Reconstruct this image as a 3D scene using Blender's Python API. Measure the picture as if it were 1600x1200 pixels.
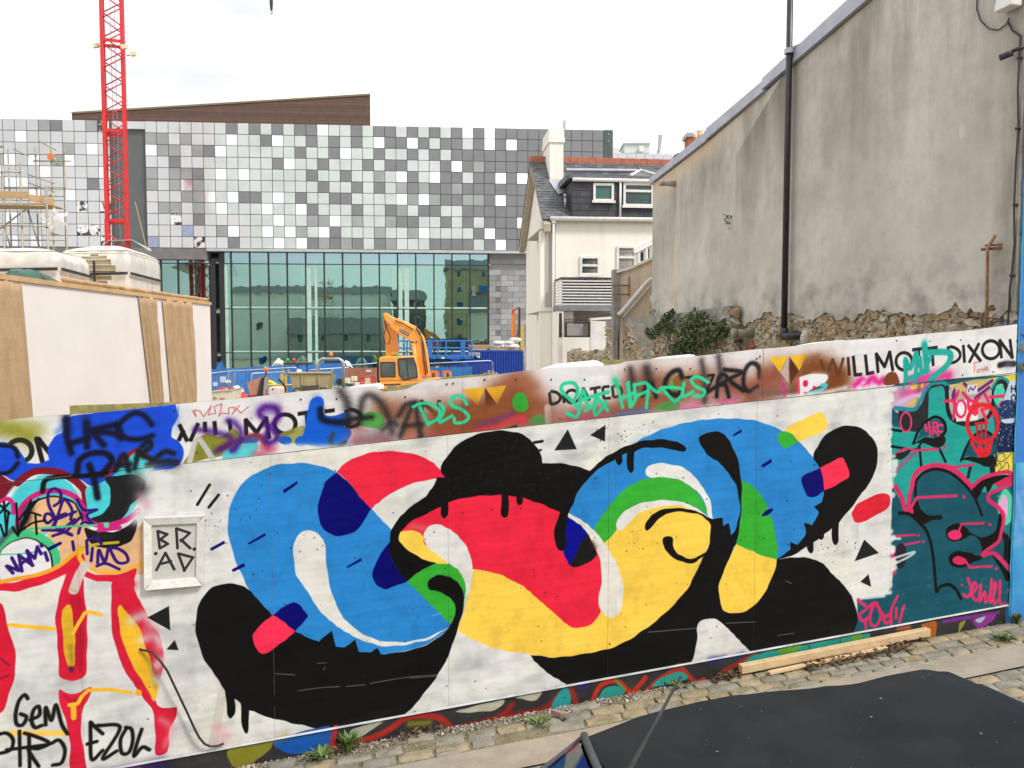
import bpy, bmesh, math, random
import numpy as np
from mathutils import Vector, Matrix, noise as mnoise
random.seed(11)
R = math.radians
scene = bpy.context.scene
for o_ in list(bpy.data.objects): bpy.data.objects.remove(o_)
COL = scene.collection
# ---------------------------------------------------------------- camera
cam = bpy.data.cameras.new('camera'); cam.sensor_width = 36; cam.lens = 36*1300/1600
cam.clip_start = .05; cam.clip_end = 3000
camo = bpy.data.objects.new('camera', cam); COL.objects.link(camo)
camo.location = (0, 0, 4.0); camo.rotation_euler = (R(90-3.2), 0, 0)
scene.camera = camo
# ---------------------------------------------------------------- sky and sun
SUN_EL, SUN_AZ = 50, 126                        # azimuth clockwise from +Y: behind the camera, a little to the right
w_ = bpy.data.worlds.new('World'); scene.world = w_; w_.use_nodes = True
nt = w_.node_tree; nt.nodes.clear()
N = nt.nodes.new; LK = nt.links.new
out_ = N('ShaderNodeOutputWorld'); bg = N('ShaderNodeBackground'); bg.inputs[1].default_value = .1
sky = N('ShaderNodeTexSky'); sky.sky_type = 'NISHITA'; sky.sun_disc = False
sky.sun_elevation = R(SUN_EL); sky.sun_rotation = R(SUN_AZ); sky.air_density = 1; sky.dust_density = 3
tc = N('ShaderNodeTexCoord'); mp = N('ShaderNodeMapping'); mp.inputs['Scale'].default_value = (1, 1, 2.6)
nz = N('ShaderNodeTexNoise'); nz.inputs['Scale'].default_value = 2.3; nz.inputs['Detail'].default_value = 8
cr = N('ShaderNodeMapRange'); cr.inputs[1].default_value = .33; cr.inputs[2].default_value = .56; cr.inputs[3].default_value = .0; cr.inputs[4].default_value = 1.
mx = N('ShaderNodeMix'); mx.data_type = 'RGBA'; mx.inputs[7].default_value = (9.9, 9.95, 10.2, 1)   # bright broken cloud
LK(tc.outputs['Generated'], mp.inputs[0]); LK(mp.outputs[0], nz.inputs['Vector']); LK(nz.outputs[0], cr.inputs[0])
thin = N('ShaderNodeMix'); thin.data_type = 'RGBA'; thin.inputs[0].default_value = .86; thin.inputs[7].default_value = (6.1, 6.3, 6.75, 1)   # greyer gaps with a little blue
LK(sky.outputs[0], thin.inputs[6]); LK(cr.outputs[0], mx.inputs[0]); LK(thin.outputs[2], mx.inputs[6]); LK(mx.outputs[2], bg.inputs[0]); LK(bg.outputs[0], out_.inputs[0])
sl = bpy.data.lights.new('sun', 'SUN'); sl.energy = 2.1; sl.angle = R(11); sl.color = (1, .955, .89)
so = bpy.data.objects.new('sun', sl); COL.objects.link(so); so.location = (10, -20, 40)
_d = Vector((math.sin(R(SUN_AZ))*math.cos(R(SUN_EL)), math.cos(R(SUN_AZ))*math.cos(R(SUN_EL)), math.sin(R(SUN_EL))))
so.rotation_euler = _d.to_track_quat('Z', 'Y').to_euler()
vs = scene.view_settings; vs.view_transform = 'Standard'; vs.look = 'None'; vs.exposure = .5; vs.gamma = 1; vs.use_curve_mapping = False
scene.cycles.max_bounces = 8; scene.cycles.transparent_max_bounces = 12; scene.cycles.use_denoising = True
# ---------------------------------------------------------------- measuring frame (photo 1600 x 1200)
FPX, PITCH, CAMZ = 1300.0, math.radians(3.2), 4.0
_c, _s = math.cos(PITCH), math.sin(PITCH)
def ray(u, v):
    x = (u-800)/FPX; y = -(v-600)/FPX
    return (x/(_c+y*_s), (-_s+y*_c)/(_c+y*_s))            # dX/dY, dZ/dY
def at(u, v, Y):                                           # world point seen at (u,v) at distance Y
    a, b = ray(u, v); return (a*Y, Y, CAMZ+b*Y)
HTH = math.radians(13.07); HC, HS = math.cos(HTH), math.sin(HTH)
HX0, HY0, HZ0, HSL = 0.0, 5.961, CAMZ-2.613, 0.0824        # hoarding: line origin, trim height, climb per metre
def hp(s, t, n=0.0):                                       # s along, t above the trim, n towards the street
    return (HX0+s*HC+n*HS, HY0+s*HS-n*HC, HZ0+HSL*s+t)
def on_hoarding(u, v):
    a, b = ray(u, v); Y = HY0/(1-a*HS/HC)
    s = a*Y/HC; return s, CAMZ+b*Y-HZ0-HSL*s
def mpp_hoarding(u):
    a, b = ray(u, 800); return HY0/(1-a*HS/HC)/FPX*1.02
# ---------------------------------------------------------------- mesh helpers
class MB:
    def __init__(s): s.v = []; s.f = []; s.m = []; s.uv = {}
    def add(s, vs, fs, mi=0):
        b = len(s.v); s.v += [tuple(p) for p in vs]
        for f in fs: s.f.append([b+i for i in f]); s.m.append(mi)
        return s
    def hexa(s, P, mi=0): return s.add(P, [(3,2,1,0),(4,5,6,7),(0,1,5,4),(1,2,6,5),(2,3,7,6),(3,0,4,7)], mi)
    def box(s, F, x0, x1, y0, y1, z0, z1, mi=0):
        return s.hexa([F(*p) for p in ((x0,y0,z0),(x1,y0,z0),(x1,y1,z0),(x0,y1,z0),(x0,y0,z1),(x1,y0,z1),(x1,y1,z1),(x0,y1,z1))], mi)
    def prism(s, F, poly, y0, y1, mi=0):                   # poly of (x, z), extruded over y
        n = len(poly); vs = [F(x, y0, z) for x, z in poly]+[F(x, y1, z) for x, z in poly]
        fs = [tuple(range(n)), tuple(range(2*n-1, n-1, -1))]+[(i, i+n, (i+1) % n+n, (i+1) % n) for i in range(n)]
        return s.add(vs, fs, mi)
    def tube(s, pts, r, n=6, mi=0, cap=True):
        P = [Vector(p) for p in pts]; rs = r if isinstance(r, (list, tuple)) else [r]*len(P)
        vs = []; up = None
        for i, p in enumerate(P):
            d = (P[min(i+1, len(P)-1)]-P[max(i-1, 0)]).normalized()
            if up is None:
                up = Vector((0, 0, 1)) if abs(d.z) < .9 else Vector((1, 0, 0))
            a = d.cross(up).normalized(); b = a.cross(d).normalized(); up = b
            for k in range(n):
                t = 2*math.pi*k/n; vs.append(p+(a*math.cos(t)+b*math.sin(t))*rs[i])
        fs = [(i*n+k, i*n+(k+1) % n, (i+1)*n+(k+1) % n, (i+1)*n+k) for i in range(len(P)-1) for k in range(n)]
        if cap: fs += [tuple(range(n-1, -1, -1)), tuple(range((len(P)-1)*n, len(P)*n))]
        return s.add(vs, fs, mi)
    def grid(s, fn, nu, nv, mi=0, closed_u=False):
        vs = [fn(i/(nu if not closed_u else nu), j/nv) for j in range(nv+1) for i in range(nu+(0 if closed_u else 1))]
        W = nu if closed_u else nu+1
        fs = [(j*W+i, j*W+(i+1) % W, (j+1)*W+(i+1) % W, (j+1)*W+i) for j in range(nv) for i in range(nu)]
        return s.add(vs, fs, mi)
    def ball(s, c, rx, ry=None, rz=None, nu=10, nv=6, mi=0, v0=0., v1=1.):
        ry = ry or rx; rz = rz or rx
        def fn(u, v):
            t = math.pi*(v0+(v1-v0)*v); p = 2*math.pi*u
            return (c[0]+rx*math.sin(t)*math.cos(p), c[1]+ry*math.sin(t)*math.sin(p), c[2]+rz*math.cos(t))
        return s.grid(fn, nu, nv, mi, True)
    def lathe(s, c, prof, n=12, mi=0):
        return s.grid(lambda u, v: (c[0]+prof[round(v*(len(prof)-1))][0]*math.cos(2*math.pi*u), c[1]+prof[round(v*(len(prof)-1))][0]*math.sin(2*math.pi*u), c[2]+prof[round(v*(len(prof)-1))][1]), n, len(prof)-1, mi, True)
    def mesh(s, name, mats, loc=(0,0,0), smooth=False, fix=True):
        me = bpy.data.meshes.new(name)
        me.from_pydata([(p[0]-loc[0], p[1]-loc[1], p[2]-loc[2]) for p in s.v], [], s.f)
        for m in (mats if isinstance(mats, (list, tuple)) else [mats]): me.materials.append(m)
        if any(s.m): me.polygons.foreach_set('material_index', s.m)
        if fix:
            bm = bmesh.new(); bm.from_mesh(me); bmesh.ops.recalc_face_normals(bm, faces=bm.faces); bm.to_mesh(me); bm.free()
        if smooth: me.polygons.foreach_set('use_smooth', [True]*len(me.polygons))
        me.update(); return me

def ident(x, y, z): return (x, y, z)
def frame(o, ang):                                          # local x along ang (degrees), y into depth, z up
    c, s = math.cos(R(ang)), math.sin(R(ang))
    return lambda x, y, z: (o[0]+x*c-y*s, o[1]+x*s+y*c, o[2]+z)

def thing(name, label, cat, loc=(0,0,0), group=None):
    o = bpy.data.objects.new(name, None); COL.objects.link(o); o.location = loc; o.empty_display_size = .2
    o['label'] = label; o['category'] = cat
    if group: o['group'] = group
    return o
def rootloc(o):
    l = Vector(o.location)
    while o.parent: o = o.parent; l += Vector(o.location)
    return l
def part(mb, name, mats, parent, label=None, smooth=False, fix=True, bevel=0, sub=0):
    base = rootloc(parent) if parent else Vector((0,0,0))
    xs = np.array(mb.v); c = Vector(((xs[:,0].min()+xs[:,0].max())/2, (xs[:,1].min()+xs[:,1].max())/2, xs[:,2].min()))
    me = mb.mesh(name, mats, c, smooth, fix)
    o = bpy.data.objects.new(name, me); COL.objects.link(o); o.location = c-base
    if parent: o.parent = parent
    if label: o['label'] = label
    if bevel:
        m = o.modifiers.new('bevel', 'BEVEL'); m.width = bevel; m.segments = 2; m.limit_method = 'ANGLE'
    if sub:
        m = o.modifiers.new('subsurf', 'SUBSURF'); m.levels = m.render_levels = sub
    return o
def solo(mb, name, mats, label, cat, group=None, **k):
    o = part(mb, name, mats, None, label, **k); o['category'] = cat
    if group: o['group'] = group
    return o
def struct(mb, name, mats, parent=None, kind='structure', **k):
    o = part(mb, name, mats, parent, **k)
    if parent is None or kind == 'stuff': o['kind'] = kind
    return o
def inst(me, name, parent, loc, rot=(0,0,0), scl=(1,1,1)):
    o = bpy.data.objects.new(name, me); COL.objects.link(o); o.parent = parent
    o.location = Vector(loc)-(rootloc(parent) if parent else Vector((0,0,0))); o.rotation_euler = rot; o.scale = scl
    return o
def copy_thing(src, loc, label=None):
    def rec(o, par):
        c = o.copy(); COL.objects.link(c)
        if par: c.parent = par
        for ch in [q for q in bpy.data.objects if q.parent == o]: rec(ch, c)
        return c
    r = rec(src, None); r.location = loc
    if label: r['label'] = label
    return r

def ubox(mbx, u0, v0, u1, v1, Y, d, mi=0):
    a, b = at(u0, v1, Y), at(u1, v0, Y)
    return mbx.hexa([(a[0], Y, a[2]), (b[0], Y, a[2]), (b[0], Y+d, a[2]), (a[0], Y+d, a[2]), (a[0], Y, b[2]), (b[0], Y, b[2]), (b[0], Y+d, b[2]), (a[0], Y+d, b[2])], mi)
# ---------------------------------------------------------------- materials
def M(name, c, c2=None, ns=4., rough=.6, metal=0., bump=0., bs=40., streak=False, lo=.4, hi=.62, spec=.5, coat=0., c3=None, ns3=25., amt3=.5, obj=False):
    m = bpy.data.materials.new(name); m.use_nodes = True; t = m.node_tree; b = t.nodes['Principled BSDF']
    b.inputs['Roughness'].default_value = rough; b.inputs['Metallic'].default_value = metal
    b.inputs['Specular IOR Level'].default_value = spec; b.inputs['Coat Weight'].default_value = coat
    b.inputs['Base Color'].default_value = (*c, 1)
    m.diffuse_color = (*c, 1)
    nn, lk = t.nodes.new, t.links.new
    if c2 or bump or c3:
        g = nn('ShaderNodeNewGeometry'); mp = nn('ShaderNodeMapping')
        mp.inputs['Scale'].default_value = (1, 1, .16) if streak else (1, 1, 1)
        if obj:
            tc_ = nn('ShaderNodeTexCoord'); lk(tc_.outputs['Object'], mp.inputs[0])
        else: lk(g.outputs['Position'], mp.inputs[0])
    col = None
    def mixin(prev, cc, sc, lo_, hi_, amt=1.):
        n = nn('ShaderNodeTexNoise'); n.inputs['Scale'].default_value = sc; n.inputs['Detail'].default_value = 7; n.inputs['Roughness'].default_value = .6
        lk(mp.outputs[0], n.inputs['Vector'])
        r = nn('ShaderNodeMapRange'); r.inputs[1].default_value = lo_; r.inputs[2].default_value = hi_; r.inputs[4].default_value = amt; lk(n.outputs[0], r.inputs[0])
        x = nn('ShaderNodeMix'); x.data_type = 'RGBA'; lk(r.outputs[0], x.inputs[0])
        if prev: lk(prev, x.inputs[6])
        else: x.inputs[6].default_value = (*c, 1)
        x.inputs[7].default_value = (*cc, 1); return x.outputs[2]
    if c2: col = mixin(col, c2, ns, lo, hi)
    if c3: col = mixin(col, c3, ns3, .5, .66, amt3)
    if col: lk(col, b.inputs['Base Color'])
    if bump:
        n = nn('ShaderNodeTexNoise'); n.inputs['Scale'].default_value = bs; n.inputs['Detail'].default_value = 6; lk(mp.outputs[0], n.inputs['Vector'])
        bp = nn('ShaderNodeBump'); bp.inputs['Strength'].default_value = min(1, bump); bp.inputs['Distance'].default_value = .02*max(1, bump); lk(n.outputs[0], bp.inputs['Height']); lk(bp.outputs[0], b.inputs['Normal'])
    return m
def glassy(name, tint, gloss=.35, rough=.02, gcol=(.9,.95,.95)):
    m = bpy.data.materials.new(name); m.use_nodes = True; t = m.node_tree; t.nodes.clear(); nn = t.nodes.new
    o = nn('ShaderNodeOutputMaterial'); a = nn('ShaderNodeBsdfTransparent'); a.inputs[0].default_value = (*tint, 1)
    g = nn('ShaderNodeBsdfGlossy'); g.inputs[0].default_value = (*gcol, 1); g.inputs['Roughness'].default_value = rough
    n = nn('ShaderNodeTexNoise'); n.inputs['Scale'].default_value = .9; ge = nn('ShaderNodeNewGeometry'); t.links.new(ge.outputs['Position'], n.inputs['Vector'])
    bp = nn('ShaderNodeBump'); bp.inputs['Strength'].default_value = .12; bp.inputs['Distance'].default_value = .02; t.links.new(n.outputs[0], bp.inputs['Height']); t.links.new(bp.outputs[0], g.inputs['Normal'])
    f = nn('ShaderNodeLayerWeight'); f.inputs[0].default_value = .25
    r = nn('ShaderNodeMapRange'); r.inputs[3].default_value = gloss; r.inputs[4].default_value = 1; t.links.new(f.outputs['Fresnel'], r.inputs[0])
    x = nn('ShaderNodeMixShader'); t.links.new(r.outputs[0], x.inputs[0]); t.links.new(a.outputs[0], x.inputs[1]); t.links.new(g.outputs[0], x.inputs[2]); t.links.new(x.outputs[0], o.inputs[0])
    return m

white = M('white_paint', (.78,.77,.74), (.66,.65,.61), 3, .5)
upvc = M('white_plastic', (.80,.79,.75), (.70,.68,.62), 9, .35)
blackm = M('black_metal', (.025,.025,.028), (.05,.05,.05), 8, .5)
galv = M('galvanised_steel', (.50,.52,.53), (.36,.38,.40), 14, .38, .7)
darkglass = M('window_glass', (.06,.10,.10), (.10,.15,.14), 1.2, .06, spec=.8)
tan = M('tan_render', (.70,.60,.46), (.58,.49,.37), 2, .85, bump=.3, bs=30, streak=True, c3=(.36,.31,.25), ns3=6, amt3=.4)
cream = M('cream_render', (.87,.84,.755), (.79,.75,.655), 1.2, .8, bump=.15, bs=30, streak=True, lo=.45, hi=.78, c3=(.60,.56,.47), ns3=4, amt3=.22)
plywood = M('plywood', (.62,.44,.24), (.50,.34,.17), 6, .7, c3=(.42,.28,.14), ns3=30, amt3=.4)
rust = M('rusty_iron', (.22,.10,.05), (.34,.18,.10), 20, .85, bump=.4, bs=60)
concrete = M('concrete', (.40,.38,.34), (.32,.30,.27), 3, .85, bump=.3)
hivis = M('hi_vis_cloth', (.72,.85,.06), (.60,.75,.05), 9, .7)
navycloth = M('navy_cloth', (.03,.04,.08), (.05,.06,.1), 9, .9)
skin = M('skin', (.52,.30,.22), (.46,.26,.19), 12, .5)
hat_white = M('white_hard_hat', (.82,.82,.80), (.74,.74,.72), 9, .3)
hat_blue = M('blue_hard_hat', (.06,.10,.32), (.05,.08,.26), 9, .3)
rubber = M('black_rubber', (.022,.022,.022), (.04,.04,.04), 9, .75)
red_pl = M('red_plastic', (.70,.05,.05), (.55,.04,.04), 6, .45)
orange_pl = M('orange_plastic', (.85,.22,.03), (.70,.16,.02), 6, .4)
green_pl = M('green_plastic', (.03,.45,.08), (.02,.35,.06), 6, .35)
bluepaint = M('blue_paint', (.015,.07,.42), (.012,.055,.33), 3, .45)
# ---------------------------------------------------------------- painted face of the hoarding
# The paint is flat, so it is rasterised here with numpy into an image made in memory
# (s metres along the boards, t metres above the white trim).
TS0, TS1, TT0, TT1, TPX = -5.2, 4.42, -0.30, 2.44, 0.0032
TW, TH = int((TS1-TS0)/TPX), int((TT1-TT0)/TPX)
prng = np.random.default_rng(7)

def vnoise(h, w, cell, seed=0):
    r = np.random.default_rng(seed)
    cy, cx = (cell if isinstance(cell, tuple) else (cell, cell))
    gh, gw = int(h/cy)+3, int(w/cx)+3
    g = r.random((gh, gw))
    ys, xs = np.arange(h)/cy, np.arange(w)/cx
    y0, x0 = ys.astype(int), xs.astype(int)
    fy, fx = ys-y0, xs-x0
    fy, fx = fy*fy*(3-2*fy), fx*fx*(3-2*fx)
    a = g[y0][:, x0]; b = g[y0][:, x0+1]; c = g[y0+1][:, x0]; d = g[y0+1][:, x0+1]
    top = a+(b-a)*fx[None, :]; bot = c+(d-c)*fx[None, :]
    return top+(bot-top)*fy[:, None]

def fbm(h, w, cell, seed=0, octv=4):
    out = np.zeros((h, w)); amp = 1; tot = 0
    cy, cx = (cell if isinstance(cell, tuple) else (cell, cell))
    for k in range(octv):
        out += amp*vnoise(h, w, (max(1.2, cy/2**k), max(1.2, cx/2**k)), seed*13+k); tot += amp; amp *= .55
    return out/tot

IMG = np.ones((TH, TW, 3))
SPK = prng.random((TH, TW))                      # speckle for sprays
WOB = fbm(TH, TW, 60, 3)

def tx(u, v):                                    # photo measurement -> texture pixel
    p = on_hoarding(u, v)
    return ((p[0]-TS0)/TPX, (p[1]-TT0)/TPX)

def pts_of(spec):
    out = []
    for tok in spec.split():
        c = tok.endswith('*'); a, b = tok.rstrip('*').split(',')
        x, y = tx(float(a), float(b)); out.append((x, y, c))
    return out

def spline(pts, closed, n=7):
    P = np.array([(p[0], p[1]) for p in pts]); C = [p[2] for p in pts]; N = len(P)
    T = np.zeros_like(P)
    for i in range(N):
        if C[i]: continue
        if closed: T[i] = (P[(i+1) % N]-P[i-1])/2
        elif 0 < i < N-1: T[i] = (P[i+1]-P[i-1])/2
    out = []
    for i in range(N if closed else N-1):
        a, b = P[i], P[(i+1) % N]; d = b-a; L = np.hypot(*d)
        ta = T[i] if T[i].any() else d; tb = T[(i+1) % N] if T[(i+1) % N].any() else d
        for t_ in (0, 1):
            pass
        la, lb = np.hypot(*ta), np.hypot(*tb)
        if la > 1.3*L: ta = ta*(1.3*L/la)
        if lb > 1.3*L: tb = tb*(1.3*L/lb)
        k = max(2, min(n, int(L/4)+1))
        for j in range(k):
            t = j/k
            out.append((2*t**3-3*t**2+1)*a+(t**3-2*t**2+t)*ta+(-2*t**3+3*t**2)*b+(t**3-t**2)*tb)
    if not closed: out.append(P[-1])
    return np.array(out)

def comp(x0, y0, A, col):
    h, w = A.shape
    R = IMG[y0:y0+h, x0:x0+w]
    R += (np.array(col)/255.-R)*A[..., None]

def cover(poly):                                 # anti-aliased coverage of a closed polygon
    x0, y0 = np.floor(poly.min(0)).astype(int)-2; x1, y1 = np.ceil(poly.max(0)).astype(int)+3
    x0, y0, x1, y1 = max(0, x0), max(0, y0), min(TW, x1), min(TH, y1)
    if x1 <= x0 or y1 <= y0: return None
    SS = 3; h, w = y1-y0, x1-x0
    X1, Y1 = poly[:, 0], poly[:, 1]; X2, Y2 = np.roll(X1, -1), np.roll(Y1, -1)
    acc = np.zeros((h*SS, w+1))
    for r in range(h*SS):
        y = y0+(r+.5)/SS
        m = ((Y1 <= y) & (Y2 > y)) | ((Y2 <= y) & (Y1 > y))
        if not m.any(): continue
        xs = np.sort(X1[m]+(y-Y1[m])*(X2[m]-X1[m])/(Y2[m]-Y1[m]))-x0
        for a, b in zip(xs[::2], xs[1::2]):
            a = min(max(a, 0), w); b = min(max(b, 0), w)
            ia, ib = int(a), int(b)
            if ia == ib: acc[r, ia] += b-a
            else:
                acc[r, ia] += ia+1-a; acc[r, ia+1:ib] += 1; acc[r, ib] += b-ib
    return x0, y0, acc[:, :w].reshape(h, SS, w).mean(1).clip(0, 1)

def fill(spec, col, alpha=1., smooth=True):
    p = pts_of(spec)
    poly = spline(p, True) if smooth else np.array([(a, b) for a, b, _ in p])
    if smooth:
        k_ = np.arange(len(poly)); poly = poly+np.stack([.9*np.sin(poly[:,1]*.11+poly[:,0]*.05)+.5*np.sin(poly[:,0]*.37), .9*np.sin(poly[:,0]*.13+1)+.5*np.sin(poly[:,1]*.41)], 1)
    r = cover(poly)
    if r:
        x0, y0, A = r
        comp(x0, y0, A*alpha*(1 if alpha == 1 else .8+.4*WOB[y0:y0+A.shape[0], x0:x0+A.shape[1]]), col)

def dist(path, pad):
    x0, y0 = np.floor(path.min(0)-pad).astype(int); x1, y1 = np.ceil(path.max(0)+pad).astype(int)+1
    x0, y0, x1, y1 = max(0, x0), max(0, y0), min(TW, x1), min(TH, y1)
    if x1 <= x0 or y1 <= y0: return None
    D = np.full((y1-y0, x1-x0), 1e9)
    if len(path) == 1: path = np.vstack([path, path+.01])
    for a, b in zip(path[:-1], path[1:]):
        ax, ay = max(x0, int(min(a[0], b[0])-pad)), max(y0, int(min(a[1], b[1])-pad))
        bx, by = min(x1, int(max(a[0], b[0])+pad)+2), min(y1, int(max(a[1], b[1])+pad)+2)
        if bx <= ax or by <= ay: continue
        yy, xx = np.mgrid[ay:by, ax:bx]
        d = b-a; L2 = d@d+1e-9
        t = (((xx-a[0])*d[0]+(yy-a[1])*d[1])/L2).clip(0, 1)
        dd = np.hypot(xx-a[0]-t*d[0], yy-a[1]-t*d[1])
        S = D[ay-y0:by-y0, ax-x0:bx-x0]; np.minimum(S, dd, out=S)
    return x0, y0, D

def pxw(p0):                                     # texture pixels per photo pixel near a point
    return mpp_hoarding(p0)/TPX

def line(spec, w, col, soft=0., alpha=1., smooth=True):
    """a brush or spray line: w and soft in photo pixels; several runs split by |"""
    for run in spec.split('|'):
        p = pts_of(run)
        k = pxw(float(run.split()[0].split(',')[0]))
        path = spline(p, False) if (smooth and len(p) > 1) else np.array([(a, b) for a, b, _ in p])
        r = w*k/2; s = max(.8, soft*k)
        q = dist(path, r+2.2*s+2)
        if q is None: continue
        x0, y0, D = q
        h, wd = D.shape
        D = D+(WOB[y0:y0+h, x0:x0+wd]-.5)*min(2., r*.22)
        if soft:
            A = 1/(1+np.exp((D-r)/(s*.45)))
            n = SPK[y0:y0+h, x0:x0+wd]
            A = (A+(n-.5)*.5*np.minimum(A, 1-A)*2).clip(0, 1)
        else:
            A = ((r-D)/1.0+.5).clip(0, 1)
        comp(x0, y0, A*alpha, col)

def spray(spec, r, col, alpha=.8):               # cloud of overspray around a path
    for run in spec.split('|'):
        p = pts_of(run); k = pxw(float(run.split()[0].split(',')[0]))
        path = spline(p, False) if len(p) > 1 else np.array([(p[0][0], p[0][1])])
        q = dist(path, r*k*1.9)
        if q is None: continue
        x0, y0, D = q; h, wd = D.shape
        A = np.exp(-(D/(r*k))**2*1.3)*(.75+.5*WOB[y0:y0+h, x0:x0+wd])
        A = (A+(SPK[y0:y0+h, x0:x0+wd]-.5)*.45*np.minimum(A, .6)).clip(0, 1)
        comp(x0, y0, A*alpha, col)

def ring(u, v, rx, ry, w, col, a0=0, a1=360, **k):
    n = max(6, int(abs(a1-a0)/20))
    line(' '.join('%g,%g' % (u+rx*math.cos(math.radians(a0+(a1-a0)*i/n)), v+ry*math.sin(math.radians(a0+(a1-a0)*i/n))) for i in range(n+1)), w, col, **k)

def disc(u, v, rx, ry, col, alpha=1.):
    fill(' '.join('%g,%g' % (u+rx*math.cos(i*math.pi/8), v+ry*math.sin(i*math.pi/8)) for i in range(16)), col, alpha)

BLU, NAV, RED, YEL, GRN = (42,133,206), (2,2,104), (232,38,64), (246,206,80), (54,172,52)
BLK, WHT, INK, TEA, DTE = (13,13,13), (226,224,217), (33,28,31), (30,158,148), (20,82,98)
PNK, MAG, PUR, BRN, GRT = (216,44,100), (204,36,122), (48,20,112), (134,76,44), (44,206,152)

def paint_hoarding():
    # ---- primer: rolled white with grey ghosting on the boards, cleaner print on the top strip
    n1 = fbm(TH, TW, (60, 110), 1); n2 = fbm(TH, TW, (16, 80), 2); n3 = fbm(TH, TW, 260, 4)
    base = np.array([.868, .868, .852])
    IMG[:] = base-(np.clip(n1-.5, 0, 1)*.5+np.clip(n2-.58, 0, 1)*.3)[..., None]*np.array([1., .93, .82])
    IMG[:] += (np.clip(n3-.5, 0, 1)*.12)[..., None]*np.array([.6, .3, -.5])
    st = int((1.965-TT0)/TPX)
    IMG[st:] = np.array([.878, .872, .872])-(n3[st:, :, None]-.5)*.05
    ghost = fbm(TH, TW, (90, 160), 9)
    g = np.clip((ghost-.58)*5, 0, 1)*.20
    IMG[:st] += (np.array([.74, .70, .76])-IMG[:st])*g[:st, :, None]
    # ---- left-hand lettering and characters
    for u, v, c in ((-60,760,(60,190,190)), (-190,800,(200,40,110)), (-330,850,(30,70,190)), (-120,980,(215,30,60)), (-300,1000,(230,170,50)), (-450,900,(60,60,66))):
        spray('%d,%d %d,%d %d,%d' % (u-60, v-40, u, v+30, u+50, v+140), 30, c, 1)
        fill('%d,%d %d,%d %d,%d %d,%d' % (u-30, v+60, u+25, v+20, u+60, v+110, u-10, v+170), c); line('%d,%d %d,%d %d,%d %d,%d %d,%d' % (u-40, v+70, u+22, v+12, u+66, v+108, u-8, v+182, u-42, v+76), 7, (20,20,22))
    spray('0,668 20,672 42,680', 20, (136,136,34), .95)
    spray('45,668 60,672', 14, (170,166,90), .6)
    ring(31, 705, 19, 17, 7.5, (40,42,30)); line('57,686 66,721 | 60,686 82,714', 7, INK, smooth=False)
    fill('-60,700 0,691 14,692 28,701 36,714 41,724* 60,724 77,719* 76,705 79,692 88,680 100,673 103,652* 150,645 275,632* 278,650 270,668 268,682* 276,688 285,699 287,712 283,724 272,731 250,734 215,742 160,762 120,748 95,737 70,735 45,745 28,752 10,745 0,742 -60,745', (26,76,214))
    spray('102,660 90,675', 6, (60,120,220), .5); line('276,640 276,668', 5, (60,120,220), soft=6, alpha=.5)
    fill('-40,750 0,744 14,750 26,756 18,772 5,785 -40,790', (118,22,38))
    fill('0,790 10,775 25,757 50,745 75,741 95,745 112,757 122,775 127,800 60,840 0,850 -60,840 -50,800', (72,204,214))
    line('8,785 22,765 36,752 55,745', 6, (226,226,226), soft=2)
    line('27,755 45,741 63,736 90,738 108,746 124,758 136,775 142,800', 11, (124,22,38))
    fill('128,765 140,763 142,800 134,810 128,790', (124,22,38))
    fill('135,764 150,757 175,745 205,705* 214,702 240,722 228,755 207,800 185,815 160,825 142,815 136,795', (70,202,210))
    line('165,744 190,722 213,704 238,720', 6, (150,26,42))
    fill('150,810 163,803 172,788 176,775 182,778 174,800 160,812', (40,110,115))
    fill('165,747 200,742 225,748 222,770 205,790 192,808 175,816 150,816 142,810 160,803 172,785 172,765', (30,30,32))
    spray('215,750 222,770', 16, (60,62,64), .9)
    line('-10,790 0,784 12,780 20,788 21,802', 6, MAG)
    line('31,832 28,815 33,795 46,780 65,770 85,767 105,771 120,780 130,795 134,810 146,819 162,822 182,818 200,811 216,798', 8.5, MAG)
    fill('38,830 40,805 50,785 66,777 90,775 112,782 124,796 130,815 100,830', (28,24,26))
    fill('44,830 46,806 58,785 75,778 98,779 114,787 123,800 128,815 140,826 132,832', (226,182,134))
    fill('75,834 130,827 140,846 165,852 200,842 214,826 228,814 230,890 200,898 170,897 150,890 133,884 122,866 100,892 86,900 80,880 92,858', (226,180,134))
    fill('131,826 150,829 175,832 200,822 212,812 213,828 205,845 190,852 165,857 142,848', (24,22,24))
    line('154,829 168,827 186,825', 7, MAG)
    spray('150,838 175,840', 4, (60,60,60), .3)
    disc(42, 880, 53, 52, (66,192,126)); line('-2,850 12,834 30,824', 9, (66,72,70), soft=2, alpha=.8)
    disc(40, 884, 44, 44, (34,34,34)); disc(39, 885, 42.5, 43, (224,222,226))
    line('-10,867 30,866 62,862', 2.5, (80,196,150)); disc(67, 863, 1.5, 1.5, (80,196,150))
    fill('-60,922 0,922 30,921 60,913 90,901 106,897 98,940 40,950 -60,955', (222,219,211))
    fill('0,912 40,906 75,894 100,878 121,862 131,872 128,900 105,897 90,903 60,915 30,923 0,924 -120,930 -120,910', (214,28,58))
    fill('103,897 96,922 87,960 90,1010 92,1052 97,1060 113,1063 129,1060 134,1052 136,980 133,942 130,920 129,890 118,880', (212,28,56))
    fill('110,925 126,930 131,960 131,1030 127,1050 118,1040', (170,18,44), .6)
    fill('131,901* 135,893 150,897 172,899 195,895 212,888 210,905 209,918 175,910 150,907', (214,28,58))
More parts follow.
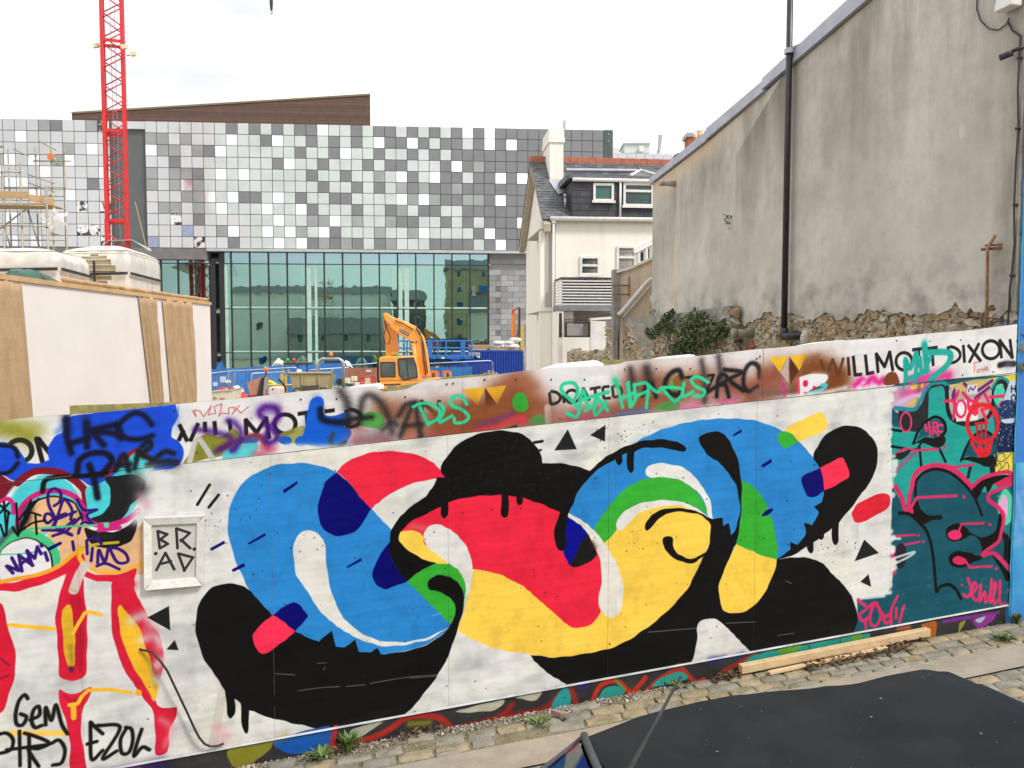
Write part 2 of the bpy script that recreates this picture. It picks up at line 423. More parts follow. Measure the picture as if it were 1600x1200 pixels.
    fill('176,910 174,947 174,980 183,1017 199,1055 219,1083 238,1110 243,1140 244,1178 261,1175 264,1145 274,1120 277,1104* 250,1106 243,1090 240,1068 252,1058 256,1030 252,1000 236,975 228,955 215,935 206,914', (212,30,58))
    spray('195,905 205,915', 10, (212,40,70), .7)
    line('252,1125 268,1140 258,1165', 9, (226,150,160), soft=5, alpha=.6)
    line('0,910 30,904 60,898 90,886 112,869 126,859', 6.5, (240,164,44))
    line('120,860 128,857 123,870 130,882', 6.5, (240,180,50)); line('128,857 150,851 184,848', 4.5, (190,180,44))
    line('141,889 157,895 180,895 202,889 226,880', 5.5, (240,176,60))
    line('226,836 228,905', 4, (236,170,70), alpha=.8)
    fill('103,945* 110,945 114,965 117,1000 116,1038 105,1040 99,1002 97,955', (222,176,44))
    spray('110,1010 112,1034', 4, (120,110,40), .5); spray('110,1044 112,1047', 4, (50,30,70), .9)
    line('114,990 118,982 128,965 135,957 158,961', 5.5, (248,190,46)); line('0,997 12,978 35,979 84,983', 6, (248,190,46))
    fill('0,942 11,977 22,1010 25,1037 19,1070 9,1100 0,1115 -60,1130 -60,940', (208,26,54)); line('-2,1027 14,1040 | -3,1062 14,1055', 4, (150,16,44), alpha=.8)
    fill('91,1082 93,1078 107,1084 125,1082 142,1073 144,1077 131,1107 126,1130 129,1162 136,1215 111,1215 109,1162 104,1130 95,1105', (214,28,58))
    fill('98,1084 112,1090 128,1087 118,1100 106,1096', (168,18,44), .6)
    line('108,1102 120,1100 128,1088 138,1079', 6, (248,190,46)); line('114,1102 115,1122', 8, (240,180,46)); line('138,1079 170,1078 204,1083', 5.5, (248,190,46)); disc(217, 1083, 5, 5, (244,170,50))
    fill('185,948 189,945 205,965 220,987 230,1017 240,1050 246,1075 242,1096 232,1080 217,1057 200,1025 189,992 185,965', (240,186,46))
    spray('238,1050 244,1075', 5, (150,120,40), .5)
    for s_ in ('205,970 225,962 238,975', '222,1000 240,995 252,1008', '245,1040 258,1030', '246,1060 262,1066 255,1085'): spray(s_, 10, (224,218,214), .72)
    for s_ in ('225,985 235,1000', '244,1015 247,1030', '232,975 243,985'): spray(s_, 7, (206,110,130), .45)
    line('132,884 122,902 115,922', 15, (204,200,194), alpha=.92); line('110,922 120,925', 3, (170,160,90), soft=2, alpha=.7)
    GB_ = (22, 21, 18)
    line('15,1146 55,1146 102,1146', 8.5, (250,200,70), alpha=.85, soft=1)
    line('43,1092 38,1086 29,1096 24,1117 26,1132 35,1133 41,1121 32,1116 | 47,1125 61,1118 60,1104 52,1110 49,1126 54,1137 65,1134 | 71,1133 71,1106 80,1126 87,1102 96,1132 105,1147', 5.6, GB_, soft=.7)
    line('-4,1148 10,1146 20,1156 16,1172 -2,1178 | 30,1143 31,1197 | 45,1150 46,1206 | 10,1172 75,1164 | 38,1146 52,1150 76,1161 60,1170 44,1171 60,1198 | 80,1162 92,1157 101,1172 96,1192 82,1196', 5.4, GB_, soft=.7)
    line('141,1130 141,1150 143,1187 160,1173 | 136,1163 151,1159 | 141,1129 150,1138 160,1147 | 152,1134 187,1137 160,1185 182,1174 | 198,1137 188,1156 190,1177 201,1176 207,1157 205,1140 196,1137 | 221,1140 213,1164 209,1182 222,1168 233,1172', 5.6, GB_, soft=.7)
    line('10,885 20,896 | 11,885 29,892 | 18,872 29,892 | 34,893 29,868 51,884 | 31,883 45,872 | 42,861 50,884 | 42,862 54,873 58,855 | 58,856 64,866 | 70,864 74,876 | 64,851 65,854', 5.2, PUR, smooth=False)
    line('144,857 142,877 | 152,880 154,860 163,878 169,857 | 170,856 183,879 199,878 196,866 184,858 171,856 | 151,885 165,881 186,890 | 113,847 115,860 | 135,845 149,841 158,850 | 135,846 136,866', 4.6, PUR)
    line('82,823 86,812 76,790 75,772 84,764 94,770 93,784 84,791 | 84,810 78,804 71,804 69,812 74,818 82,812 | 84,824 92,800 100,781 112,797 110,812 | 92,806 102,803 | 86,813 118,800 | 120,781 130,797 151,797* 135,806 147,821* 129,817 122,834 | 105,829 128,806 | 100,826 116,812 | 66,829 93,830 112,837 | 87,824 111,836 | 82,838 100,832', 4.4, PUR)
    line('45,827 90,824 150,821', 3.5, (90,190,140)); disc(167, 821, 4, 4, (100,210,160))
    line('0,802 13,787 | 6,785 10,836 | 0,790 15,803 | 0,820 8,838 13,800 | 25,787 28,838 | 19,824 28,836 34,815 | 30,812 48,787 | 48,782 38,808 30,833 | 30,832 50,818 69,814 | 45,800 63,806 | 55,806 57,835 | 60,780 48,792', 3, BLK)
    spray('45,795 40,815', 8, BLK, .8)
    line('103,655 105,684 111,708 | 111,693 138,685 | 135,662 136,699 | 142,673 180,664 | 144,675 162,696 | 147,675 177,678 190,685 183,667', 9.5, (16,20,44), soft=2.5)
    spray('104,650 106,672', 9, (16,24,60), .6); spray('133,655 137,672', 9, (16,24,60), .6)
    line('237,664 225,650 210,646 192,657 184,670 195,684 217,687 238,681', 8, (16,20,44), soft=2.5)
    line('139,727 147,750 152,778 | 120,743 124,720 142,709 165,709 175,720 168,731 158,743', 9, (16,18,34), soft=2)
    line('180,735 193,711 201,736 | 184,728 202,726 | 216,705 210,732 | 222,698 232,690 235,698 222,708 | 221,712 240,720 | 271,709 258,706 246,714 236,724 | 230,727 255,722 276,723', 8, (22,24,30), soft=2.5)
    spray('255,725 275,727 245,730', 8, (60,62,68), .5)
    line('66,768 69,753 81,747 105,745 135,744 166,739', 7.5, (18,18,20), soft=1)
    line('28,714 22,700 0,696 | 28,724 15,738 0,741', 6, (18,20,34), soft=1.5)
    fill('74,856 95,846 97,850 77,861', NAV, smooth=False)
    for s_, c_ in (('232,742 250,760 235,785', 15), ('225,790 240,800', 13), ('215,800 212,812', 11), ('300,725 330,735', 12), ('232,820 228,840', 6)): spray(s_, c_, (220,220,218), .95)
    spray('218,775 228,790', 8, (210,120,150), .35)
    spray('340,750 360,770 372,800 | 350,790 340,800', 9, (206,200,214), .5)
    # ---- top strip: printed name and logo, sprayed tags over it
    keep = IMG[:st].copy()
    def sign(spec, w=6.2, c=INK):                # printed capitals with square ends
        for run in spec.split('|'):
            P = [(a, b) for a, b, _ in pts_of(run)]; r_ = w*pxw(float(run.split()[0].split(',')[0]))/2
            for i, (a, b) in enumerate(zip(P[:-1], P[1:])):
                a, b = np.array(a), np.array(b); d = (b-a)/np.hypot(*(b-a)); n = np.array([-d[1], d[0]])*r_
                if i: a = a-d*r_*.6
                if i < len(P)-2: b = b+d*r_*.6
                q = cover(np.array([a+n, b+n, b-n, a-n]))
                if q: comp(q[0], q[1], q[2], c)
    sign('280,663 293,690 | 310,661 297,690 | 279,689 287,672 | 320,659 321,676 | 335,658 337,680 | 358,655 362,682 | 385,681 384,656 401,676 416,653 421,686')
    ring(445, 663, 16.5, 15, 6.2, INK); sign('465,647 492,643 | 479,646 481,669 | 507,643 523,641 | 541,640 543,669')
    ring(543, 654, 22, 14, 6, INK, -80, 80); sign('660,647 658,627 684,650 686,625')
    line('300,642 306,652 303,641 312,643 318,652 330,634 325,649 337,646 334,636 343,633 346,631 345,641 341,651 346,646 357,647 357,638 364,637 366,642 362,648 374,634 | 366,636 376,646 388,636', 1.2, (186,66,66), smooth=False)
    fill('288,724 300,702 312,684 325,677 345,682 366,670 376,684 360,706 335,714 305,722', (140,140,52))
    line('296,722 304,692 310,686 318,696 332,717', 8, (196,196,190))
    fill('348,718 352,702 372,697 398,690 402,702 392,716 370,722', (92,204,212)); line('345,702 372,690 400,681 412,690 418,700', 9, (140,50,66), soft=2); spray('410,700 425,702 400,712', 9, (190,90,110), .8)
    line('362,704 375,691 400,688', 8, (64,84,160), soft=1.5)
    fill('430,690 440,676 478,666 480,690', (150,150,66), .9)
    line('410,653 405,645 415,636 431,639 434,653 422,667 415,684 420,692 433,685 428,674 415,664', 8, (72,20,134), soft=4)
    spray('410,640 430,640', 11, (84,30,140), .55)
    line('356,658 368,663 377,680 366,703 | 305,671 329,675 354,681 361,688 352,697 338,705', 8.5, (70,30,124), soft=4.5, alpha=.92)
    fill('462,694 470,686 477,668 481,640 488,623 499,620 507,629 504,645 514,650 541,645 546,655 538,667 549,674 546,686 532,696 512,703 488,696', (18,92,206)); spray('495,626 486,650 482,676', 9, (20,90,210), .6); spray('540,690 525,700', 10, (70,130,210), .5)
    disc(446, 688, 10, 7, (30,90,190)); disc(470, 690, 9, 8, (24,92,206))
    spray('600,640 640,650 640,670', 26, (150,90,60), .85); spray('690,655 740,650 690,676 760,655 800,640 830,650 770,630', 34, BRN, 1); spray('690,668 740,662 800,650 835,645 805,612', 30, BRN, 1); spray('720,655 770,648 815,640', 22, (126,70,38), 1); spray('640,690 700,690 820,690', 16, (170,80,84), .75)
    spray('780,610 810,592 830,605', 18, (150,86,60), .8); spray('600,690 560,692 560,680', 16, (190,80,90), .7); spray('845,640 850,665', 20, (150,90,66), .8)
    fill('722,609 757,605 746,634', (224,170,40), smooth=False); fill('759,606 791,602 776,632', (222,166,40), smooth=False); fill('757.5,606 776,632 758,642', (90,52,26), smooth=False); spray('735,640 760,645 790,635', 17, BRN, 1)
    fill('562,662 566,650 580,643 596,648 601,662 590,670 572,668', (86,170,76)); spray('578,675 560,680', 9, (190,190,190), .35)
    line('500,640 503,655 520,660 543,660', 10, (14,20,44), soft=3)
    line('532,612 542,630 546,662', 12, (38,32,36), soft=7, alpha=.9); line('560,662 566,626 578,618 594,630 606,652 612,675', 10, (38,34,36), soft=6, alpha=.9); line('548,655 580,652', 7, (26,24,28), soft=4)
    line('625,682 638,648 648,632 652,655 657,682 | 632,666 658,664 | 622,650 634,633 648,630', 8, (34,34,36), soft=4, alpha=.92); line('597,672 612,660 620,664', 8, (40,40,44), soft=4, alpha=.8)
    line('520,678 516,690 524,700 538,692', 7.5, (60,66,74), alpha=.85, soft=1)
    spray('560,690 590,680 610,685', 14, (90,90,94), .45); spray('470,700 500,702 450,700 600,702 640,697 670,699', 7, (222,222,222), .85)
    line('645,636 657,631 673,632 686,642 684,654 667,664 | 656,637 668,663 | 686,631 693,641 686,660 706,650 | 729,632 722,622 712,619 703,626 707,635 722,641 732,652 724,660 711,661 709,654', 5, GRT, soft=.8)
    fill('800,630 804,617 814,614 823,620 825,636 816,645 805,641', (56,158,52)); fill('822,668 830,652 844,648 856,654 857,664', (60,150,74), .9)
    line('745,668 780,655 800,648', 9, (110,52,110), soft=4, alpha=.8); line('745,674 775,668 800,657 815,655', 9, (214,60,66), soft=4, alpha=.85); fill('785,672 806,664 806,672', (40,32,40)); spray('815,655 822,665', 9, (200,60,80), .8)
    line('855,637 857,662', 10, (196,190,188), alpha=.9, soft=1)
    def dicated(c=(46,40,40)):
        sign('858,613 860,632 | 879,611 881,630 | 903,628 911,607 921,626 | 906,620 918,619 | 921,608 938,605 | 929,606 931,625 | 941,605 943,623 | 941,605 952,604 | 942,614 951,613 | 943,623 954,622 | 956,603 958,621', 4.6, c)
        ring(860, 622, 15, 10, 4.6, c, -85, 85); ring(893, 620, 10, 10, 4.6, c, 40, 320); ring(958, 612, 13, 9, 4.6, c, -85, 85)
    spray('870,655 940,648 1000,635 985,600', 24, (146,92,76), .95); spray('880,660 940,650', 9, (180,80,96), .7)
    dicated()
    spray('1010,600 1060,605 1100,600 1040,622 990,630', 30, (140,84,60), 1); spray('1140,605 1190,610 1200,590 1170,625', 30, (140,82,60), 1); spray('1090,625 1140,622', 12, (170,110,110), .7)
    fill('1046,600 1060,586 1070,590 1066,612 1050,614', (130,90,46)); fill('1044,604 1050,592 1052,612 1044,614', (80,160,60)); fill('1020,640 1036,630 1058,625 1060,640', (70,150,72), .9)
    spray('1130,628 1150,626 | 1060,640 1090,634', 7, (220,80,150), .6); spray('965,650 990,645 1010,640', 5, (50,110,200), .6)
    sign('1070,590 1096,588 | 1104,587 1115,586 1103,612', 4.4)
    line('984,577 990,608', 8, (40,34,34), soft=6, alpha=.95); line('1009,576 1014,598', 12, (40,34,34), soft=7, alpha=.95); line('1010,600 1003,618 | 1018,600 1024,620', 7, (30,28,30), soft=2)
    line('1065,590 1060,579 1048,583 1039,596 1040,609 1055,618 1066,610', 7.5, (24,24,28), soft=2); line('1095,564 1100,592 1100,628', 7.5, (48,42,44), soft=5, alpha=.9)
    line('1122,558 1127,600', 8, (44,38,40), soft=6, alpha=.95); line('1119,620 1121,594 1128,585 1136,592 1128,601 | 1104,613 1130,600 1138,620 | 1131,578 1158,582 1140,594 1161,611', 6.5, (26,26,32), soft=1.5)
    line('1186,590 1184,573 1173,568 1163,580 1161,601 1169,612 1183,604', 6.8, (28,26,30), soft=2)
    line('897,626 902,610 895,599 879,601 877,612 895,629 904,642 899,652 886,646 | 904,640 910,610 918,638 | 905,626 950,612 930,622 930,649 947,627 | 930,618 949,642 | 914,642 932,630', 5.4, GRT, soft=.8)
    spray('960,594 962,600', 6, GRT, .9)
    line('962,596 972,637 | 981,598 984,636 994,620 | 972,622 990,614 | 979,600 986,634 | 990,601 992,622 | 990,602 1011,601 1009,638 | 991,620 1010,612 | 1012,602 1026,613 1034,606 1066,609 1054,627 1036,610 | 1068,599 1066,620 1082,612 | 1106,598 1090,589 1079,594 1086,604 1100,611 1096,619 1083,619', 5.2, GRT, soft=.8)
    spray('1240,580 1280,575 1310,590 1290,605 1260,590', 24, (122,68,34), 1); spray('1275,590 1310,596 1290,605', 20, (120,64,32), 1); spray('1195,590 1210,600 1215,580', 16, (150,84,64), .85); spray('1180,615 1240,612', 9, (130,90,86), .8)
    fill('1201,559 1230,556 1218,582', (236,188,46), smooth=False); fill('1231,558 1218.5,582 1232,600', (190,172,166), smooth=False); fill('1232.5,557 1247,579 1234,602', (84,46,22), smooth=False); fill('1233,556 1261,553 1248,579', (232,180,44), smooth=False)
    spray('1262,590 1285,600 1240,606', 14, (122,68,34), .8); spray('1258,565 1275,560', 9, (130,74,40), .6)
    sign('1281,562 1290,589 1300,562 1309,587 1317,559', 5, (98,56,32)); sign('1324,558 1326,587', 5, (60,34,24))
    fill('1246,606 1246,592 1258,586 1280,584 1292,588 1288,598 1272,606 1258,614 1247,616', (226,222,228)); spray('1270,588 1288,588', 6, (232,230,232), .7)
    line('1246,592 1247,616', 4.5, (220,60,110)); disc(1258, 599, 4, 5.5, (214,36,80)); line('1271,606 1272,614 | 1257,615 1260,616', 5, (190,40,90)); line('1262,616 1285,608 1290,602 1283,602', 5, (70,190,206))
    line('1222,600 1226,618', 7, (200,60,120), soft=2, alpha=.85)
    sign('1332,556 1335,586 1346,585 | 1351,554 1354,584 1365,582 | 1371,583 1368,553 1381,573 1389,550 1394,580', 5.4); ring(1411, 565, 12.5, 13.5, 5, INK)
    sign('1424,547 1444,544 | 1434,546 1436,574 | 1446,545 1464,543 | 1455,545 1457,572 | 1480,541 1484,569 | 1504,539 1506,567 | 1511,539 1532,565 | 1529,536 1513,567 | 1564,560 1561,532 1581,559 1577,530', 5.2); ring(1481, 555, 18, 13, 5, INK, -80, 82); ring(1547, 547, 13.5, 14, 5, INK)
    spray('1335,602 1345,594 1352,600 1362,591 1370,598 1380,594', 7, (220,40,140), 1); spray('1340,607 | 1353,605 | 1366,603 | 1348,598', 4, (230,225,228), .8)
    spray('1420,598 1450,590 1480,588', 12, (224,50,140), .9)
    fill('1381,601 1382,588 1390,581 1399,583 1403,592 1403,600', (122,66,38))
    spray('1320,606 1270,617 1230,621 1300,612', 4, (226,226,226), .8)
    line('1412,612 1414,590 1413,562 1421,576 1431,552 1428,602 | 1418,592 1440,584', 7.5, (34,166,156), soft=.8); line('1443,540 1447,580 | 1452,551 1482,552 1479,570 1452,594', 10, (34,166,156), soft=1); line('1436,560 1440,584 1452,560', 7, (34,170,158)); spray('1443,536 1444,544', 6, (34,170,158), .9)
    line('1519,568 1529,566 | 1522,567 1521,583 | 1526,579 1530,577 1529,582 1525,582 1526,578 | 1533,582 1533,576 1536,580 1538,574 1539,581 | 1541,580 1541,573 1543,578', 1.3, (206,90,90), smooth=False)
    line('1561,571 1570,569 1583,569', 9, (26,28,30), soft=1.5); spray('1575,572', 10, (140,150,170), .4)
    a_, b_ = int((on_hoarding(236, 700)[0]-TS0)/TPX), int((on_hoarding(1394, 700)[0]-TS0)/TPX)
    m_ = np.clip((np.arange(TW)-a_)/50, 0, 1)*np.clip((b_-np.arange(TW))/25, 0, 1)
    IMG[:st] += (keep-IMG[:st])*m_[None, :, None]      # the boards were rolled white after the strip was tagged
    # ---- right-hand characters
    fill('1393,604* 1400,600 1592,584* 1592,600 1590,975* 1560,955 1400,985 1331,995* 1340,960 1338,935* 1380,928 1392,915 1396,880 1392,840 1394,780', DTE)
    fill('1480,602 1592,584 1592,599 1482,614', (216,196,62), smooth=False)
    fill('1394,606 1480,600 1484,640 1440,640 1400,645', (196,160,184)); spray('1410,615 1430,612 1445,605', 9, (214,60,140), .8); line('1425,606 1440,603', 6, (226,190,60)); line('1436,602 1434,616 1433,630', 6, (90,80,90), soft=2, alpha=.7); line('1400,632 1420,622 1436,618', 7, (206,176,208), soft=2); line('1422,632 1430,626', 6, (200,186,70), soft=2)
    fill('1393,668 1430,672 1448,650 1449,612 1470,602 1480,612 1484,650 1512,662 1545,650 1553,660 1556,720 1556,765 1520,770 1500,745 1465,734 1430,748 1424,760 1418,790 1395,760 1393,700', TEA)
    fill('1405,638 1428,643 1440,630 1447,612 1456,602 1470,600 1480,607 1481,640 1474,606 1458,606 1451,614 1450,652 1437,665 1431,675 1408,668', (38,38,44))
    line('1399,638 1428,640 1438,626 1446,610 1457,599 1469,597 1479,602 1484,620', 6.5, (28,138,144)); line('1410,612 1412,602', 4, (34,170,158))
    fill('1485,606 1550,594 1549,640 1530,655 1510,660 1490,655', (176,166,150)); spray('1500,606 1540,600', 8, (216,190,70), .7)
    line('1479,606 1480,636 1485,652 1497,660 1512,663 1530,660 1545,650 1551,630 1553,608 1561,597 1570,600 1573,615 1569,640', 7, (26,26,32)); line('1549,608 1560,592 1572,594 1577,606 1575,630', 4.5, (28,138,144))
    fill('1556,604 1563,600 1570,612 1565,632 1556,632 1552,622', (66,196,168))
    line('1506,600 1522,612 1540,602 1550,595 | 1524,622 1545,606', 5, (110,30,120)); fill('1488,612 1492,606 1494,640 1488,625', (96,40,120))
    fill('1511,602 1527,600 1527,615 1511,617', (214,206,222), smooth=False); line('1513,612 1516,606 1520,610 1524,604', 2, (60,50,80)); fill('1494,627 1528,623 1528,656 1494,659', (232,226,226), smooth=False)
    line('1475,627 1490,629 1489,655 | 1497,612 1490,630 | 1504,614 1517,627 1530,622 | 1512,622 1514,640 1524,648 | 1538,616 1546,632 | 1546,621 1571,620 1560,635 | 1533,640 1541,657 | 1533,641 1546,637 | 1579,645 1560,646 1549,651', 5, PNK); ring(1501, 639, 7.5, 13, 4.2, PNK); fill('1517,632 1528,626 1528,648 1516,640', (226,44,70))
    fill('1558,655 1590,650 1588,706 1556,712', (14,34,78)); fill('1576,600 1592,597 1590,654 1564,656', (196,208,226), .9); fill('1564,628 1590,628 1589,650 1562,654', (20,44,96), .9)
    line('1580,604 1580,613 | 1586,604 1586,612 | 1580,608 1586,608 | 1581,632 1582,642 | 1581,632 1587,631 | 1581,637 1586,636', 2.2, (14,24,60), smooth=False); ring(1583, 622, 3, 4.5, 2.2, (14,24,60))
    for _ in range(260):
        u, v = 1558+prng.random()*30, 600+prng.random()*230
        line('%g,%g' % (u, v), .6+prng.random()*1.6, ((226,226,214), (222,206,110))[int(prng.random() < .4)], alpha=.85)
    fill('1554,708 1587,706 1586,742 1554,742', (226,208,84), smooth=False); line('1560,710 1568,709 1569,720 1558,720 1560,708 | 1572,718 1580,708 | 1556,730 1562,724 1566,732 1572,722 1576,730 1572,738 | 1558,738 1564,732', 1.1, (40,40,30))
    fill('1432,690 1438,674 1449,660 1462,655 1473,661 1475,674 1468,683 1451,682 1438,684', DTE); line('1427,693 1434,675 1446,660 1461,652 1474,659 1477,673 1470,683', 5, BLK)
    fill('1428,694 1442,684 1457,684 1474,681 1478,688 1473,697 1460,699 1446,694 1436,692', (20,20,22))
    line('1445,664 1447,674 | 1446,670 1453,668 | 1451,660 1453,680 | 1458,660 1457,679 | 1458,660 1464,662 1463,668 1458,670 1466,681 | 1472,665 1466,665 1465,674 1471,675', 3.6, (226,50,110))
    fill('1504,716 1512,695 1520,684 1535,676 1550,682 1556,697 1552,712 1531,714 1510,712', DTE); line('1501,720 1511,696 1522,681 1536,674 1551,682 1557,700', 4.5, BLK); fill('1500,720 1512,713 1531,715 1552,712 1557,726 1545,730 1526,724 1510,719', (18,18,20)); line('1550,728 1551,745', 10, (30,30,34)); line('1556,660 1556,720', 4, (26,70,80))
    ring(1535, 662, 24, 29, 7, (216,34,42)); line('1524,662 1543,661 | 1526,662 1527,687 | 1533,664 1533,689 | 1540,662 1540,685', 4, (206,30,46), smooth=False)
    line('1517,690 1526,706 1530,696 1537,708 1542,694 1546,702 1528,711 1543,711 1549,690', 4.6, (224,34,46)); fill('1520,696 1528,702 1544,700 1543,712 1528,712', (224,34,46))
    line('1393,698 1430,703 1438,694 | 1394,672 1408,674 | 1436,697 1439,728 | 1467,701 1477,722', 4, BLK); line('1516,729 1512,746', 6, (26,40,44))
    line('1396,712 1413,702 1432,704 1466,702', 4, PNK); disc(1475, 700, 3, 3, PNK); ring(1415, 660, 8.5, 15, 3.2, (214,60,110)); fill('1394,712 1410,706 1424,704 1412,716 1398,718', (34,30,36), .9); line('1400,735 1420,716 1432,705', 6, (196,60,110), soft=3, alpha=.8)
    fill('1427,760 1434,745 1446,737 1462,733 1482,737 1501,751 1515,766 1540,770 1562,790 1567,812 1560,850 1540,872 1585,905 1588,960 1440,960 1400,900 1400,810 1420,800', DTE)
    line('1425,757 1428,745 1436,735 1449,730 1462,728 1483,731 1500,742 1512,755 1518,764', 8, PNK); line('1483,731 1520,727', 4, PNK); disc(1512.5, 726, 2.4, 2.4, PNK)
    line('1431,790 1430,758 1436,745 1447,737 1462,733.5 1482,738 1501,752 1515,767 1524,781 1534,806', 4.5, BLK)
    fill('1424,800 1432,781 1438,795 1447,804 1458,805 1470,806 1471,812 1457,812 1444,819 1436,813', BLK)
    line('1426,757 1421,774 1420,792 1424,799 | 1398,760 1408,776 1414,796 1424,801', 7, PNK)
    line('1405,802 1421,804 1436,817 1447,830 1454,850 1458,874 1461,906 1463,925 1469,917 1482,914 1493,921 1501,936', 5.2, BLK)
    line('1424,793 1432,778 1494,775', 4.6, PNK, smooth=False); disc(1506, 776, 2.6, 2.6, PNK)
    fill('1519,765 1531,751 1552,744 1572,742 1576,746 1553,756 1543,771 1538,760 1526,780', BLK); fill('1553,756 1566,749 1580,744 1582,755 1566,760', (206,40,90))
    fill('1560,762 1576,762 1587,790 1586,870 1572,880 1566,800', (30,110,120)); disc(1571, 793, 12, 28, (84,204,164)); disc(1568, 793, 7, 19, (216,170,212)); line('1572,838 1576,850 1575,880', 7, (16,18,40))
    fill('1561,802 1557,826 1545,837 1533,839 1517,833 1508,823 1493,818 1480,825 1478,838 1488,846 1501,844 1517,837 1529,842 1534,854 1534,864 1540,862 1559,847 1564,832 1567,812', BLK)
    fill('1484,867 1498,861 1512,863 1526,868 1535,866 1536,871 1522,878 1508,885 1493,887 1483,879', BLK); fill('1548,866 1560,876 1572,890 1584,900 1572,908 1564,890', BLK); line('1567,834 1571,848 1570,874', 6, BLK)
    line('1520,760 1534,748 1559,740 1575,738 1583,745 1582,755 1566,762 1545,773 1545,782 1559,793 1568,808 1564,832 1559,847 1540,861 1535,868 1552,865 1566,877 1582,895', 6.6, PNK)
    disc(1492, 836, 11, 8, PNK); line('1498,830 1502,819 1537,818', 3.8, PNK, smooth=False); disc(1547, 820, 2.6, 2.6, PNK); disc(1499, 876, 11, 7, PNK); line('1508,877 1515,887 1549,885', 3.8, PNK, smooth=False); disc(1557, 888, 2.2, 2.2, PNK)
    line('1397,842 1401,838 1430,836 | 1401,862 1411,852 1436,847', 3.4, PNK, smooth=False); disc(1435, 836, 2.2, 2.2, PNK); disc(1443, 847, 2.4, 2.4, PNK)
    disc(1407, 868, 9, 20, (34,28,40), .95); line('1395,858 1394,880 1397,895', 7, (216,50,110), soft=2)
    line('1340,938 1352,947 | 1341,962 1352,953 1362,944 1366,943 1358,962 1348,971 1341,962 | 1352,968 1353,990 | 1362,947 1359,972 1368,978 1376,962 1369,943 1380,962 1391,961 1392,978 | 1391,962 1381,966 1384,974 1391,970 | 1402,932 1392,955 1392,982 | 1400,951 1400,966 | 1412,947 1405,972', 4.8, PNK)
    line('1512,904 1517,920 1512,933 1505,929 | 1517,931 1526,918 1521,911 1519,931 1528,938 1532,914 1531,940 1538,925 1540,942 1547,926 1549,906 1547,942 1556,918 1553,911 1553,944 1562,930 1562,908 1562,942 1570,945 1577,943 1577,938', 4.6, PNK); disc(1503, 914, 2, 2, PNK); disc(1576, 921, 2, 2, PNK)
    y = 606.                                     # ragged rolled edge of the white against the teal
    while y < 930:
        e = 1390+7*math.sin(y*.045)+9*math.sin(y*.13+2)*max(0, math.sin(y*.021))+prng.normal()*3
        line('%g,%g %g,%g' % (1345, y+5, e, y+prng.normal()*1.5), 5+prng.random()*4, (222,222,219), soft=1.2, alpha=.9); y += 3+prng.random()*5
    line('1396,842 1406,842 | 1398,872 1428,863 1420,870 1400,880', 4, (216,222,222), alpha=.8); line('1338,930 1384,922 1390,915', 9, (222,222,219), soft=2)
    # ---- centre piece
    line('330,1175 345,1095 352,1050', 14, (190,182,172), alpha=.5); spray('340,1140 352,1150 345,1160', 12, (222,150,160), .45)
    spray('1065,672 1000,690 1220,662', 7, (170,190,214), .4); spray('400,760 380,780 430,735', 8, (236,232,220), .7)
    fill('1271,714 1277,697 1290,680 1307,669 1327,665 1347,670 1360,681 1369,697 1371,717 1365,742 1352,763 1332,790 1310,817* 1310,844 1305,852 1300,845 1300,825* 1287,836* 1286,841 1282,844 1279,841* 1271,847* 1271,860 1266,865 1262,860 1261,854* 1234,870* 1214,874* 1230,840 1262,790 1275,745', BLK)
    fill('900,774 920,747 937,732 962,716 990,700 995,691 1020,677 1050,666 1080,659 1112,655 1145,654 1177,657 1200,664 1225,675 1247,689 1262,705 1275,722 1284,742 1286,770 1284,785* 1272,791* 1279,800* 1269,821* 1256,817* 1258,835 1246,851* 1235,847* 1234,860* 1225,866 1214,873* 1150,884 1112,845 1040,790 945,848* 900,807* 886,803 890,786', BLU)
    fill('738,889* 760,880 860,900 930,900 945,847* 962,829 982,807 1007,796 1035,790 1060,790 1080,795 1100,805 1110,820 1110,840 1103,860 1098,871* 1087,895 1070,925 1040,957 1012,980 982,1000 950,1014 900,1024 862,1027 825,1022 775,1014 740,1000 715,986* 725,955 732,930 737,905', YEL)
    fill('460,724 435,726 407,736 382,752 366,775 357,805 357,832 361,855 370,880 387,917 407,942 425,961 470,1005 560,1024 600,1022 630,1017 660,1009 687,994 707,973* 636,908* 617,885 609,860 612,827* 580,795 525,737* 490,726', BLU)
    fill('626,831* 640,815 662,804 700,784 730,776 783,772 820,777 850,788 875,799* 887,806* 907,822 925,844 934,865 939,887 939,912 935,940 938,957 927,972 912,980 895,980 880,972 865,957 845,940 825,922 800,907 775,896 750,891 738,889* 700,870 645,840', RED)
    spray('645,823 662,826', 6, (214,120,120), .5)
    fill('525,737* 540,724 565,711 595,705 625,706 655,712 675,722 690,737 695,747* 682,748 662,751 635,759 605,775 587,789 579,796* 565,779 552,762 537,747', RED)
    fill('525,738* 512,750 505,762 499,782 497,802 502,822 512,832 530,837 547,834 560,825 570,812 579,796* 565,779 552,762 537,748', NAV)
    fill('580,796* 587,789 605,775 635,759 662,751 682,748* 676,762 660,777 640,792 622,810 612,827*', (220,219,213)); spray('640,776 660,764', 6, (190,198,206), .5)
    fill('610,846 595,865 585,885 582,900 587,912 600,920 615,917 636,908* 617,885 609,860', NAV)
    fill('636,908* 645,901 660,890 682,880 700,880 715,890 725,905 728,922 722,950 703,975*', GRN)
    fill('626,831 645,829 661,837 663,848 675,862 701,881* 682,881 662,875 640,863 627,850 623,842', YEL)
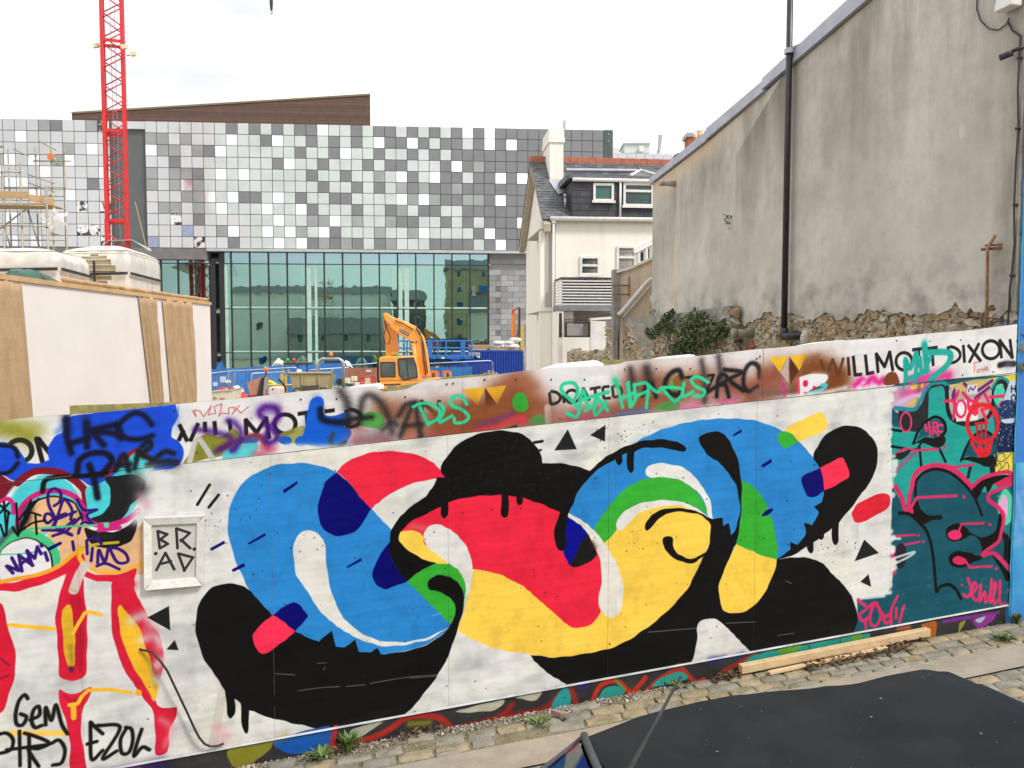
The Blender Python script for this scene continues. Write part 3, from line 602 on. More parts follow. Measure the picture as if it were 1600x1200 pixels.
    fill('485,828 468,834 459,850 459,870 462,895 475,917 490,940 507,962 525,977 545,991 570,1002 595,1009 625,1009 650,1004 675,997 702,979* 675,993 650,1000 625,1003 600,1002 575,995 555,982 537,965 522,937 515,912 511,890 509,868 506,848 498,834', (224,223,216))
    fill('355,912 335,916 322,927 310,947 306,975 310,1005 322,1035 350,1075 352,1079* 355,1115 361,1123 367,1115 366,1092* 376,1099* 379,1137 384,1146 389,1137 389,1109* 410,1118 440,1126 475,1134 510,1142* 625,1121* 645,1105 667,1077 684,1055 700,1025 711,995 720,967 725,942 722,922 710,906 695,899 680,900 668,909 671,920 683,924 700,931 710,942 711,957 706,973 687,995 660,1010 630,1018 600,1022 595,1021* 590,1012* 580,1020* 561,1018* 555,1000* 539,1012* 525,1009* 518,986* 499,1002* 480,996 462,986 440,970 425,961* 407,942 389,921 375,914', BLK)
    fill('680,820 667,824 662,837 667,852 680,865 702,881 717,892 725,905 727,922 725,942* 732,922 737,897 736,872 730,855 721,845 707,830 693,822', (222,220,216))
    fill('887,800* 907,812 925,826 944,847 957,868 965,885 972,907 974,930 970,952 960,964 947,962 937,952 935,940 939,912 939,887 934,865 925,844 907,822 887,807*', (224,222,212))
    fill('887,807* 905,820 919,836* 907,850 900,865 891,883* 884,872 880,861 885,850 883,825', (4,8,140)); fill('919,835* 927,850 933,866* 922,877 910,884 897,886 891,883* 900,865 907,850', (24,22,22)); spray('925,848 930,856', 4, (70,60,60), .5)
    fill('689,736 692,722 710,700 732,684 760,675 785,673 807,676 825,685 839,699 846,712 847,725* 870,724 895,727 922,736* 932,726 950,712 975,699 995,691 1020,687 1040,687 1060,692 1072,701 1067,706 1050,702 1025,699 1005,700 991,705* 990,732 985,739 980,732 980,708* 972,712* 972,722 967,727 962,722 962,717* 937,732 920,747 900,774 895,787 887,807 884,825 885,850 880,860 872,859 867,845 867,825 875,800* 850,789 825,780 817,778* 816,786 812,790 807,786 807,776* 794,774* 794,805 789,809 783,805 783,774* 760,774 730,777 700,785* 699,805 694,810 689,805 688,792* 662,805 640,816 626,831* 623,842 627,850 640,862 662,874 682,880* 660,890 645,901 636,908* 617,885 609,860 609,840 614,825 625,807 645,790 665,775 677,760 682,747* 695,746*', BLK)
    fill('927,826* 940,807 960,780 982,760 1007,749 1030,746 1052,747 1075,757 1092,775 1105,797 1108,806* 1095,797 1075,787 1050,782 1025,782 1000,787 980,797 967,810 962,829 944,849*', GRN)
    fill('1151,850* 1175,861 1195,869 1214,874* 1212,886 1202,912 1187,937 1170,952 1150,958 1135,956 1127,947 1123,927 1125,907 1135,882 1146,858', YEL)
    fill('1157,749* 1172,757 1187,772 1197,787 1205,810 1211,832 1214,852 1214,874* 1195,869 1175,861 1151,850* 1155,825 1158,800', GRN)
    fill('1009,735 1015,727 1032,724 1055,727 1077,737 1097,760 1110,785 1114,812* 1106,805 1104,792 1092,772 1075,757 1052,747 1032,746 1015,746 1009,741', (226,226,222))
    fill('963,823 966,810 980,796 1000,787 1025,782 1050,782 1075,787 1097,800 1114,812* 1100,804 1080,795 1060,790 1035,791 1010,797 992,807 977,824 970,829', (226,225,218))
    fill('1007,825 1010,815 1022,802 1040,795 1062,794 1082,797 1100,805 1115,812* 1130,840 1110,850 1110,822 1100,809 1085,802 1065,800 1047,801 1032,809 1020,820 1011,829', BLK)
    fill('1098,870* 1085,879 1070,879 1055,874 1042,862 1036,850 1036,841 1044,837 1051,841 1052,852 1057,864 1070,871 1085,872 1104,862*', BLK)
    fill('1092,687 1097,680 1110,675 1125,676 1137,685 1146,702 1154,725 1158,755 1158,787 1156,817 1151,848 1146,856 1135,882 1125,907 1123,927 1127,947 1135,956 1150,958 1170,952 1187,937 1202,912 1212,886 1214,874* 1245,871 1262,872 1282,879 1300,896 1320,917 1332,936 1339,960 1337,980 1331,992* 1173,1020* 1160,1005 1145,990 1132,977 1120,969 1107,966 1095,970 1089,982 1089,1000 1085,1020 1079,1038* 887,1071* 870,1060 850,1047 835,1033 828,1023* 862,1027 900,1024 950,1014 982,1000 1012,980 1040,957 1070,925 1087,895 1098,871* 1104,860 1110,840 1110,820 1114,812* 1129,809* 1129,822* 1138,817* 1142,837* 1150,825 1156,800 1155,780 1150,760 1140,742 1136,735 1122,722 1107,712 1097,700', BLK)
    fill('1281,731* 1295,724 1310,716 1318,718 1327,737 1325,746 1308,757 1287,767* 1286,750', (250,50,82)); fill('1281,731* 1268,737 1255,744 1252,752 1259,772 1267,777 1278,773 1287,767* 1286,750', NAV)
    fill('1225,673* 1240,662 1280,644 1287,647 1292,660 1289,672 1268,682 1247,690* 1237,679', YEL); fill('1225,673* 1217,677 1215,686 1224,699 1230,700 1238,696 1247,690* 1237,679', GRN)
    fill('1331,800 1340,787 1375,771 1386,772 1391,782 1387,794 1345,817 1336,816 1332,807', (220,34,54))
    fill('426,961* 450,944 460,941 467,944 479,959 480,965 462,986* 445,973', NAV); fill('426,961* 413,971 400,985 394,995 405,1020 415,1021 437,1007 462,986* 445,973', (250,48,84))
    for q in ('442,766 464,752 465,756 444,771', '387,849 414,833 415,837 389,851', '542,885 564,872 565,876 542,888', '328,857 350,845 352,849 330,861', '362,890 381,880 383,885 364,894', '1144,680 1158,671 1159,675 1146,682', '1189,727 1205,717 1206,722 1192,731', '1190,805 1197,797 1207,794 1208,797 1200,805 1191,807'): fill(q, NAV, smooth=False)
    for q in ('887,671 901,702 866,704', '946,664 945,690 922,680', '230,965 264,947 266,985', '260,1015 273,1000 279,1016', '1350,843 1373,864 1335,877', '1357,897 1361,917 1344,909'): fill(q, (30,32,32), smooth=False)
    line('308,789 327,758 | 326,793 341,774', 4.6, (28,28,26)); line('834,692 847,690', 4.4, (28,28,26)); disc(845, 704, 2.5, 2, (28,28,26))
    # ---- plinth strip under the trim
    pb = int((-0.02-TT0)/TPX)
    nn = fbm(TH, TW, (30, 80), 21)
    IMG[:pb] = np.array([.20, .20, .205])+(nn[:pb, :, None]-.5)*.10
    spray('150,1215 200,1210 250,1195', 14, (50,30,90), .9); spray('180,1205 215,1200', 6, (150,60,140), .6)
    fill('356,1172 400,1160 424,1154 422,1170 404,1186 380,1200 362,1196', (134,132,40)); fill('428,1158 470,1144 517,1136 512,1168 470,1178 440,1174', (22,88,178)); spray('432,1155 445,1150', 7, (200,170,120), .6)
    line('524,1137 518,1170', 9, (180,44,50)); line('516,1174 560,1160 590,1150 612,1138 632,1124 655,1119 685,1122 706,1140', 10, (176,42,34), soft=1.5); fill('548,1142 600,1124 580,1142 550,1156', (180,180,160)); spray('640,1132 670,1130', 6, (130,126,40), .9)
    line('706,1140 750,1130 785,1118 800,1102 | 780,1122 850,1108 875,1085 | 892,1078 900,1100', 9, (150,40,34), soft=2); fill('712,1112 786,1094 774,1110 720,1114', (188,186,166)); fill('806,1090 846,1082 838,1094 822,1094', (190,186,160)); fill('874,1082 888,1076 890,1102 862,1108', (40,150,150)); 
    line('924,1100 935,1076 950,1066 966,1066 985,1082 1000,1070 1008,1060', 8, (196,48,34), soft=1); fill('934,1098 946,1076 962,1072 976,1084', (44,150,140)); line('962,1064 976,1078', 4, (70,150,60)); line('1010,1080 1030,1062 1050,1050 1064,1046 | 1060,1040 1070,1050 1086,1066 1100,1062', 7, (180,50,40), soft=1); fill('1020,1074 1040,1056 1066,1050 1072,1062', (46,156,146)); spray('1110,1032 1130,1030', 7, (50,40,130), .9); spray('1160,1022 1150,1026', 5, (20,60,150), .8); line('1130,1050 1160,1034 1180,1024', 8, (150,50,40), soft=2); spray('905,1075 918,1072', 5, (50,40,120), .8)
    fill('1160,1040 1185,1022 1250,1010 1358,990 1346,1012 1300,1030 1180,1062', (38,150,136)); fill('1218,1014 1252,1008 1240,1020 1224,1024', (92,160,50)); fill('1330,994 1348,991 1344,1002 1334,1002', (92,160,50)); line('1265,1010 1262,1035 | 1312,1004 1308,1020', 3, (30,90,84), soft=2, alpha=.7)
    spray('1404,983 1420,981', 5, (190,100,50), .8); disc(1422, 990, 6, 6, (176,96,40)); fill('1440,978 1462,971 1461,1000 1450,1002 1450,985', (176,96,40)); line('1475,972 1510,966 1560,958', 5, (130,40,150)); fill('1500,974 1510,970 1498,988', (140,140,60)); fill('1522,968 1556,960 1545,975 1530,982', (150,50,160)); fill('1524,968 1540,964 1532,973', (170,210,216))
    # ---- wear: spots, scuffs and scratches
    for _ in range(520):
        u, v = 230+prng.random()*1160, 650+prng.random()*480
        line('%g,%g' % (u, v), .5+prng.random()**3*2.6, (40,40,38), alpha=.75)
    for cu, cv, r_, n_ in ((985,850,14,26), (655,955,22,18), (960,690,22,40), (1110,625,14,14), (1300,860,16,24), (340,820,14,22), (1000,680,20,24), (505,850,20,16)):
        for _ in range(n_): line('%g,%g' % (cu+prng.normal()*r_, cv+prng.normal()*r_*.8), .6+prng.random()**2*1.8, (52,50,40), alpha=.8)
    for _ in range(90):
        u, v = 690+prng.random()*230, 690+prng.random()*90
        line('%g,%g %g,%g' % (u, v, u+prng.normal()*3, v+prng.normal()*2), .7, (120,122,124), alpha=.35)
    for a in ('464,1080 500,1075 530,1073', '540,1073 570,1070', '578,1068 640,1058 700,1054', '640,1060 690,1056', '495,1037 510,1036', '505,1047 508,1042', '430,1053 460,1055', '1012,988 1050,985 1086,982', '1134,974 1180,972', '1215,993 1240,990', '1228,908 1236,912', '675,962 690,958', '770,1008 800,1003', '875,1008 900,1007 930,1000'): line(a, 1., (186,188,186), alpha=.6)
    for a in ('964,990 1000,986', '875,1010 925,1002', '780,930 788,940', '782,992 792,982', '1000,912 1018,905'): line(a, 1.2, (255,222,120), alpha=.6)
    for _ in range(40):
        u, v = 1330+prng.random()*240, 900+prng.random()*70
        line('%g,%g %g,%g' % (u, v, u+prng.normal()*5, v+prng.normal()*3), .8, (110,170,178), alpha=.5)
    roll = fbm(TH, TW, (9, 70), 51, 4)+.8*fbm(TH, TW, (120, 160), 52, 3); roll -= roll.mean()
    IMG[:] *= (1+.06*roll)[..., None]; IMG[:] += (.03*np.clip(roll, -.3, .5))[..., None]
    grime = fbm(TH, TW, (40, 26), 33, 5)
    IMG[:] *= (1-.06*np.clip(grime-.45, 0, 1)/.3)[..., None]
    low = np.clip(1-(np.arange(TH)*TPX+TT0)/.10, 0, 1)[:, None]*np.clip(fbm(TH, TW, (30, 60), 5)*1.6-.5, 0, 1)
    IMG[:] += (np.array([.36, .33, .28])-IMG)*(low*.22)[..., None]
    np.clip(IMG, 0, 1, out=IMG)
# ---------------------------------------------------------------- street in front of the hoarding
def st(s, n, h=0.0): return hp(s, -.165+h, n)
asphalt = M('street_surface', (.37,.32,.25), (.29,.25,.195), 5, .9, bump=.5, bs=120, c3=(.40,.36,.29), ns3=160, amt3=.7)
earth = M('mossy_joints', (.22,.19,.125), (.12,.125,.045), 7, .95, bump=.8, bs=60, c3=(.32,.28,.21), ns3=50, amt3=.8)
mb = MB(); mb.hexa([st(-15, -.32, -3), st(16, -.32, -3), st(16, 14, -3), st(-15, 14, -3), st(-15, -.32, -.004), st(16, -.32, -.004), st(16, 14, -.004), st(-15, 14, -.004)])
struct(mb, 'street', earth)
mb = MB(); mb.grid(lambda i, j: st(-9+18*i, .405+(.735-.405)*j, .016+.004*mnoise.noise((i*30, j*2, 0))), 90, 4)
struct(mb, 'concrete_band', asphalt, smooth=True)
PV = M('road_concrete', (.27,.24,.19), (.21,.185,.145), 4, .9, bump=.4, bs=120)
mb = MB(); mb.add([st(-9, .735, .003), st(2.2, .735, .003), st(2.2, 9, .003), st(-9, 9, .003)], [(0,1,2,3)]); mb.add([st(2.2, 1.9, .003), st(9, 1.9, .003), st(9, 9, .003), st(2.2, 9, .003)], [(0,1,2,3)])
struct(mb, 'carriageway', PV)
setts = [M('sett_stone_%d' % i, c, c2, 9, .8, bump=.7, bs=50, c3=(.14,.135,.07), ns3=11, amt3=.7, obj=False) for i, (c, c2) in enumerate((((.34,.285,.185), (.25,.205,.13)), ((.31,.285,.23), (.235,.215,.175)), ((.38,.31,.20), (.28,.225,.145)), ((.28,.26,.215), (.21,.195,.16))))]
def blob_mesh(name, mat, seed, jit=.16, k=2, squash=.35):
    bm = bmesh.new(); bmesh.ops.create_cube(bm, size=1); bmesh.ops.subdivide_edges(bm, edges=bm.edges, cuts=1, use_grid_fill=True)
    r = random.Random(seed)
    for v in bm.verts:
        l = v.co.length
        if l > .8: v.co *= .87
        elif l > .65: v.co *= .965
        v.co += Vector((r.uniform(-1, 1), r.uniform(-1, 1), r.uniform(-1, 1)))*jit*.5
    me = bpy.data.meshes.new(name); bm.to_mesh(me); bm.free(); me.materials.append(mat)
    me.polygons.foreach_set('use_smooth', [True]*len(me.polygons)); return me
SM = [blob_mesh('sett', setts[i % 4], 40+i, .10) for i in range(8)]
PAVE = MB(); PAVE.add([st(-9, -.03, .001), st(9, -.03, .001), st(9, .402, .001), st(-9, .402, .001)], [(0,1,2,3)])
gutter = struct(PAVE, 'sett_strip', earth)
sl_ = math.atan(HSL)
def rot_street(yaw=0): return (0, -sl_, HTH+yaw)
r5 = random.Random(5)
for n0, w in ((.075, .10), (.185, .105), (.30, .115), (.385, .06)):
    s = -4.6
    while s < 6.5:
        L = r5.uniform(.17, .29)
        near_gravel = n0 < .12 and s < .9 and r5.random() < .75
        weedy = (-1.2 < s < 0.35) and r5.random() < .25
        if not (near_gravel or weedy or (n0 > .35 and s < 1.4 and r5.random() < .8)):
            inst(SM[r5.randrange(8)], 'sett', gutter, st(s+L/2, n0+w/2-.05, .0), rot_street(r5.uniform(-.04, .04)), (L-.018, w-.010, .026+r5.uniform(0, .014)))
        s += L
pav = MB(); pav.add([st(2.2, .737, .002), st(9, .737, .002), st(9, 1.9, .002), st(2.2, 1.9, .002)], [(0,1,2,3)])
paved = struct(pav, 'paver_strip', earth)
for row in range(10):
    s = 2.2+(row % 2)*.1
    while s < 5.9:
        inst(SM[r5.randrange(8)], 'paver', paved, st(s+.105, .745+.058+row*.113, .0), rot_street(r5.uniform(-.015, .015)), (.198, .104, .028+r5.uniform(0, .006)))
        s += .21
# loose stone and litter against the plinth
GR = [M('gravel_%d' % i, c, None, rough=.9, bump=.3, bs=80) for i, c in enumerate(((.36,.31,.25), (.26,.22,.17), (.55,.52,.46), (.20,.16,.12)))]
mb = MB(); r6 = random.Random(9)
for _ in range(2600):
    s = r6.uniform(-2.6, 1.35) if r6.random() < .85 else r6.uniform(-4.6, 4.2); n = abs(r6.gauss(.0, .075))+.006
    if n > .36: continue
    q = r6.uniform(.003, .011)*(1.3 if n < .12 else .8); c = Vector(st(s, n, .004+q*.4))
    ax = [Vector((r6.gauss(0, 1), r6.gauss(0, 1), r6.gauss(0, 1))).normalized()*q*r6.uniform(.6, 1.3) for _ in range(3)]
    mb.add([c+ax[0], c+ax[1], c+ax[2], c-ax[0], c-ax[1], c-ax[2]], [(0,1,2),(1,3,2),(3,4,2),(4,0,2),(1,0,5),(3,1,5),(4,3,5),(0,4,5)], r6.choice((0,0,1,1,2,3)))
struct(mb, 'gravel', GR, kind='stuff', fix=False)
LV = [M('dead_leaf_%d' % i, c, None, rough=.8) for i, c in enumerate(((.13,.075,.035), (.20,.12,.06), (.08,.05,.03)))]
mb = MB()
for s0, s1, n0, n1, k in ((1.55, 1.80, .02, .12, 130), (2.3, 3.25, .10, .22, 330), (3.1, 3.45, .03, .10, 60), (-.9, -.5, .02, .08, 60)):
    for _ in range(k):
        c = Vector(st(r6.uniform(s0, s1), r6.uniform(n0, n1), r6.uniform(.02, .06))); a = Vector((r6.gauss(0,1), r6.gauss(0,1), r6.gauss(0,.4))).normalized()*r6.uniform(.012, .035); b = a.cross(Vector((r6.gauss(0,1), r6.gauss(0,1), 1))).normalized()*r6.uniform(.004, .012)
        mb.add([c-a, c-b, c+a, c+b+Vector((0,0,.006))], [(0,1,2,3)], r6.randrange(3))
struct(mb, 'leaf_litter', LV, kind='stuff', fix=False)
# leaves of paper and a broken stone
for (u, v, lab, c, cat) in ((519, 1119+62, 'red paper scrap lying by the small weed', (.62,.08,.08), 'litter'), (545, 1183, 'second red paper scrap right of the weed', (.60,.10,.09), 'litter')):
    a, b = ray(u, v)
    s_, n_ = (u-506)/230-1.35, .07
    mb = MB(); mb.grid(lambda i, j: st(s_+.035*i+.01*j, n_+.022*j-.012*i, .05+.012*math.sin(3*i+2*j)), 3, 2)
    solo(mb, 'paper_scrap', M('paper_%d' % u, c, None, rough=.7), lab, cat)
mb = MB(); mb.prism(lambda x, y, z: st(.31+x*.9+z*.5, .19+z, .035+y), [(-.03, -.05), (.0, -.055), (.045, .03), (.03, .05), (-.02, .03)], 0, .03)
solo(mb, 'stone', M('pink_stone', (.34,.24,.21), (.28,.20,.18), 20, .8), 'loose pinkish stone lying on the mossy setts', 'stone')
# weeds growing along the foot of the hoarding
leafm = [M('weed_leaf_%d' % i, c, None, rough=.6) for i, c in enumerate(((.10,.16,.03), (.16,.22,.06), (.07,.11,.03)))]
def weed(s, n, hgt, k, label, spread=.09):
    mb = MB(); c = Vector(st(s, n, .01))
    for i in range(k):
        an = r6.uniform(0, 6.28); L = hgt*r6.uniform(.5, 1); d = Vector((math.cos(an), math.sin(an), 0)); base = c+d*r6.uniform(0, spread*.5)
        tip = base+d*spread*r6.uniform(.3, 1)+Vector((0, 0, L)); mid = (base+tip)/2+Vector((0, 0, L*.25)); wv = d.cross(Vector((0,0,1)))*r6.uniform(.006, .012)
        mb.add([base-wv*.4, base+wv*.4, mid+wv, mid-wv, tip], [(0,1,2,3), (3,2,4)], r6.randrange(3))
    solo(mb, 'weed', leafm, label, 'weed', fix=False)
weed(-1.18, .07, .13, 70, 'leafy green weed growing at the foot of the blue plinth'); weed(-1.36, .09, .06, 50, 'low weed clump left of the taller leafy weed', .12)
weed(.15, .20, .04, 40, 'tiny green weed between setts near the car'); weed(1.30, .06, .05, 30, 'small green weed by the left end of the timber'); weed(4.0, .30, .06, 50, 'green weed tuft in the setts near the blue wall', .10); weed(4.36, .05, .10, 40, 'weed in the corner where hoarding meets blue wall', .05)
# timber lying against the plinth
wood = M('pine_timber', (.66,.49,.29), (.57,.41,.23), 9, .65, c3=(.42,.25,.11), ns3=40, amt3=.35)
def timber(p0, p1, w, h, name, label, up):
    a, b = Vector(p0), Vector(p1); d = (b-a).normalized(); sd = Vector((HS, -HC, 0)); upv = Vector((0,0,1))
    mb = MB(); mb.hexa([a, b, b+sd*w, a+sd*w, a+upv*h, b+upv*h, b+sd*w+upv*h, a+sd*w+upv*h])
    return solo(mb, name, wood, label, 'timber', bevel=.004)
timber(st(1.80, .03, .035), st(3.50, .012, .045), .060, .064, 'timber', 'long pine timber beam lying on the setts against the plinth', 1)
timber(st(2.0, .115, .02), st(3.06, .085, .03), .045, .022, 'timber', 'thin pine batten lying in front of the long beam', 1)
# ---------------------------------------------------------------- the painted hoarding
paint_hoarding()
img = bpy.data.images.new('hoarding_paint', TW, TH, alpha=False)
px = np.ones((TH, TW, 4), np.float32); px[..., :3] = IMG
img.pixels.foreach_set(px.ravel()); img.update(); img.pack()
def paint_mat():
    m = bpy.data.materials.new('painted_boards'); m.use_nodes = True; t = m.node_tree; b = t.nodes['Principled BSDF']; nn, lk = t.nodes.new, t.links.new
    uv = nn('ShaderNodeUVMap'); uv.uv_map = 'paint'; tx_ = nn('ShaderNodeTexImage'); tx_.image = img; tx_.interpolation = 'Cubic'; tx_.extension = 'EXTEND'
    lk(uv.outputs[0], tx_.inputs[0]); lk(tx_.outputs[0], b.inputs['Base Color'])
    g = nn('ShaderNodeNewGeometry'); n = nn('ShaderNodeTexNoise'); n.inputs['Scale'].default_value = 26; n.inputs['Detail'].default_value = 8; lk(g.outputs['Position'], n.inputs['Vector'])
    n2 = nn('ShaderNodeTexNoise'); n2.inputs['Scale'].default_value = 3.2; n2.inputs['Detail'].default_value = 3; lk(g.outputs['Position'], n2.inputs['Vector'])
    a = nn('ShaderNodeMath'); a.operation = 'MULTIPLY_ADD'; a.inputs[1].default_value = 3.; lk(n2.outputs[0], a.inputs[0]); lk(n.outputs[0], a.inputs[2])
    bp = nn('ShaderNodeBump'); bp.inputs['Strength'].default_value = .35; bp.inputs['Distance'].default_value = .006; lk(a.outputs[0], bp.inputs['Height']); lk(bp.outputs[0], b.inputs['Normal'])
    r = nn('ShaderNodeMapRange'); r.inputs[3].default_value = .34; r.inputs[4].default_value = .62; lk(n.outputs[0], r.inputs[0]); lk(r.outputs[0], b.inputs['Roughness'])
    b.inputs['Specular IOR Level'].default_value = .16
    return m
PAINT = paint_mat(); PLYE = M('board_edge', (.14,.12,.09), (.10,.085,.065), 12, .8)
HO = thing('hoarding', 'long white site hoarding covered with a blue red yellow and black mural and graffiti', 'hoarding', hp(0, -.15, -.05))
def board(name, s0, s1, t0f, t1f, n0, n1, label=None, ns=1, bend=0., parent=None):
    """panel with painted UVs; t0f/t1f are heights or functions of s; bend bows it outwards"""
    f0 = t0f if callable(t0f) else (lambda s: t0f); f1 = t1f if callable(t1f) else (lambda s: t1f)
    vs, fs, uvs = [], [], []
    nt_ = 4 if bend else 1
    for i in range(ns+1):
        s = s0+(s1-s0)*i/ns
        for j in range(nt_+1):
            t = f0(s)+(f1(s)-f0(s))*j/nt_
            nb = n1+bend*math.sin(math.pi*i/ns)*(.3+.7*math.sin(math.pi*j/nt_)) if bend else n1
            vs.append(hp(s, t, nb)); uvs.append(((s-TS0)/(TS1-TS0), (t-TT0)/(TT1-TT0)))
    W = nt_+1; nf = len(vs)
    for i in range(ns+1):
        s = s0+(s1-s0)*i/ns
        vs.append(hp(s, f0(s), n0)); uvs.append(((s-TS0)/(TS1-TS0), (f0(s)-TT0)/(TT1-TT0)))
        vs.append(hp(s, f1(s), n0)); uvs.append(((s-TS0)/(TS1-TS0), (f1(s)-TT0)/(TT1-TT0)))
    mi = []
    for i in range(ns):
        for j in range(nt_): fs.append((i*W+j, (i+1)*W+j, (i+1)*W+j+1, i*W+j+1)); mi.append(0)
        a, b = nf+2*i, nf+2*i+2
        fs += [(a, a+1, b+1, b), (i*W, a, b, (i+1)*W), (i*W+nt_, (i+1)*W+nt_, b+1, a+1)]; mi += [1, 1, 1]
    fs += [tuple(range(nt_, -1, -1))+(nf, nf+1), tuple(range(ns*W, ns*W+nt_+1))+(nf+2*ns+1, nf+2*ns)]; mi += [1, 1]
    mb = MB(); mb.v = vs; mb.f = [list(f) for f in fs]; mb.m = mi
    o = part(mb, name, [PAINT, PLYE], parent or HO, label, fix=False)
    ul = o.data.uv_layers.new(name='paint')
    for p in o.data.polygons:
        for li in p.loop_indices: ul.data[li].uv = uvs[o.data.loops[li].vertex_index]
    bm = bmesh.new(); bm.from_mesh(o.data); bmesh.ops.recalc_face_normals(bm, faces=bm.faces); bm.to_mesh(o.data); bm.free()
    return o
seams = [-5.2, -4.086, -2.88, -1.6745, -.467, .738, 1.943, 3.158, 4.325]
rr = random.Random(3)
for a, b in zip(seams[:-1], seams[1:]):
    board('board', a+.0008, b-.0008, 0, 1.9625, -.022, 0+rr.uniform(-.0004, .0004), ns=6, bend=rr.uniform(.000, .004))
# top strip of printed sheets, its edge torn and buckled in places
def top_edge(s):
    base = 2.362+.004*math.sin(s*3.1)+.003*math.sin(s*7.7)
    u = 800+1300*(s*HC)/(HY0+s*HS)
    if 545 < u < 592: base += .0-.000
    if 592 < u < 660: base -= .046*min(1, (u-592)/4)*min(1, max(0, (660-u)/26))
    if 870 < u < 975: base -= .012*min(1, (u-870)/60)
    return base
for a, b in ((-5.2, -2.25), (-2.25, -.36), (-.36, 1.985), (1.985, 4.31)):
    board('strip_panel', a+.001, b-.001, 1.9665, top_edge, -.014, .003+(.002 if a > 0 else 0), 'white printed sign sheet with sprayed tags over the lettering' , ns=44, bend=.0035)
# buckled sheet edges leaning back above the strip, raw yellow ply behind it
for (u0, v0, u1, v1, h) in ((545, 604, 600, 600, .012), (842, 577, 946, 577, .032), (1018, 563, 1090, 548, .010), (1250, 541, 1330, 532, .010)):
    s0, s1 = on_hoarding(u0, v0)[0], on_hoarding(u1, v1)[0]
    mb = MB(); mb.grid(lambda i, j: hp(s0+(s1-s0)*i, 2.335+(.026+h*min(1, i*3.5)*min(1, (1-i)*9))*j, -.018-.03*j), 14, 2)
    part(mb, 'buckled_sheet', white, HO, smooth=True, fix=False)
OLIVE = M('olive_ply', (.42,.36,.10), (.28,.26,.10), 14, .8, c3=(.16,.17,.10), ns3=24, amt3=.8)
for (u0, v0, u1, v1, h0, h1) in ((104, 637, 275, 632, .052, .010), (600, 598, 700, 588, -.034, .006), (700, 588, 775, 583, .006, .004), (945, 573, 1000, 570, .028, .004)):
    s0, s1 = on_hoarding(u0, v0)[0], on_hoarding(u1, v1)[0]
    mb = MB(); mb.hexa([hp(s0, 1.9, -.078), hp(s1, 1.9, -.078), hp(s1, 1.9, -.066), hp(s0, 1.9, -.066), hp(s0, 2.362+h0, -.078), hp(s1, 2.362+h1, -.078), hp(s1, 2.362+h1, -.066), hp(s0, 2.362+h0, -.066)])
    part(mb, 'backing_board', OLIVE, HO)
# plinth below the boards, white drip trim, posts and rails at the back
for a, b in ((-5.2, -2.9), (-2.9, -.412), (-.412, 1.2), (1.2, 2.72), (2.72, 4.30)):
    board('plinth_board', a+.001, b-.001, -.19, -.014, -.03, -.004, ns=2)
mb = MB(); mb.hexa([hp(-5.2, -.0125, -.02), hp(4.325, -.0125, -.02), hp(4.325, -.0125, .008), hp(-5.2, -.0125, .008), hp(-5.2, -.0015, -.02), hp(4.325, -.0015, -.02), hp(4.325, -.0015, .004), hp(-5.2, -.0015, .004)])
part(mb, 'trim', M('trim_white', (.60,.63,.66), (.40,.42,.44), 5, .45), HO)
for s in np.arange(-5.1, 4.4, 1.206):
    mb = MB(); mb.hexa([hp(s-.04, -1.3, -.2), hp(s+.04, -1.3, -.2), hp(s+.04, -1.3, -.1), hp(s-.04, -1.3, -.1), hp(s-.04, 2.25, -.2), hp(s+.04, 2.25, -.2), hp(s+.04, 2.25, -.1), hp(s-.04, 2.25, -.1)])
    part(mb, 'post', plywood, HO)
for t in (.2, 1.1, 2.0):
    mb = MB(); mb.hexa([hp(-5.2, t, -.095), hp(4.3, t, -.095), hp(4.3, t, -.05), hp(-5.2, t, -.05), hp(-5.2, t+.07, -.095), hp(4.3, t+.07, -.095), hp(4.3, t+.07, -.05), hp(-5.2, t+.07, -.05)])
    part(mb, 'rail', plywood, HO)
mb = MB()                                                   # bolt heads along the strip
for u, v in ((273, 641), (470, 624), (526, 623), (633, 620), (698, 600), (708, 599), (757, 593), (806, 593), (861, 593), (913, 593), (976, 577), (1025, 576), (1078, 576), (1187, 557), (1400, 532), (1452, 533), (1500, 531), (1588, 532), (1503, 586), (1551, 581), (1182, 560)):
    s, t = on_hoarding(u, v); c = hp(s, min(t, 2.34), .006)
    mb.ball(c, .007, .007, .007, 8, 4)
part(mb, 'bolt_head', M('bolt', (.05,.05,.05), None, rough=.4, metal=.5), HO, smooth=True)
# framed lettering hung on the boards
fs0, ft0 = on_hoarding(229, 920); fs1, ft1 = on_hoarding(317, 811)
_, ftr = on_hoarding(312, 911); _, ftl = on_hoarding(228, 809)
PF = thing('picture_frame', 'small white wooden picture frame with BR.AD lettering hung on the hoarding', 'picture frame', hp((fs0+fs1)/2, min(ft0, ftr), .01))
def q4(a, b, c, d, n0, n1):
    return [hp(*a, n0), hp(*b, n0), hp(*b, n1), hp(*a, n1), hp(*d, n0), hp(*c, n0), hp(*c, n1), hp(*d, n1)]
A, B, C_, D_ = [on_hoarding(*p) for p in ((227, 920), (318, 912), (320, 804), (226, 808))]
def lerp2(a, b, k): return (a[0]+(b[0]-a[0])*k, a[1]+(b[1]-a[1])*k)
def inner(k):
    cx = ((A[0]+B[0]+C_[0]+D_[0])/4, (A[1]+B[1]+C_[1]+D_[1])/4)
    return [(p[0]+(cx[0]-p[0])*k, p[1]+(cx[1]-p[1])*k*.86) for p in (A, B, C_, D_)]
I = inner(.245); O_ = [A, B, C_, D_]
fw = M('frame_white', (.80,.79,.75), (.68,.66,.62), 20, .55, bump=.2, bs=60)
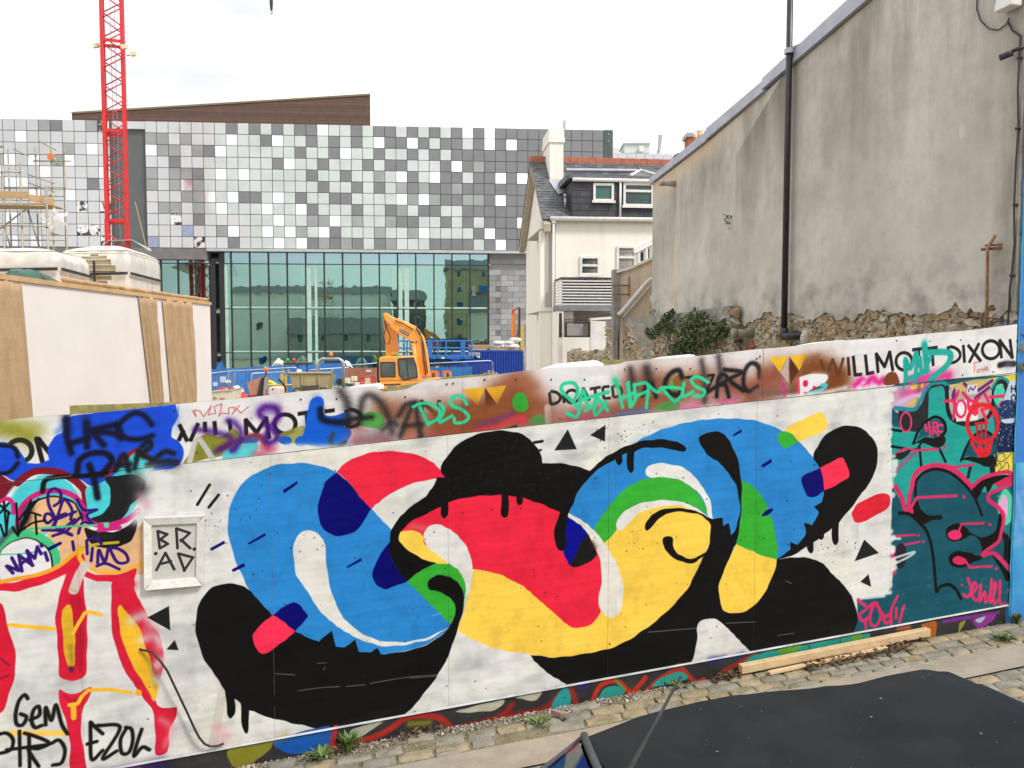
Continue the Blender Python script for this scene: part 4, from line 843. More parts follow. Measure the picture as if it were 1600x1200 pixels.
for i in range(4):
    a, b, c, d = O_[i], O_[(i+1) % 4], I[(i+1) % 4], I[i]
    k = .012
    a, b = lerp2(a, b, k), lerp2(b, a, k)
    mb = MB(); mb.add([hp(*a, .008), hp(*b, .008), hp(*c, .008), hp(*d, .008), hp(*a, .040), hp(*b, .040), hp(*c, .028), hp(*d, .028)], [(3,2,1,0),(4,5,6,7),(0,1,5,4),(1,2,6,5),(2,3,7,6),(3,0,4,7)])
    part(mb, 'frame_rail', fw, PF)
mb = MB(); mb.hexa([hp(*I[0], .007), hp(*I[1], .007), hp(*I[1], .014), hp(*I[0], .014), hp(*I[3], .007), hp(*I[2], .007), hp(*I[2], .014), hp(*I[3], .014)])
part(mb, 'backing', M('backing_grey', (.60,.58,.54), (.52,.50,.47), 9, .6), PF)
mb = MB()                                                   # the letters BR. / .AD as flat strokes
for run in ('247,829 250,854|247,829 262,834 251,842 263,849 250,856', '276,825 278,856|276,825 297,832 283,845|283,842 298,856', '245,890 259,863 273,889|252,880 268,876', '279,864 289,891|279,864 302,870 288,891'):
    for seg in run.split('|'):
        pp = [on_hoarding(*map(float, q.split(','))) for q in seg.split()]
        for a, b in zip(pp[:-1], pp[1:]):
            d = np.array(b)-np.array(a); L = np.hypot(*d); d /= L; n_ = np.array([-d[1], d[0]])*.0088; a = np.array(a)-d*.006; b = np.array(b)+d*.006
            off = .0145+.0004*random.random()
            mb.add([hp(*(a-n_), off), hp(*(b-n_), off), hp(*(b+n_), off), hp(*(a+n_), off)], [(0,1,2,3)])
for u, v in ((304, 857), (244, 864)):
    s, t = on_hoarding(u, v); mb.add([hp(s+.012*math.cos(k*math.pi/6), t+.012*math.sin(k*math.pi/6), .0149) for k in range(12)], [tuple(range(12))])
part(mb, 'lettering', M('letter_black', (.02,.02,.018), None, rough=.5), PF, fix=False)
# loose black cable poking out of the boards
pts = [on_hoarding(*p) for p in ((214,1014),(222,1014.5),(232,1014.5),(241,1016),(253,1028),(264,1043),(274,1064),(285,1088),(296,1112),(305,1132),(313,1148),(321,1158),(330,1163),(340,1163),(350,1160))]
offs = [-.02, .012, .03, .045, .055, .06, .06, .055, .05, .05, .045, .04, .03, .022, .016]
mb = MB(); mb.tube([hp(p[0], p[1], o) for p, o in zip(pts, offs)], .0075, 8)
solo(mb, 'cable', M('cable_black', (.02,.018,.016), None, rough=.45), 'loose black cable looping out of a hole in the hoarding', 'cable', smooth=True)
# ---------------------------------------------------------------- grey rendered building on the right
CW = hp(4.335, 0, 0)
def gw(t, z, o=0.0):                                        # t into depth from the street corner, o outwards (left)
    return (CW[0]-HS*t-HC*o, CW[1]+HC*t-HS*o, z)
def on_gw(u, v, o=0.0):
    a, b = ray(u, v); ox, oy = CW[0]-HC*o, CW[1]-HS*o
    t = (ox-a*oy)/(a*HC+HS); Y = oy+HC*t
    return t, CAMZ+b*Y
def render_mat():
    m = bpy.data.materials.new('grey_render'); m.use_nodes = True; tr = m.node_tree; b = tr.nodes['Principled BSDF']; nn, lk = tr.nodes.new, tr.links.new
    g = nn('ShaderNodeNewGeometry'); tf = nn('ShaderNodeUVMap'); tf.uv_map = 'wall'
    sep = nn('ShaderNodeSeparateXYZ'); lk(tf.outputs[0], sep.inputs[0]); T, Z = sep.outputs[0], sep.outputs[1]
    def noise(sc, mapping, det=6, ro=.6):
        mp = nn('ShaderNodeMapping'); mp.inputs['Scale'].default_value = mapping; lk(tf.outputs[0], mp.inputs[0])
        n = nn('ShaderNodeTexNoise'); n.inputs['Scale'].default_value = sc; n.inputs['Detail'].default_value = det; n.inputs['Roughness'].default_value = ro; lk(mp.outputs[0], n.inputs['Vector']); return n.outputs[0]
    def rng(x, a, b_, c, d):
        r = nn('ShaderNodeMapRange'); lk(x, r.inputs[0])
        for i, q in enumerate((a, b_, c, d)): r.inputs[i+1].default_value = q
        return r.outputs[0]
    def mth(op, x, y, zc=None):
        n = nn('ShaderNodeMath'); n.operation = op
        for i, q in enumerate((x, y) if zc is None else (x, y, zc)):
            if isinstance(q, (int, float)): n.inputs[i].default_value = q
            else: lk(q, n.inputs[i])
        return n.outputs[0]
    def mix(f, a, c):
        x = nn('ShaderNodeMix'); x.data_type = 'RGBA'
        if isinstance(f, (int, float)): x.inputs[0].default_value = f
        else: lk(f, x.inputs[0])
        if isinstance(a, tuple): x.inputs[6].default_value = (*a, 1)
        else: lk(a, x.inputs[6])
        x.inputs[7].default_value = (*c, 1); return x.outputs[2]
    col = mix(rng(noise(1.1, (1,1,1)), .38, .62, 0, 1), (.64,.605,.535), (.55,.52,.46))
    col = mix(rng(noise(5, (1,1,1), 9, .7), .46, .72, 0, .55), col, (.44,.41,.35))
    # grime washed down from the verge: streaks that fade with distance below it
    top = mth('ADD', mth('MULTIPLY', T, -.156), 7.84)
    below = mth('SUBTRACT', top, Z)
    fade = rng(below, .0, 2.3, 1, 0)
    stre = rng(noise(3.2, (1, .13, 1), 7, .65), .43, .66, 0, 1)
    big = rng(noise(.75, (1, .6, 1), 4), .38, .56, .25, 1)
    cloud = mth('MULTIPLY', rng(noise(.62, (1, .8, 1), 6, .62), .44, .62, 0, .52), rng(below, .0, 3.6, 1, .1))
    col = mix(cloud, col, (.215,.20,.16))
    col = mix(mth('MULTIPLY', mth('MULTIPLY', stre, fade), mth('MULTIPLY', big, .66)), col, (.15,.135,.105))
    fine = rng(noise(11, (1, .16, 1), 5), .52, .74, 0, .32)
    col = mix(mth('MULTIPLY', fine, rng(below, .2, 3.6, 1, .25)), col, (.32,.295,.245))
    # old roof line of a lost lean-to: a darker patch right of a diagonal scar
    t0, z0 = on_gw(1153, 243); t1, z1 = on_gw(1199, 165); k = (z1-z0)/(t1-t0)
    dg = mth('SUBTRACT', Z, mth('MULTIPLY_ADD', T, k, z0-k*t0))
    scar = mth('MULTIPLY', rng(dg, -.02, .0, 1, 0), mth('MULTIPLY', rng(T, on_gw(1152, 300)[0]-.03, on_gw(1152, 300)[0], 1, 0), rng(T, on_gw(1228, 300)[0]-.6, on_gw(1228, 300)[0], 0, 1)))
    col = mix(mth('MULTIPLY', mth('MULTIPLY', scar, rng(Z, z0-1.3, z1, 0, 1)), rng(noise(2.4, (1, .2, 1)), .3, .6, .3, .85)), col, (.20,.18,.14))
    # warm bare band left under the verge and a pale repair
    band = mth('MULTIPLY', rng(below, .16, .42, 1, 0), rng(T, 4.2, 5.6, 0, 1)); col = mix(mth('MULTIPLY', band, .7), col, (.66,.53,.36))
    # pale stripe, pale chip
    tp, zp = on_gw(1508, 205)
    dx = mth('DIVIDE', mth('SUBTRACT', T, tp), .035); dz = mth('DIVIDE', mth('SUBTRACT', Z, zp), .065)
    rr_ = mth('ADD', mth('MULTIPLY', dx, dx), mth('MULTIPLY', dz, dz)); col = mix(rng(rr_, .8, 1.2, .9, 0), col, (.62,.58,.46))
    ts, zs = on_gw(1058, 430); sx = mth('ABSOLUTE', mth('SUBTRACT', T, ts), 0); col = mix(mth('MULTIPLY', rng(sx, .02, .06, .6, 0), rng(Z, zs+.5, zs+.9, 1, 0)), col, (.72,.60,.40))
    # soot and damp at the foot and by the far corner
    dm = mth('MULTIPLY', rng(Z, 4.45, 4.9, 1, 0), rng(noise(3, (1,1,1)), .45, .66, 0, .6)); col = mix(dm, col, (.15,.135,.11))
    cor = mth('MULTIPLY', rng(T, .02, .5, 1, 0), rng(noise(2.2, (1, .25, 1)), .40, .6, .1, .8)); col = mix(cor, col, (.17,.15,.115))
    sp = rng(noise(42, (1, .6, 1), 2), .68, .74, 0, .55); col = mix(sp, col, (.14,.12,.09))
    lk(col, b.inputs['Base Color']); b.inputs['Roughness'].default_value = .9; b.inputs['Specular IOR Level'].default_value = .2
    bp = nn('ShaderNodeBump'); bp.inputs['Strength'].default_value = .5; bp.inputs['Distance'].default_value = .02
    n1 = noise(3, (1,1,1), 10, .62); lk(n1, bp.inputs['Height']); lk(bp.outputs[0], b.inputs['Normal'])
    return m
RENDER = render_mat()
def walluv(o, base):
    ul = o.data.uv_layers.new(name='wall'); L = rootloc(o)
    for lp in o.data.loops:
        p = Vector(o.data.vertices[lp.vertex_index].co)+L
        ul.data[lp.index].uv = (-(p.x-CW[0])*HS+(p.y-CW[1])*HC, p.z)
GB = thing('gable_building', 'tall grey rendered building with stained blank side wall and metal verge', 'building', gw(4, 1.5, 0))
tL = on_gw(1022, 400)[0]
verge = [on_gw(u, v) for u, v in ((1020, 290), (1112, 219), (1202, 142), (1232, 113), (1367, 0))]
k_ = (verge[-1][1]-verge[0][1])/(verge[-1][0]-verge[0][0])
def ztop(t): # piecewise through the verge points
    for (a, za), (b, zb) in zip(verge[:-1], verge[1:]):
        if b <= t <= a: return za+(zb-za)*(t-a)/(b-a)
    return verge[0][1] if t > verge[0][0] else verge[-1][1]+k_*(t-verge[-1][0])
rg = random.Random(21)
def zbot(t):
    u = 800+1300*gw(t, 4)[0]/gw(t, 4)[1]
    base = 4.27 if u > 1180 else 4.2
    z = base+.14*mnoise.noise((t*2.3, 1.7, 0))+.07*mnoise.noise((t*8.1, 4.2, 0))+.035*mnoise.noise((t*21, 9.2, 0))
    if u < 1142: z = 3.7
    if u > 1560: z -= .10
    return z
ts = list(np.arange(0.01, tL, .045))+[tL]
poly = [(t, zbot(t)) for t in ts]+[(t, ztop(t)-.01) for t in np.linspace(tL, 0.01, 30)]
mb = MB(); n_ = len(poly)
mb.add([gw(t, z, .0) for t, z in poly]+[gw(t, z, .035) for t, z in poly], [tuple(range(n_)), tuple(range(2*n_-1, n_-1, -1))]+[(i, i+n_, (i+1) % n_+n_, (i+1) % n_) for i in range(n_)])
o = part(mb, 'side_wall', RENDER, GB, 'grey cement rendered side wall with dark weather streaks'); walluv(o, GB)
# masonry core behind the render
mort = M('rubble_mortar', (.42,.32,.19), (.30,.23,.14), 5, .95, bump=1., bs=30, c3=(.44,.37,.26), ns3=18, amt3=.6)
mb = MB(); mb.prism(lambda x, y, z: gw(x, z, y), [(.005, .9), (tL-.005, .9), (tL-.005, ztop(tL)-.04), (.005, ztop(.005)-.04)], -.45, -.012)
part(mb, 'masonry_core', mort, GB)
# far end wall and the rest of the block behind
mb = MB(); mb.hexa([gw(tL-.01, .5, -.46), gw(tL-.01, .5, -6), gw(tL-.3, .5, -6), gw(tL-.3, .5, -.46), gw(tL-.01, ztop(tL)-.05, -.46), gw(tL-.01, ztop(tL)-.05, -6), gw(tL-.3, ztop(tL)-.05, -6), gw(tL-.3, ztop(tL)-.05, -.46)]); part(mb, 'back_wall', tan, GB)
slate = M('slate_roof', (.13,.135,.145), (.085,.09,.10), 3, .55, bump=.4, bs=18, c3=(.20,.20,.19), ns3=9, amt3=.5)
mb = MB(); mb.hexa([gw(tL+.02, ztop(tL)-.02, -.02), gw(tL+.02, ztop(tL)-.02, -6), gw(0, ztop(0)-.02, -6), gw(0, ztop(0)-.02, -.02), gw(tL+.02, ztop(tL)+.08, -.02), gw(tL+.02, ztop(tL)+.08, -6), gw(0, ztop(0)+.08, -6), gw(0, ztop(0)+.08, -.02)])
part(mb, 'roof', slate, GB)
lead = M('verge_metal', (.44,.45,.51), (.36,.37,.42), 4, .45, .25, c3=(.46,.46,.48), ns3=14, amt3=.4)
vt = [(1020, 279), (1112, 204), (1199, 129), (1232, 100), (1337, 4)]
segs = [((1020, 289), (1020, 279), (1112, 219), (1113, 203)), ((1110, 219), (1110, 201), (1202, 143), (1200, 124)), ((1199, 141), (1199, 127), (1369, -2), (1343, -4)), ((1366, 0), (1340, -2), (1600, -190), (1570, -196))]
for i, (a0, a1, b0, b1) in enumerate(segs):
    A0, A1, B0, B1 = [on_gw(*p) for p in (a0, a1, b0, b1)]
    A1 = (A0[0], A0[1]+abs(A1[1]-A0[1])); B1 = (B0[0], B0[1]+max(.11, abs(on_gw(b0[0], b1[1])[1]-B0[1])) if i < 2 else B0[1]+.17)
    if i == 2: A1 = (A0[0], A0[1]+.15); B1 = (B0[0], B0[1]+.20)
    if i == 3: A1 = (A0[0], A0[1]+.202); B0 = (.0, A0[1]+(A0[0])*-k_); B1 = (.0, B0[1]+.23)
    e = .004*i
    mb = MB(); mb.hexa([gw(*A0, -.05), gw(*B0, -.05), gw(*B0, .085+e), gw(*A0, .085+e), gw(*A1, -.05), gw(*B1, -.05), gw(*B1, .07+e), gw(*A1, .07+e)])
    part(mb, 'verge_flashing', lead, GB)
# blue painted front of the same building
BLUEW = M('blue_wall', (.035,.20,.60), (.03,.17,.54), 1.3, .5, bump=.25, bs=25)
tw = M('turquoise_edge', (.04,.40,.52), (.03,.30,.50), 4, .5)
lo_ = M('blue_mural_foot', (.03,.19,.60), (.05,.38,.66), .9, .5, c3=(.30,.55,.80), ns3=1.7, amt3=.7, lo=.42, hi=.6)
zs_ = list(np.arange(1.2, 12, .06)); pl = [(4.335+.012*mnoise.noise((0, z*2.1, 0))+.006*mnoise.noise((3, z*9, 0)), z) for z in zs_]
def bl(s, z, n): p = hp(s, 0, n); return (p[0], p[1], z)
zm = 2.95
for nm, z0, z1, mt, nn_ in (('front_wall', zm, 12, BLUEW, .012), ('front_wall_foot', 1.2, zm, lo_, .016)):
    q = [(x, z) for x, z in pl if z0 <= z <= z1]; q = [(4.335, z0)]+q+[(4.335, z1)]
    mb = MB(); P = q+[(9.5, z1), (9.5, z0)]; n = len(P)
    mb.add([bl(x, z, nn_) for x, z in P]+[bl(x, z, -.25) for x, z in P], [tuple(range(n)), tuple(range(2*n-1, n-1, -1))]+[(i, i+n, (i+1) % n+n, (i+1) % n) for i in range(n)])
    part(mb, nm, mt, GB, 'bright blue painted street front')
mb = MB(); q = pl; mb.add([bl(x-.014-.006*mnoise.noise((z*7, 2, 0)), z, .0105) for x, z in q]+[bl(x+.01, z, .0105) for x, z in q], [(i, i+1, i+1+len(q), i+len(q)) for i in range(len(q)-1)])
part(mb, 'paint_edge', tw, GB, fix=False)
# exposed rubble below the render
STM = [M('rubble_%d' % i, c, c2, 12, .9, bump=.6, bs=45) for i, (c, c2) in enumerate((((.42,.34,.22), (.30,.24,.16)), ((.52,.45,.33), (.38,.32,.22)), ((.40,.30,.17), (.28,.21,.12)), ((.57,.52,.43), (.42,.37,.28)), ((.44,.33,.19), (.32,.24,.14)), ((.46,.42,.33), (.33,.29,.22))))]
ST = [blob_mesh('stone', STM[i % 6], 90+i, .42) for i in range(12)]
for q_ in ST: q_.polygons.foreach_set('use_smooth', [False]*len(q_.polygons))
brickm = M('red_brick', (.42,.13,.06), (.34,.10,.05), 14, .85, bump=.5, bs=40)
BRK = blob_mesh('brick', brickm, 5, .05)
rotw = (0, 0, HTH+math.pi/2)
t = .05; cnt = 0
while t < on_gw(1146, 520)[0]:
    z = 3.62
    while z < 4.36:
        w, h = rg.uniform(.07, .22), rg.uniform(.05, .13)
        if z+h*.3 < zbot(t)+.01 and cnt < 300:
            inst(ST[rg.randrange(12)], 'stone', GB, gw(t+rg.uniform(0, .05), z+h/2, -.026+rg.uniform(0, .014)), (rg.uniform(-.35, .35), rg.uniform(-.25, .25), rotw[2]), (w*.95, .065, h*.95)); cnt += 1
        z += h*.93
    t += .125
mb = MB()                                                   # small rubble between the bigger stones
for _ in range(2600):
    t = rg.uniform(.03, on_gw(1150, 520)[0]); z = rg.uniform(3.6, 4.4); q = .012+.035*rg.random()**2
    if z > zbot(t)-.01: continue
    c = Vector(gw(t, z, -.004+rg.uniform(0, .012))); aa = [Vector((rg.gauss(0,1), rg.gauss(0,1), rg.gauss(0,1))).normalized()*q*rg.uniform(.6, 1.2) for _ in range(3)]
    mb.add([c+aa[0], c+aa[1], c+aa[2], c-aa[0], c-aa[1], c-aa[2]], [(0,1,2),(1,3,2),(3,4,2),(4,0,2),(1,0,5),(3,1,5),(4,3,5),(0,4,5)], rg.choice((0,0,1,1,2,3,4,5)))
o = part(mb, 'small_rubble', STM, GB, fix=False); o['kind'] = 'stuff'
for u, v in ((1176, 541), (1174, 547), (1150, 498), (1172, 552)):
    t_, z_ = on_gw(u, v); inst(BRK, 'brick', GB, gw(t_, z_, .005), rotw, (.20, .09, .062))
# things fixed to the wall
pvc = M('black_pvc', (.022,.022,.024), (.035,.035,.036), 9, .35)
tp_, zp_ = on_gw(1225, 525, .12)
VP = thing('vent_pipe', 'tall black soil vent pipe rising up the grey wall above its roof', 'pipe', gw(tp_, zp_, .12))
mb = MB(); mb.tube([gw(tp_, zp_-.03, .12), gw(tp_, 9.2, .12)], .038, 14); part(mb, 'pipe', pvc, VP, smooth=True)
mb = MB(); mb.tube([gw(tp_, zp_-.02, .12), gw(tp_, zp_+.10, .12)], .05, 14); part(mb, 'elbow', pvc, VP, smooth=True)
mb = MB(); mb.tube([gw(tp_, zp_, .14), gw(tp_-.10, zp_, .10), gw(tp_-.28, zp_+.01, -.05)], .05, 12); part(mb, 'outlet', pvc, VP, smooth=True)
tb, zb = on_gw(1236, 80, .1); mb = MB(); mb.tube([gw(tp_, zb, .12), gw(tp_-.12, zb+.02, -.02)], .022, 8); mb.tube([gw(tp_-.02, zb+.03, .1), gw(tp_-.16, zb+.05, .02)], .018, 6); mb.tube([gw(tp_, zb-.03, .12), gw(tp_, zb+.03, .12)], .06, 12); part(mb, 'bracket', galv, VP)
mb = MB(); mb.ball(gw(tp_-.3, zp_-.03, .01), .07, .07, .10, 8, 6); solo(mb, 'foam_patch', M('foam', (.62,.58,.48), (.5,.46,.38), 20, .9, bump=.8, bs=40), 'lump of pale foam sealing the black vent pipe outlet', 'foam', smooth=True)
t_, z_ = on_gw(1165, 521, .1); mb = MB(); mb.tube([gw(t_, z_, .30), gw(t_-.05, z_, .0)], .055, 12); mb.tube([gw(t_, z_, .305), gw(t_-.01, z_, .24)], .066, 12); solo(mb, 'pipe_stub', M('grey_pvc', (.34,.31,.24), (.26,.24,.19), 9, .6), 'short grey pipe stub poking from the rubble left of the vent pipe', 'pipe', smooth=True)
t_, z_ = on_gw(1543, 388, .12); t2, z2 = on_gw(1539, 497, .12); t3, z3 = on_gw(1555, 368, .12)
IP = thing('iron_pipe', 'thin rusty iron pipe with bent top clamped to the wall near the blue corner', 'pipe', gw(t2, z2-.2, .12))
mb = MB(); mb.tube([gw(t2, z2-.25, .10), gw((t2+t_)/2, (z2+z_)/2, .11), gw(t_, z_, .12), gw(t3, z3, .12)], .014, 8); part(mb, 'pipe', M('pale_rust', (.42,.25,.14), (.26,.13,.07), 14, .9, bump=.4, bs=60), IP, smooth=True)
mb = MB(); mb.tube([gw(t_+.05, z_-.005, .14), gw(t_-.10, z_+.0, -.01)], .014, 6); mb.tube([gw(t_+.02, z_+.025, .13), gw(t_-.10, z_+.03, -.01)], .010, 6); part(mb, 'bracket', rust, IP)
mb = MB(); mb.tube([gw(t2+.07, z2+.01, .12), gw(t2-.08, z2-.01, .0)], .008, 6); part(mb, 'clamp', rust, IP)
wc = M('black_wire', (.03,.028,.03), None, rough=.5)
pts = [on_gw(u, v, .06) for u, v in ((1574, 34), (1582, 47), (1592, 56), (1592, 90), (1591, 140), (1589, 200), (1587, 250), (1585, 320), (1583, 380), (1580, 430), (1578, 455), (1575, 470), (1574, 505), (1573, 540))]
mb = MB(); mb.tube([gw(a, b, .055+.01*math.sin(i*2.1)) for i, (a, b) in enumerate(pts)], .009, 6)
for a, b in pts[3:11:2]: mb.tube([gw(a+.02, b, .05), gw(a-.02, b, .05)], .013, 6)
solo(mb, 'wire', wc, 'black wire running down the edge of the grey wall beside the blue corner', 'wire', smooth=True)
t_, z_ = on_gw(1575, 5, .1); BX = MB(); BX.hexa([gw(t_+.09, z_-.05, .04), gw(t_-.09, z_-.05, .04), gw(t_-.09, z_-.05, .16), gw(t_+.09, z_-.05, .16), gw(t_+.09, z_+.14, .04), gw(t_-.09, z_+.14, .04), gw(t_-.09, z_+.14, .12), gw(t_+.09, z_+.14, .12)])
solo(BX, 'junction_box', upvc, 'white junction box high on the grey wall beside the blue corner', 'box', bevel=.01)
mb = MB(); pp = [on_gw(u, v, .05) for u, v in ((1527, -10), (1526, 14), (1532, 32), (1545, 45), (1560, 47), (1572, 38), (1577, 28))]; mb.tube([gw(a, b, .05) for a, b in pp], .006, 6); solo(mb, 'wire', wc, 'thin looped wire hanging left of the white junction box', 'wire', smooth=True)
t_, z_ = on_gw(1576, 86, .1); mb = MB(); mb.tube([gw(t_+.05, z_-.01, .14), gw(t_-.03, z_+.01, .09)], .026, 10); mb.tube([gw(t_-.03, z_+.02, .10), gw(t_-.09, z_+.05, .02)], .016, 6); solo(mb, 'camera', blackm, 'small dark security camera bracketed high on the grey wall', 'security camera', smooth=True)
t_, z_ = on_gw(1049, 287, .1); mb = MB(); mb.tube([gw(t_, z_, .26), gw(t_, z_, .02)], [.035, .05], 10); mb.tube([gw(t_, z_, .30), gw(t_, z_, .25)], .045, 10); solo(mb, 'flue', M('flue_grey', (.38,.35,.30), None, rough=.6), 'stubby grey boiler flue under the low end of the verge', 'flue', smooth=True)
def tuft(u, v, label, sz, k, cat='plant', ofs=.06, drop=.0):
    mb = MB(); c0, cz = on_gw(u, v, ofs)
    for _ in range(k):
        c = Vector(gw(c0+rg.gauss(0, sz*.35), cz+rg.gauss(0, sz*.5)-drop*rg.random(), ofs+rg.random()*sz*.5)); a = Vector((rg.gauss(0,1), rg.gauss(0,1), rg.gauss(0,1))).normalized()*rg.uniform(.015, .035); b = a.cross(Vector((rg.gauss(0,1), rg.gauss(0,1), rg.gauss(0,1)))).normalized()*a.length*.45
        mb.add([c-a, c-b, c+a, c+b], [(0,1,2,3)], rg.randrange(3))
    T_ = thing('wall_plant', label, cat, gw(c0, cz-sz, ofs)); o_ = part(mb, 'leaves', IVY, T_, fix=False); o_['kind'] = 'stuff'
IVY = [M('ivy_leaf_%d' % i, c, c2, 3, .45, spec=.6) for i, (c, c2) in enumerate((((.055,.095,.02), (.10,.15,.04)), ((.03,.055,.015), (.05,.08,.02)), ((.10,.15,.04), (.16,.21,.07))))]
tuft(1139, 345, 'small green tuft sprouting from the middle of the grey wall', .13, 26)
# ---- rubble garden wall along the foot of the grey wall, with a cement cap
GO = .18
GWL = thing('garden_wall', 'old rubble stone garden wall capped with cement left of the grey building', 'wall', gw(9, 2.5, GO))
def gcol(u): return on_gw(u, 520, GO)[0]
tA, tB, tC = gcol(1141), gcol(948), gcol(884)
z1a = on_gw(1141, 481, GO)[1]; z1m = on_gw(1030, 496, GO)[1]; z1b = on_gw(950, 501, GO)[1]; z2 = on_gw(910, 545, GO)[1]
def gtop(t): return (z1a+(z1m-z1a)*(t-tA)/(gcol(1030)-tA)) if t < gcol(1030) else z1m+(z1b-z1m)*(t-gcol(1030))/(tB-gcol(1030))
mb = MB(); P = [(tA, 1.)]+[(tA, gtop(tA)), (gcol(1030), gtop(gcol(1030))), (tB, gtop(tB)), (tB, z2), (tC, z2-.08), (tC, 1.)]
mb.prism(lambda x, y, z: gw(x, z, y), P, .037, GO-.03); part(mb, 'mortar_core', mort, GWL)
capm = M('cement_cap', (.34,.32,.28), (.25,.235,.205), 4, .9, bump=.7, bs=20, c3=(.15,.14,.12), ns3=7, amt3=.6)
P = [(tA-.01, gtop(tA)-.16), (gcol(1085), gtop(gcol(1085))-.20), (gcol(1030), gtop(gcol(1030))-.26), (gcol(1006), gtop(gcol(1006))-.60), (gcol(990), gtop(gcol(990))-.20), (tB, gtop(tB)-.10), (tB, gtop(tB)+.02), (gcol(1030), gtop(gcol(1030))+.025), (tA-.01, gtop(tA)+.03)]
mb = MB(); mb.prism(lambda x, y, z: gw(x, z+.02*mnoise.noise((x*3, z*5, 0)), y), P, .038, GO+.02); part(mb, 'cement_cap', capm, GWL)
mb = MB(); P = [(gcol(1016), 1.2), (gcol(1001), 1.2), (gcol(1006), gtop(gcol(1006))-.3), (gcol(1012), gtop(gcol(1012))-.2), (gcol(1024), gtop(gcol(1024))-.2)]
mb.prism(lambda x, y, z: gw(x, z, y), P, .05, GO+.012); part(mb, 'render_scar', capm, GWL)
cnt = 0; t = tA
while t < tC:
    z = 3.45 if t < tB else 3.1
    top = (gtop(t)-.10) if t < tB else z2-.08
    while z < top:
        w, h = rg.uniform(.12, .30)*(1.5 if t > 10.5 else 1), rg.uniform(.06, .13)
        if cnt < 300: inst(ST[rg.randrange(12)], 'stone', GWL, gw(t+rg.uniform(0, .08), z+h/2, GO-.035), (rg.uniform(-.3, .3), rg.uniform(-.2, .2), rotw[2]), (w, .10, h)); cnt += 1
        z += h
    t += .19 if t < 10.5 else .34
for k in range(14):                                         # stones on its right-hand end
    inst(ST[rg.randrange(12)], 'stone', GWL, gw(tA-.0, 3.5+.055*k, rg.uniform(.06, GO-.02)), (rg.uniform(-.3, .3), rg.uniform(-.2, .2), HTH), (rg.uniform(.1, .16), .08, .08))
# ivy bush on the garden wall
BU = thing('ivy_bush', 'dark green ivy bush growing over the rubble garden wall', 'bush', gw(gcol(1085), 3.2, GO+.1))
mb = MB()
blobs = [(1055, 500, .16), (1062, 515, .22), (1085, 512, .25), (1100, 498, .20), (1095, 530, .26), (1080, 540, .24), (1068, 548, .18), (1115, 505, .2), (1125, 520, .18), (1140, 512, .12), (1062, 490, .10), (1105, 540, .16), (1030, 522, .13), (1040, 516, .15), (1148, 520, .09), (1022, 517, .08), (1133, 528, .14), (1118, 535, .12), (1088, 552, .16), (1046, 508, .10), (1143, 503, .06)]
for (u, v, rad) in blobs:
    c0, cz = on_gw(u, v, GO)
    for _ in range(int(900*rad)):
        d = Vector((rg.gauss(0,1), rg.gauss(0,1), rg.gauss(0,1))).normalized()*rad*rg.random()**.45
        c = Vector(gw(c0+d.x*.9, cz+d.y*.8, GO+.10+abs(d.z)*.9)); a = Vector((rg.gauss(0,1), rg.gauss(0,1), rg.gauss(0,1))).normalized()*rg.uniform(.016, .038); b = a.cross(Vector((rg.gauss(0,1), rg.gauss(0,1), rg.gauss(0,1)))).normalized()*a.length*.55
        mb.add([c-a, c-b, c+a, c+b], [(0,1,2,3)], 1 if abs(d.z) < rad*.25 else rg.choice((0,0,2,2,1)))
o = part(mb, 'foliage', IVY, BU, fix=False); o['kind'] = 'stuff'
mb = MB()
for i in range(16):
    u = 1050+i*6; a = on_gw(u, 565, GO); b = on_gw(u+rg.uniform(-8, 8), 500+rg.uniform(0, 25), GO)
    mb.tube([gw(a[0], a[1], GO+.03), gw((a[0]+b[0])/2+rg.uniform(-.1, .1), (a[1]+b[1])/2, GO+.16), gw(b[0], b[1], GO+.1)], .008, 5)
part(mb, 'stem', M('ivy_stem', (.20,.16,.11), (.14,.11,.07), 20, .9), BU)
tuft(1022, 494, 'moss tuft on top of the garden wall at the grey corner', .14, 50, ofs=GO-.1)
# ---------------------------------------------------------------- big panelled building across the site
FA = math.degrees(math.atan(.0769)); FC, FS = math.cos(R(FA)), math.sin(R(FA))
def fb(a, z, d=0.0):                                        # a along the facade, d into the building
    return (a*FC-FS*d, 68.19+a*FS+FC*d, z)
def on_f(u, v):
    a, b = ray(u, v); Y = 68.19/(1-.0769*a); return a*Y/FC, CAMZ+b*Y
FF = lambda x, y, z: fb(x, z, y)
MBD = thing('panelled_building', 'large modern building clad in grey white and silver square panels over green glazing', 'building', fb(-12, 0, 8))
ZT, ZB, A0, A1 = 20.86, 11.06, -28.75, 7.47
PW, PH = (A1-A0)/41, (ZT-ZB)/11
def panelmat(name, c, c2, rough, metal, ns=.5, bump=0):
    m = M(name, c, c2, ns, rough, metal, lo=.42, hi=.6, bump=bump, bs=1.5); return m
PM = {'L': panelmat('panel_pale', (.60,.62,.635), (.56,.58,.595), .3, .1), 'G': panelmat('panel_grey_green', (.60,.645,.615), (.53,.58,.55), .22, .3),
      'M': panelmat('panel_mid_grey', (.31,.335,.32), (.36,.385,.37), .26, .3), 'D': panelmat('panel_dark_grey', (.225,.232,.238), (.20,.207,.212), .4, .2),
      'W': panelmat('panel_bright', (.93,.94,.94), None, .14, 1.), 'P': panelmat('panel_film', (.28,.34,.46), (.36,.42,.54), .4, .2, 6),
      'X': M('panel_painted_reflection', (.80,.81,.80), (.06,.06,.045), 2.2, .2, .3, lo=.47, hi=.53)}  # X: mirrored surroundings painted in as dark and white noise
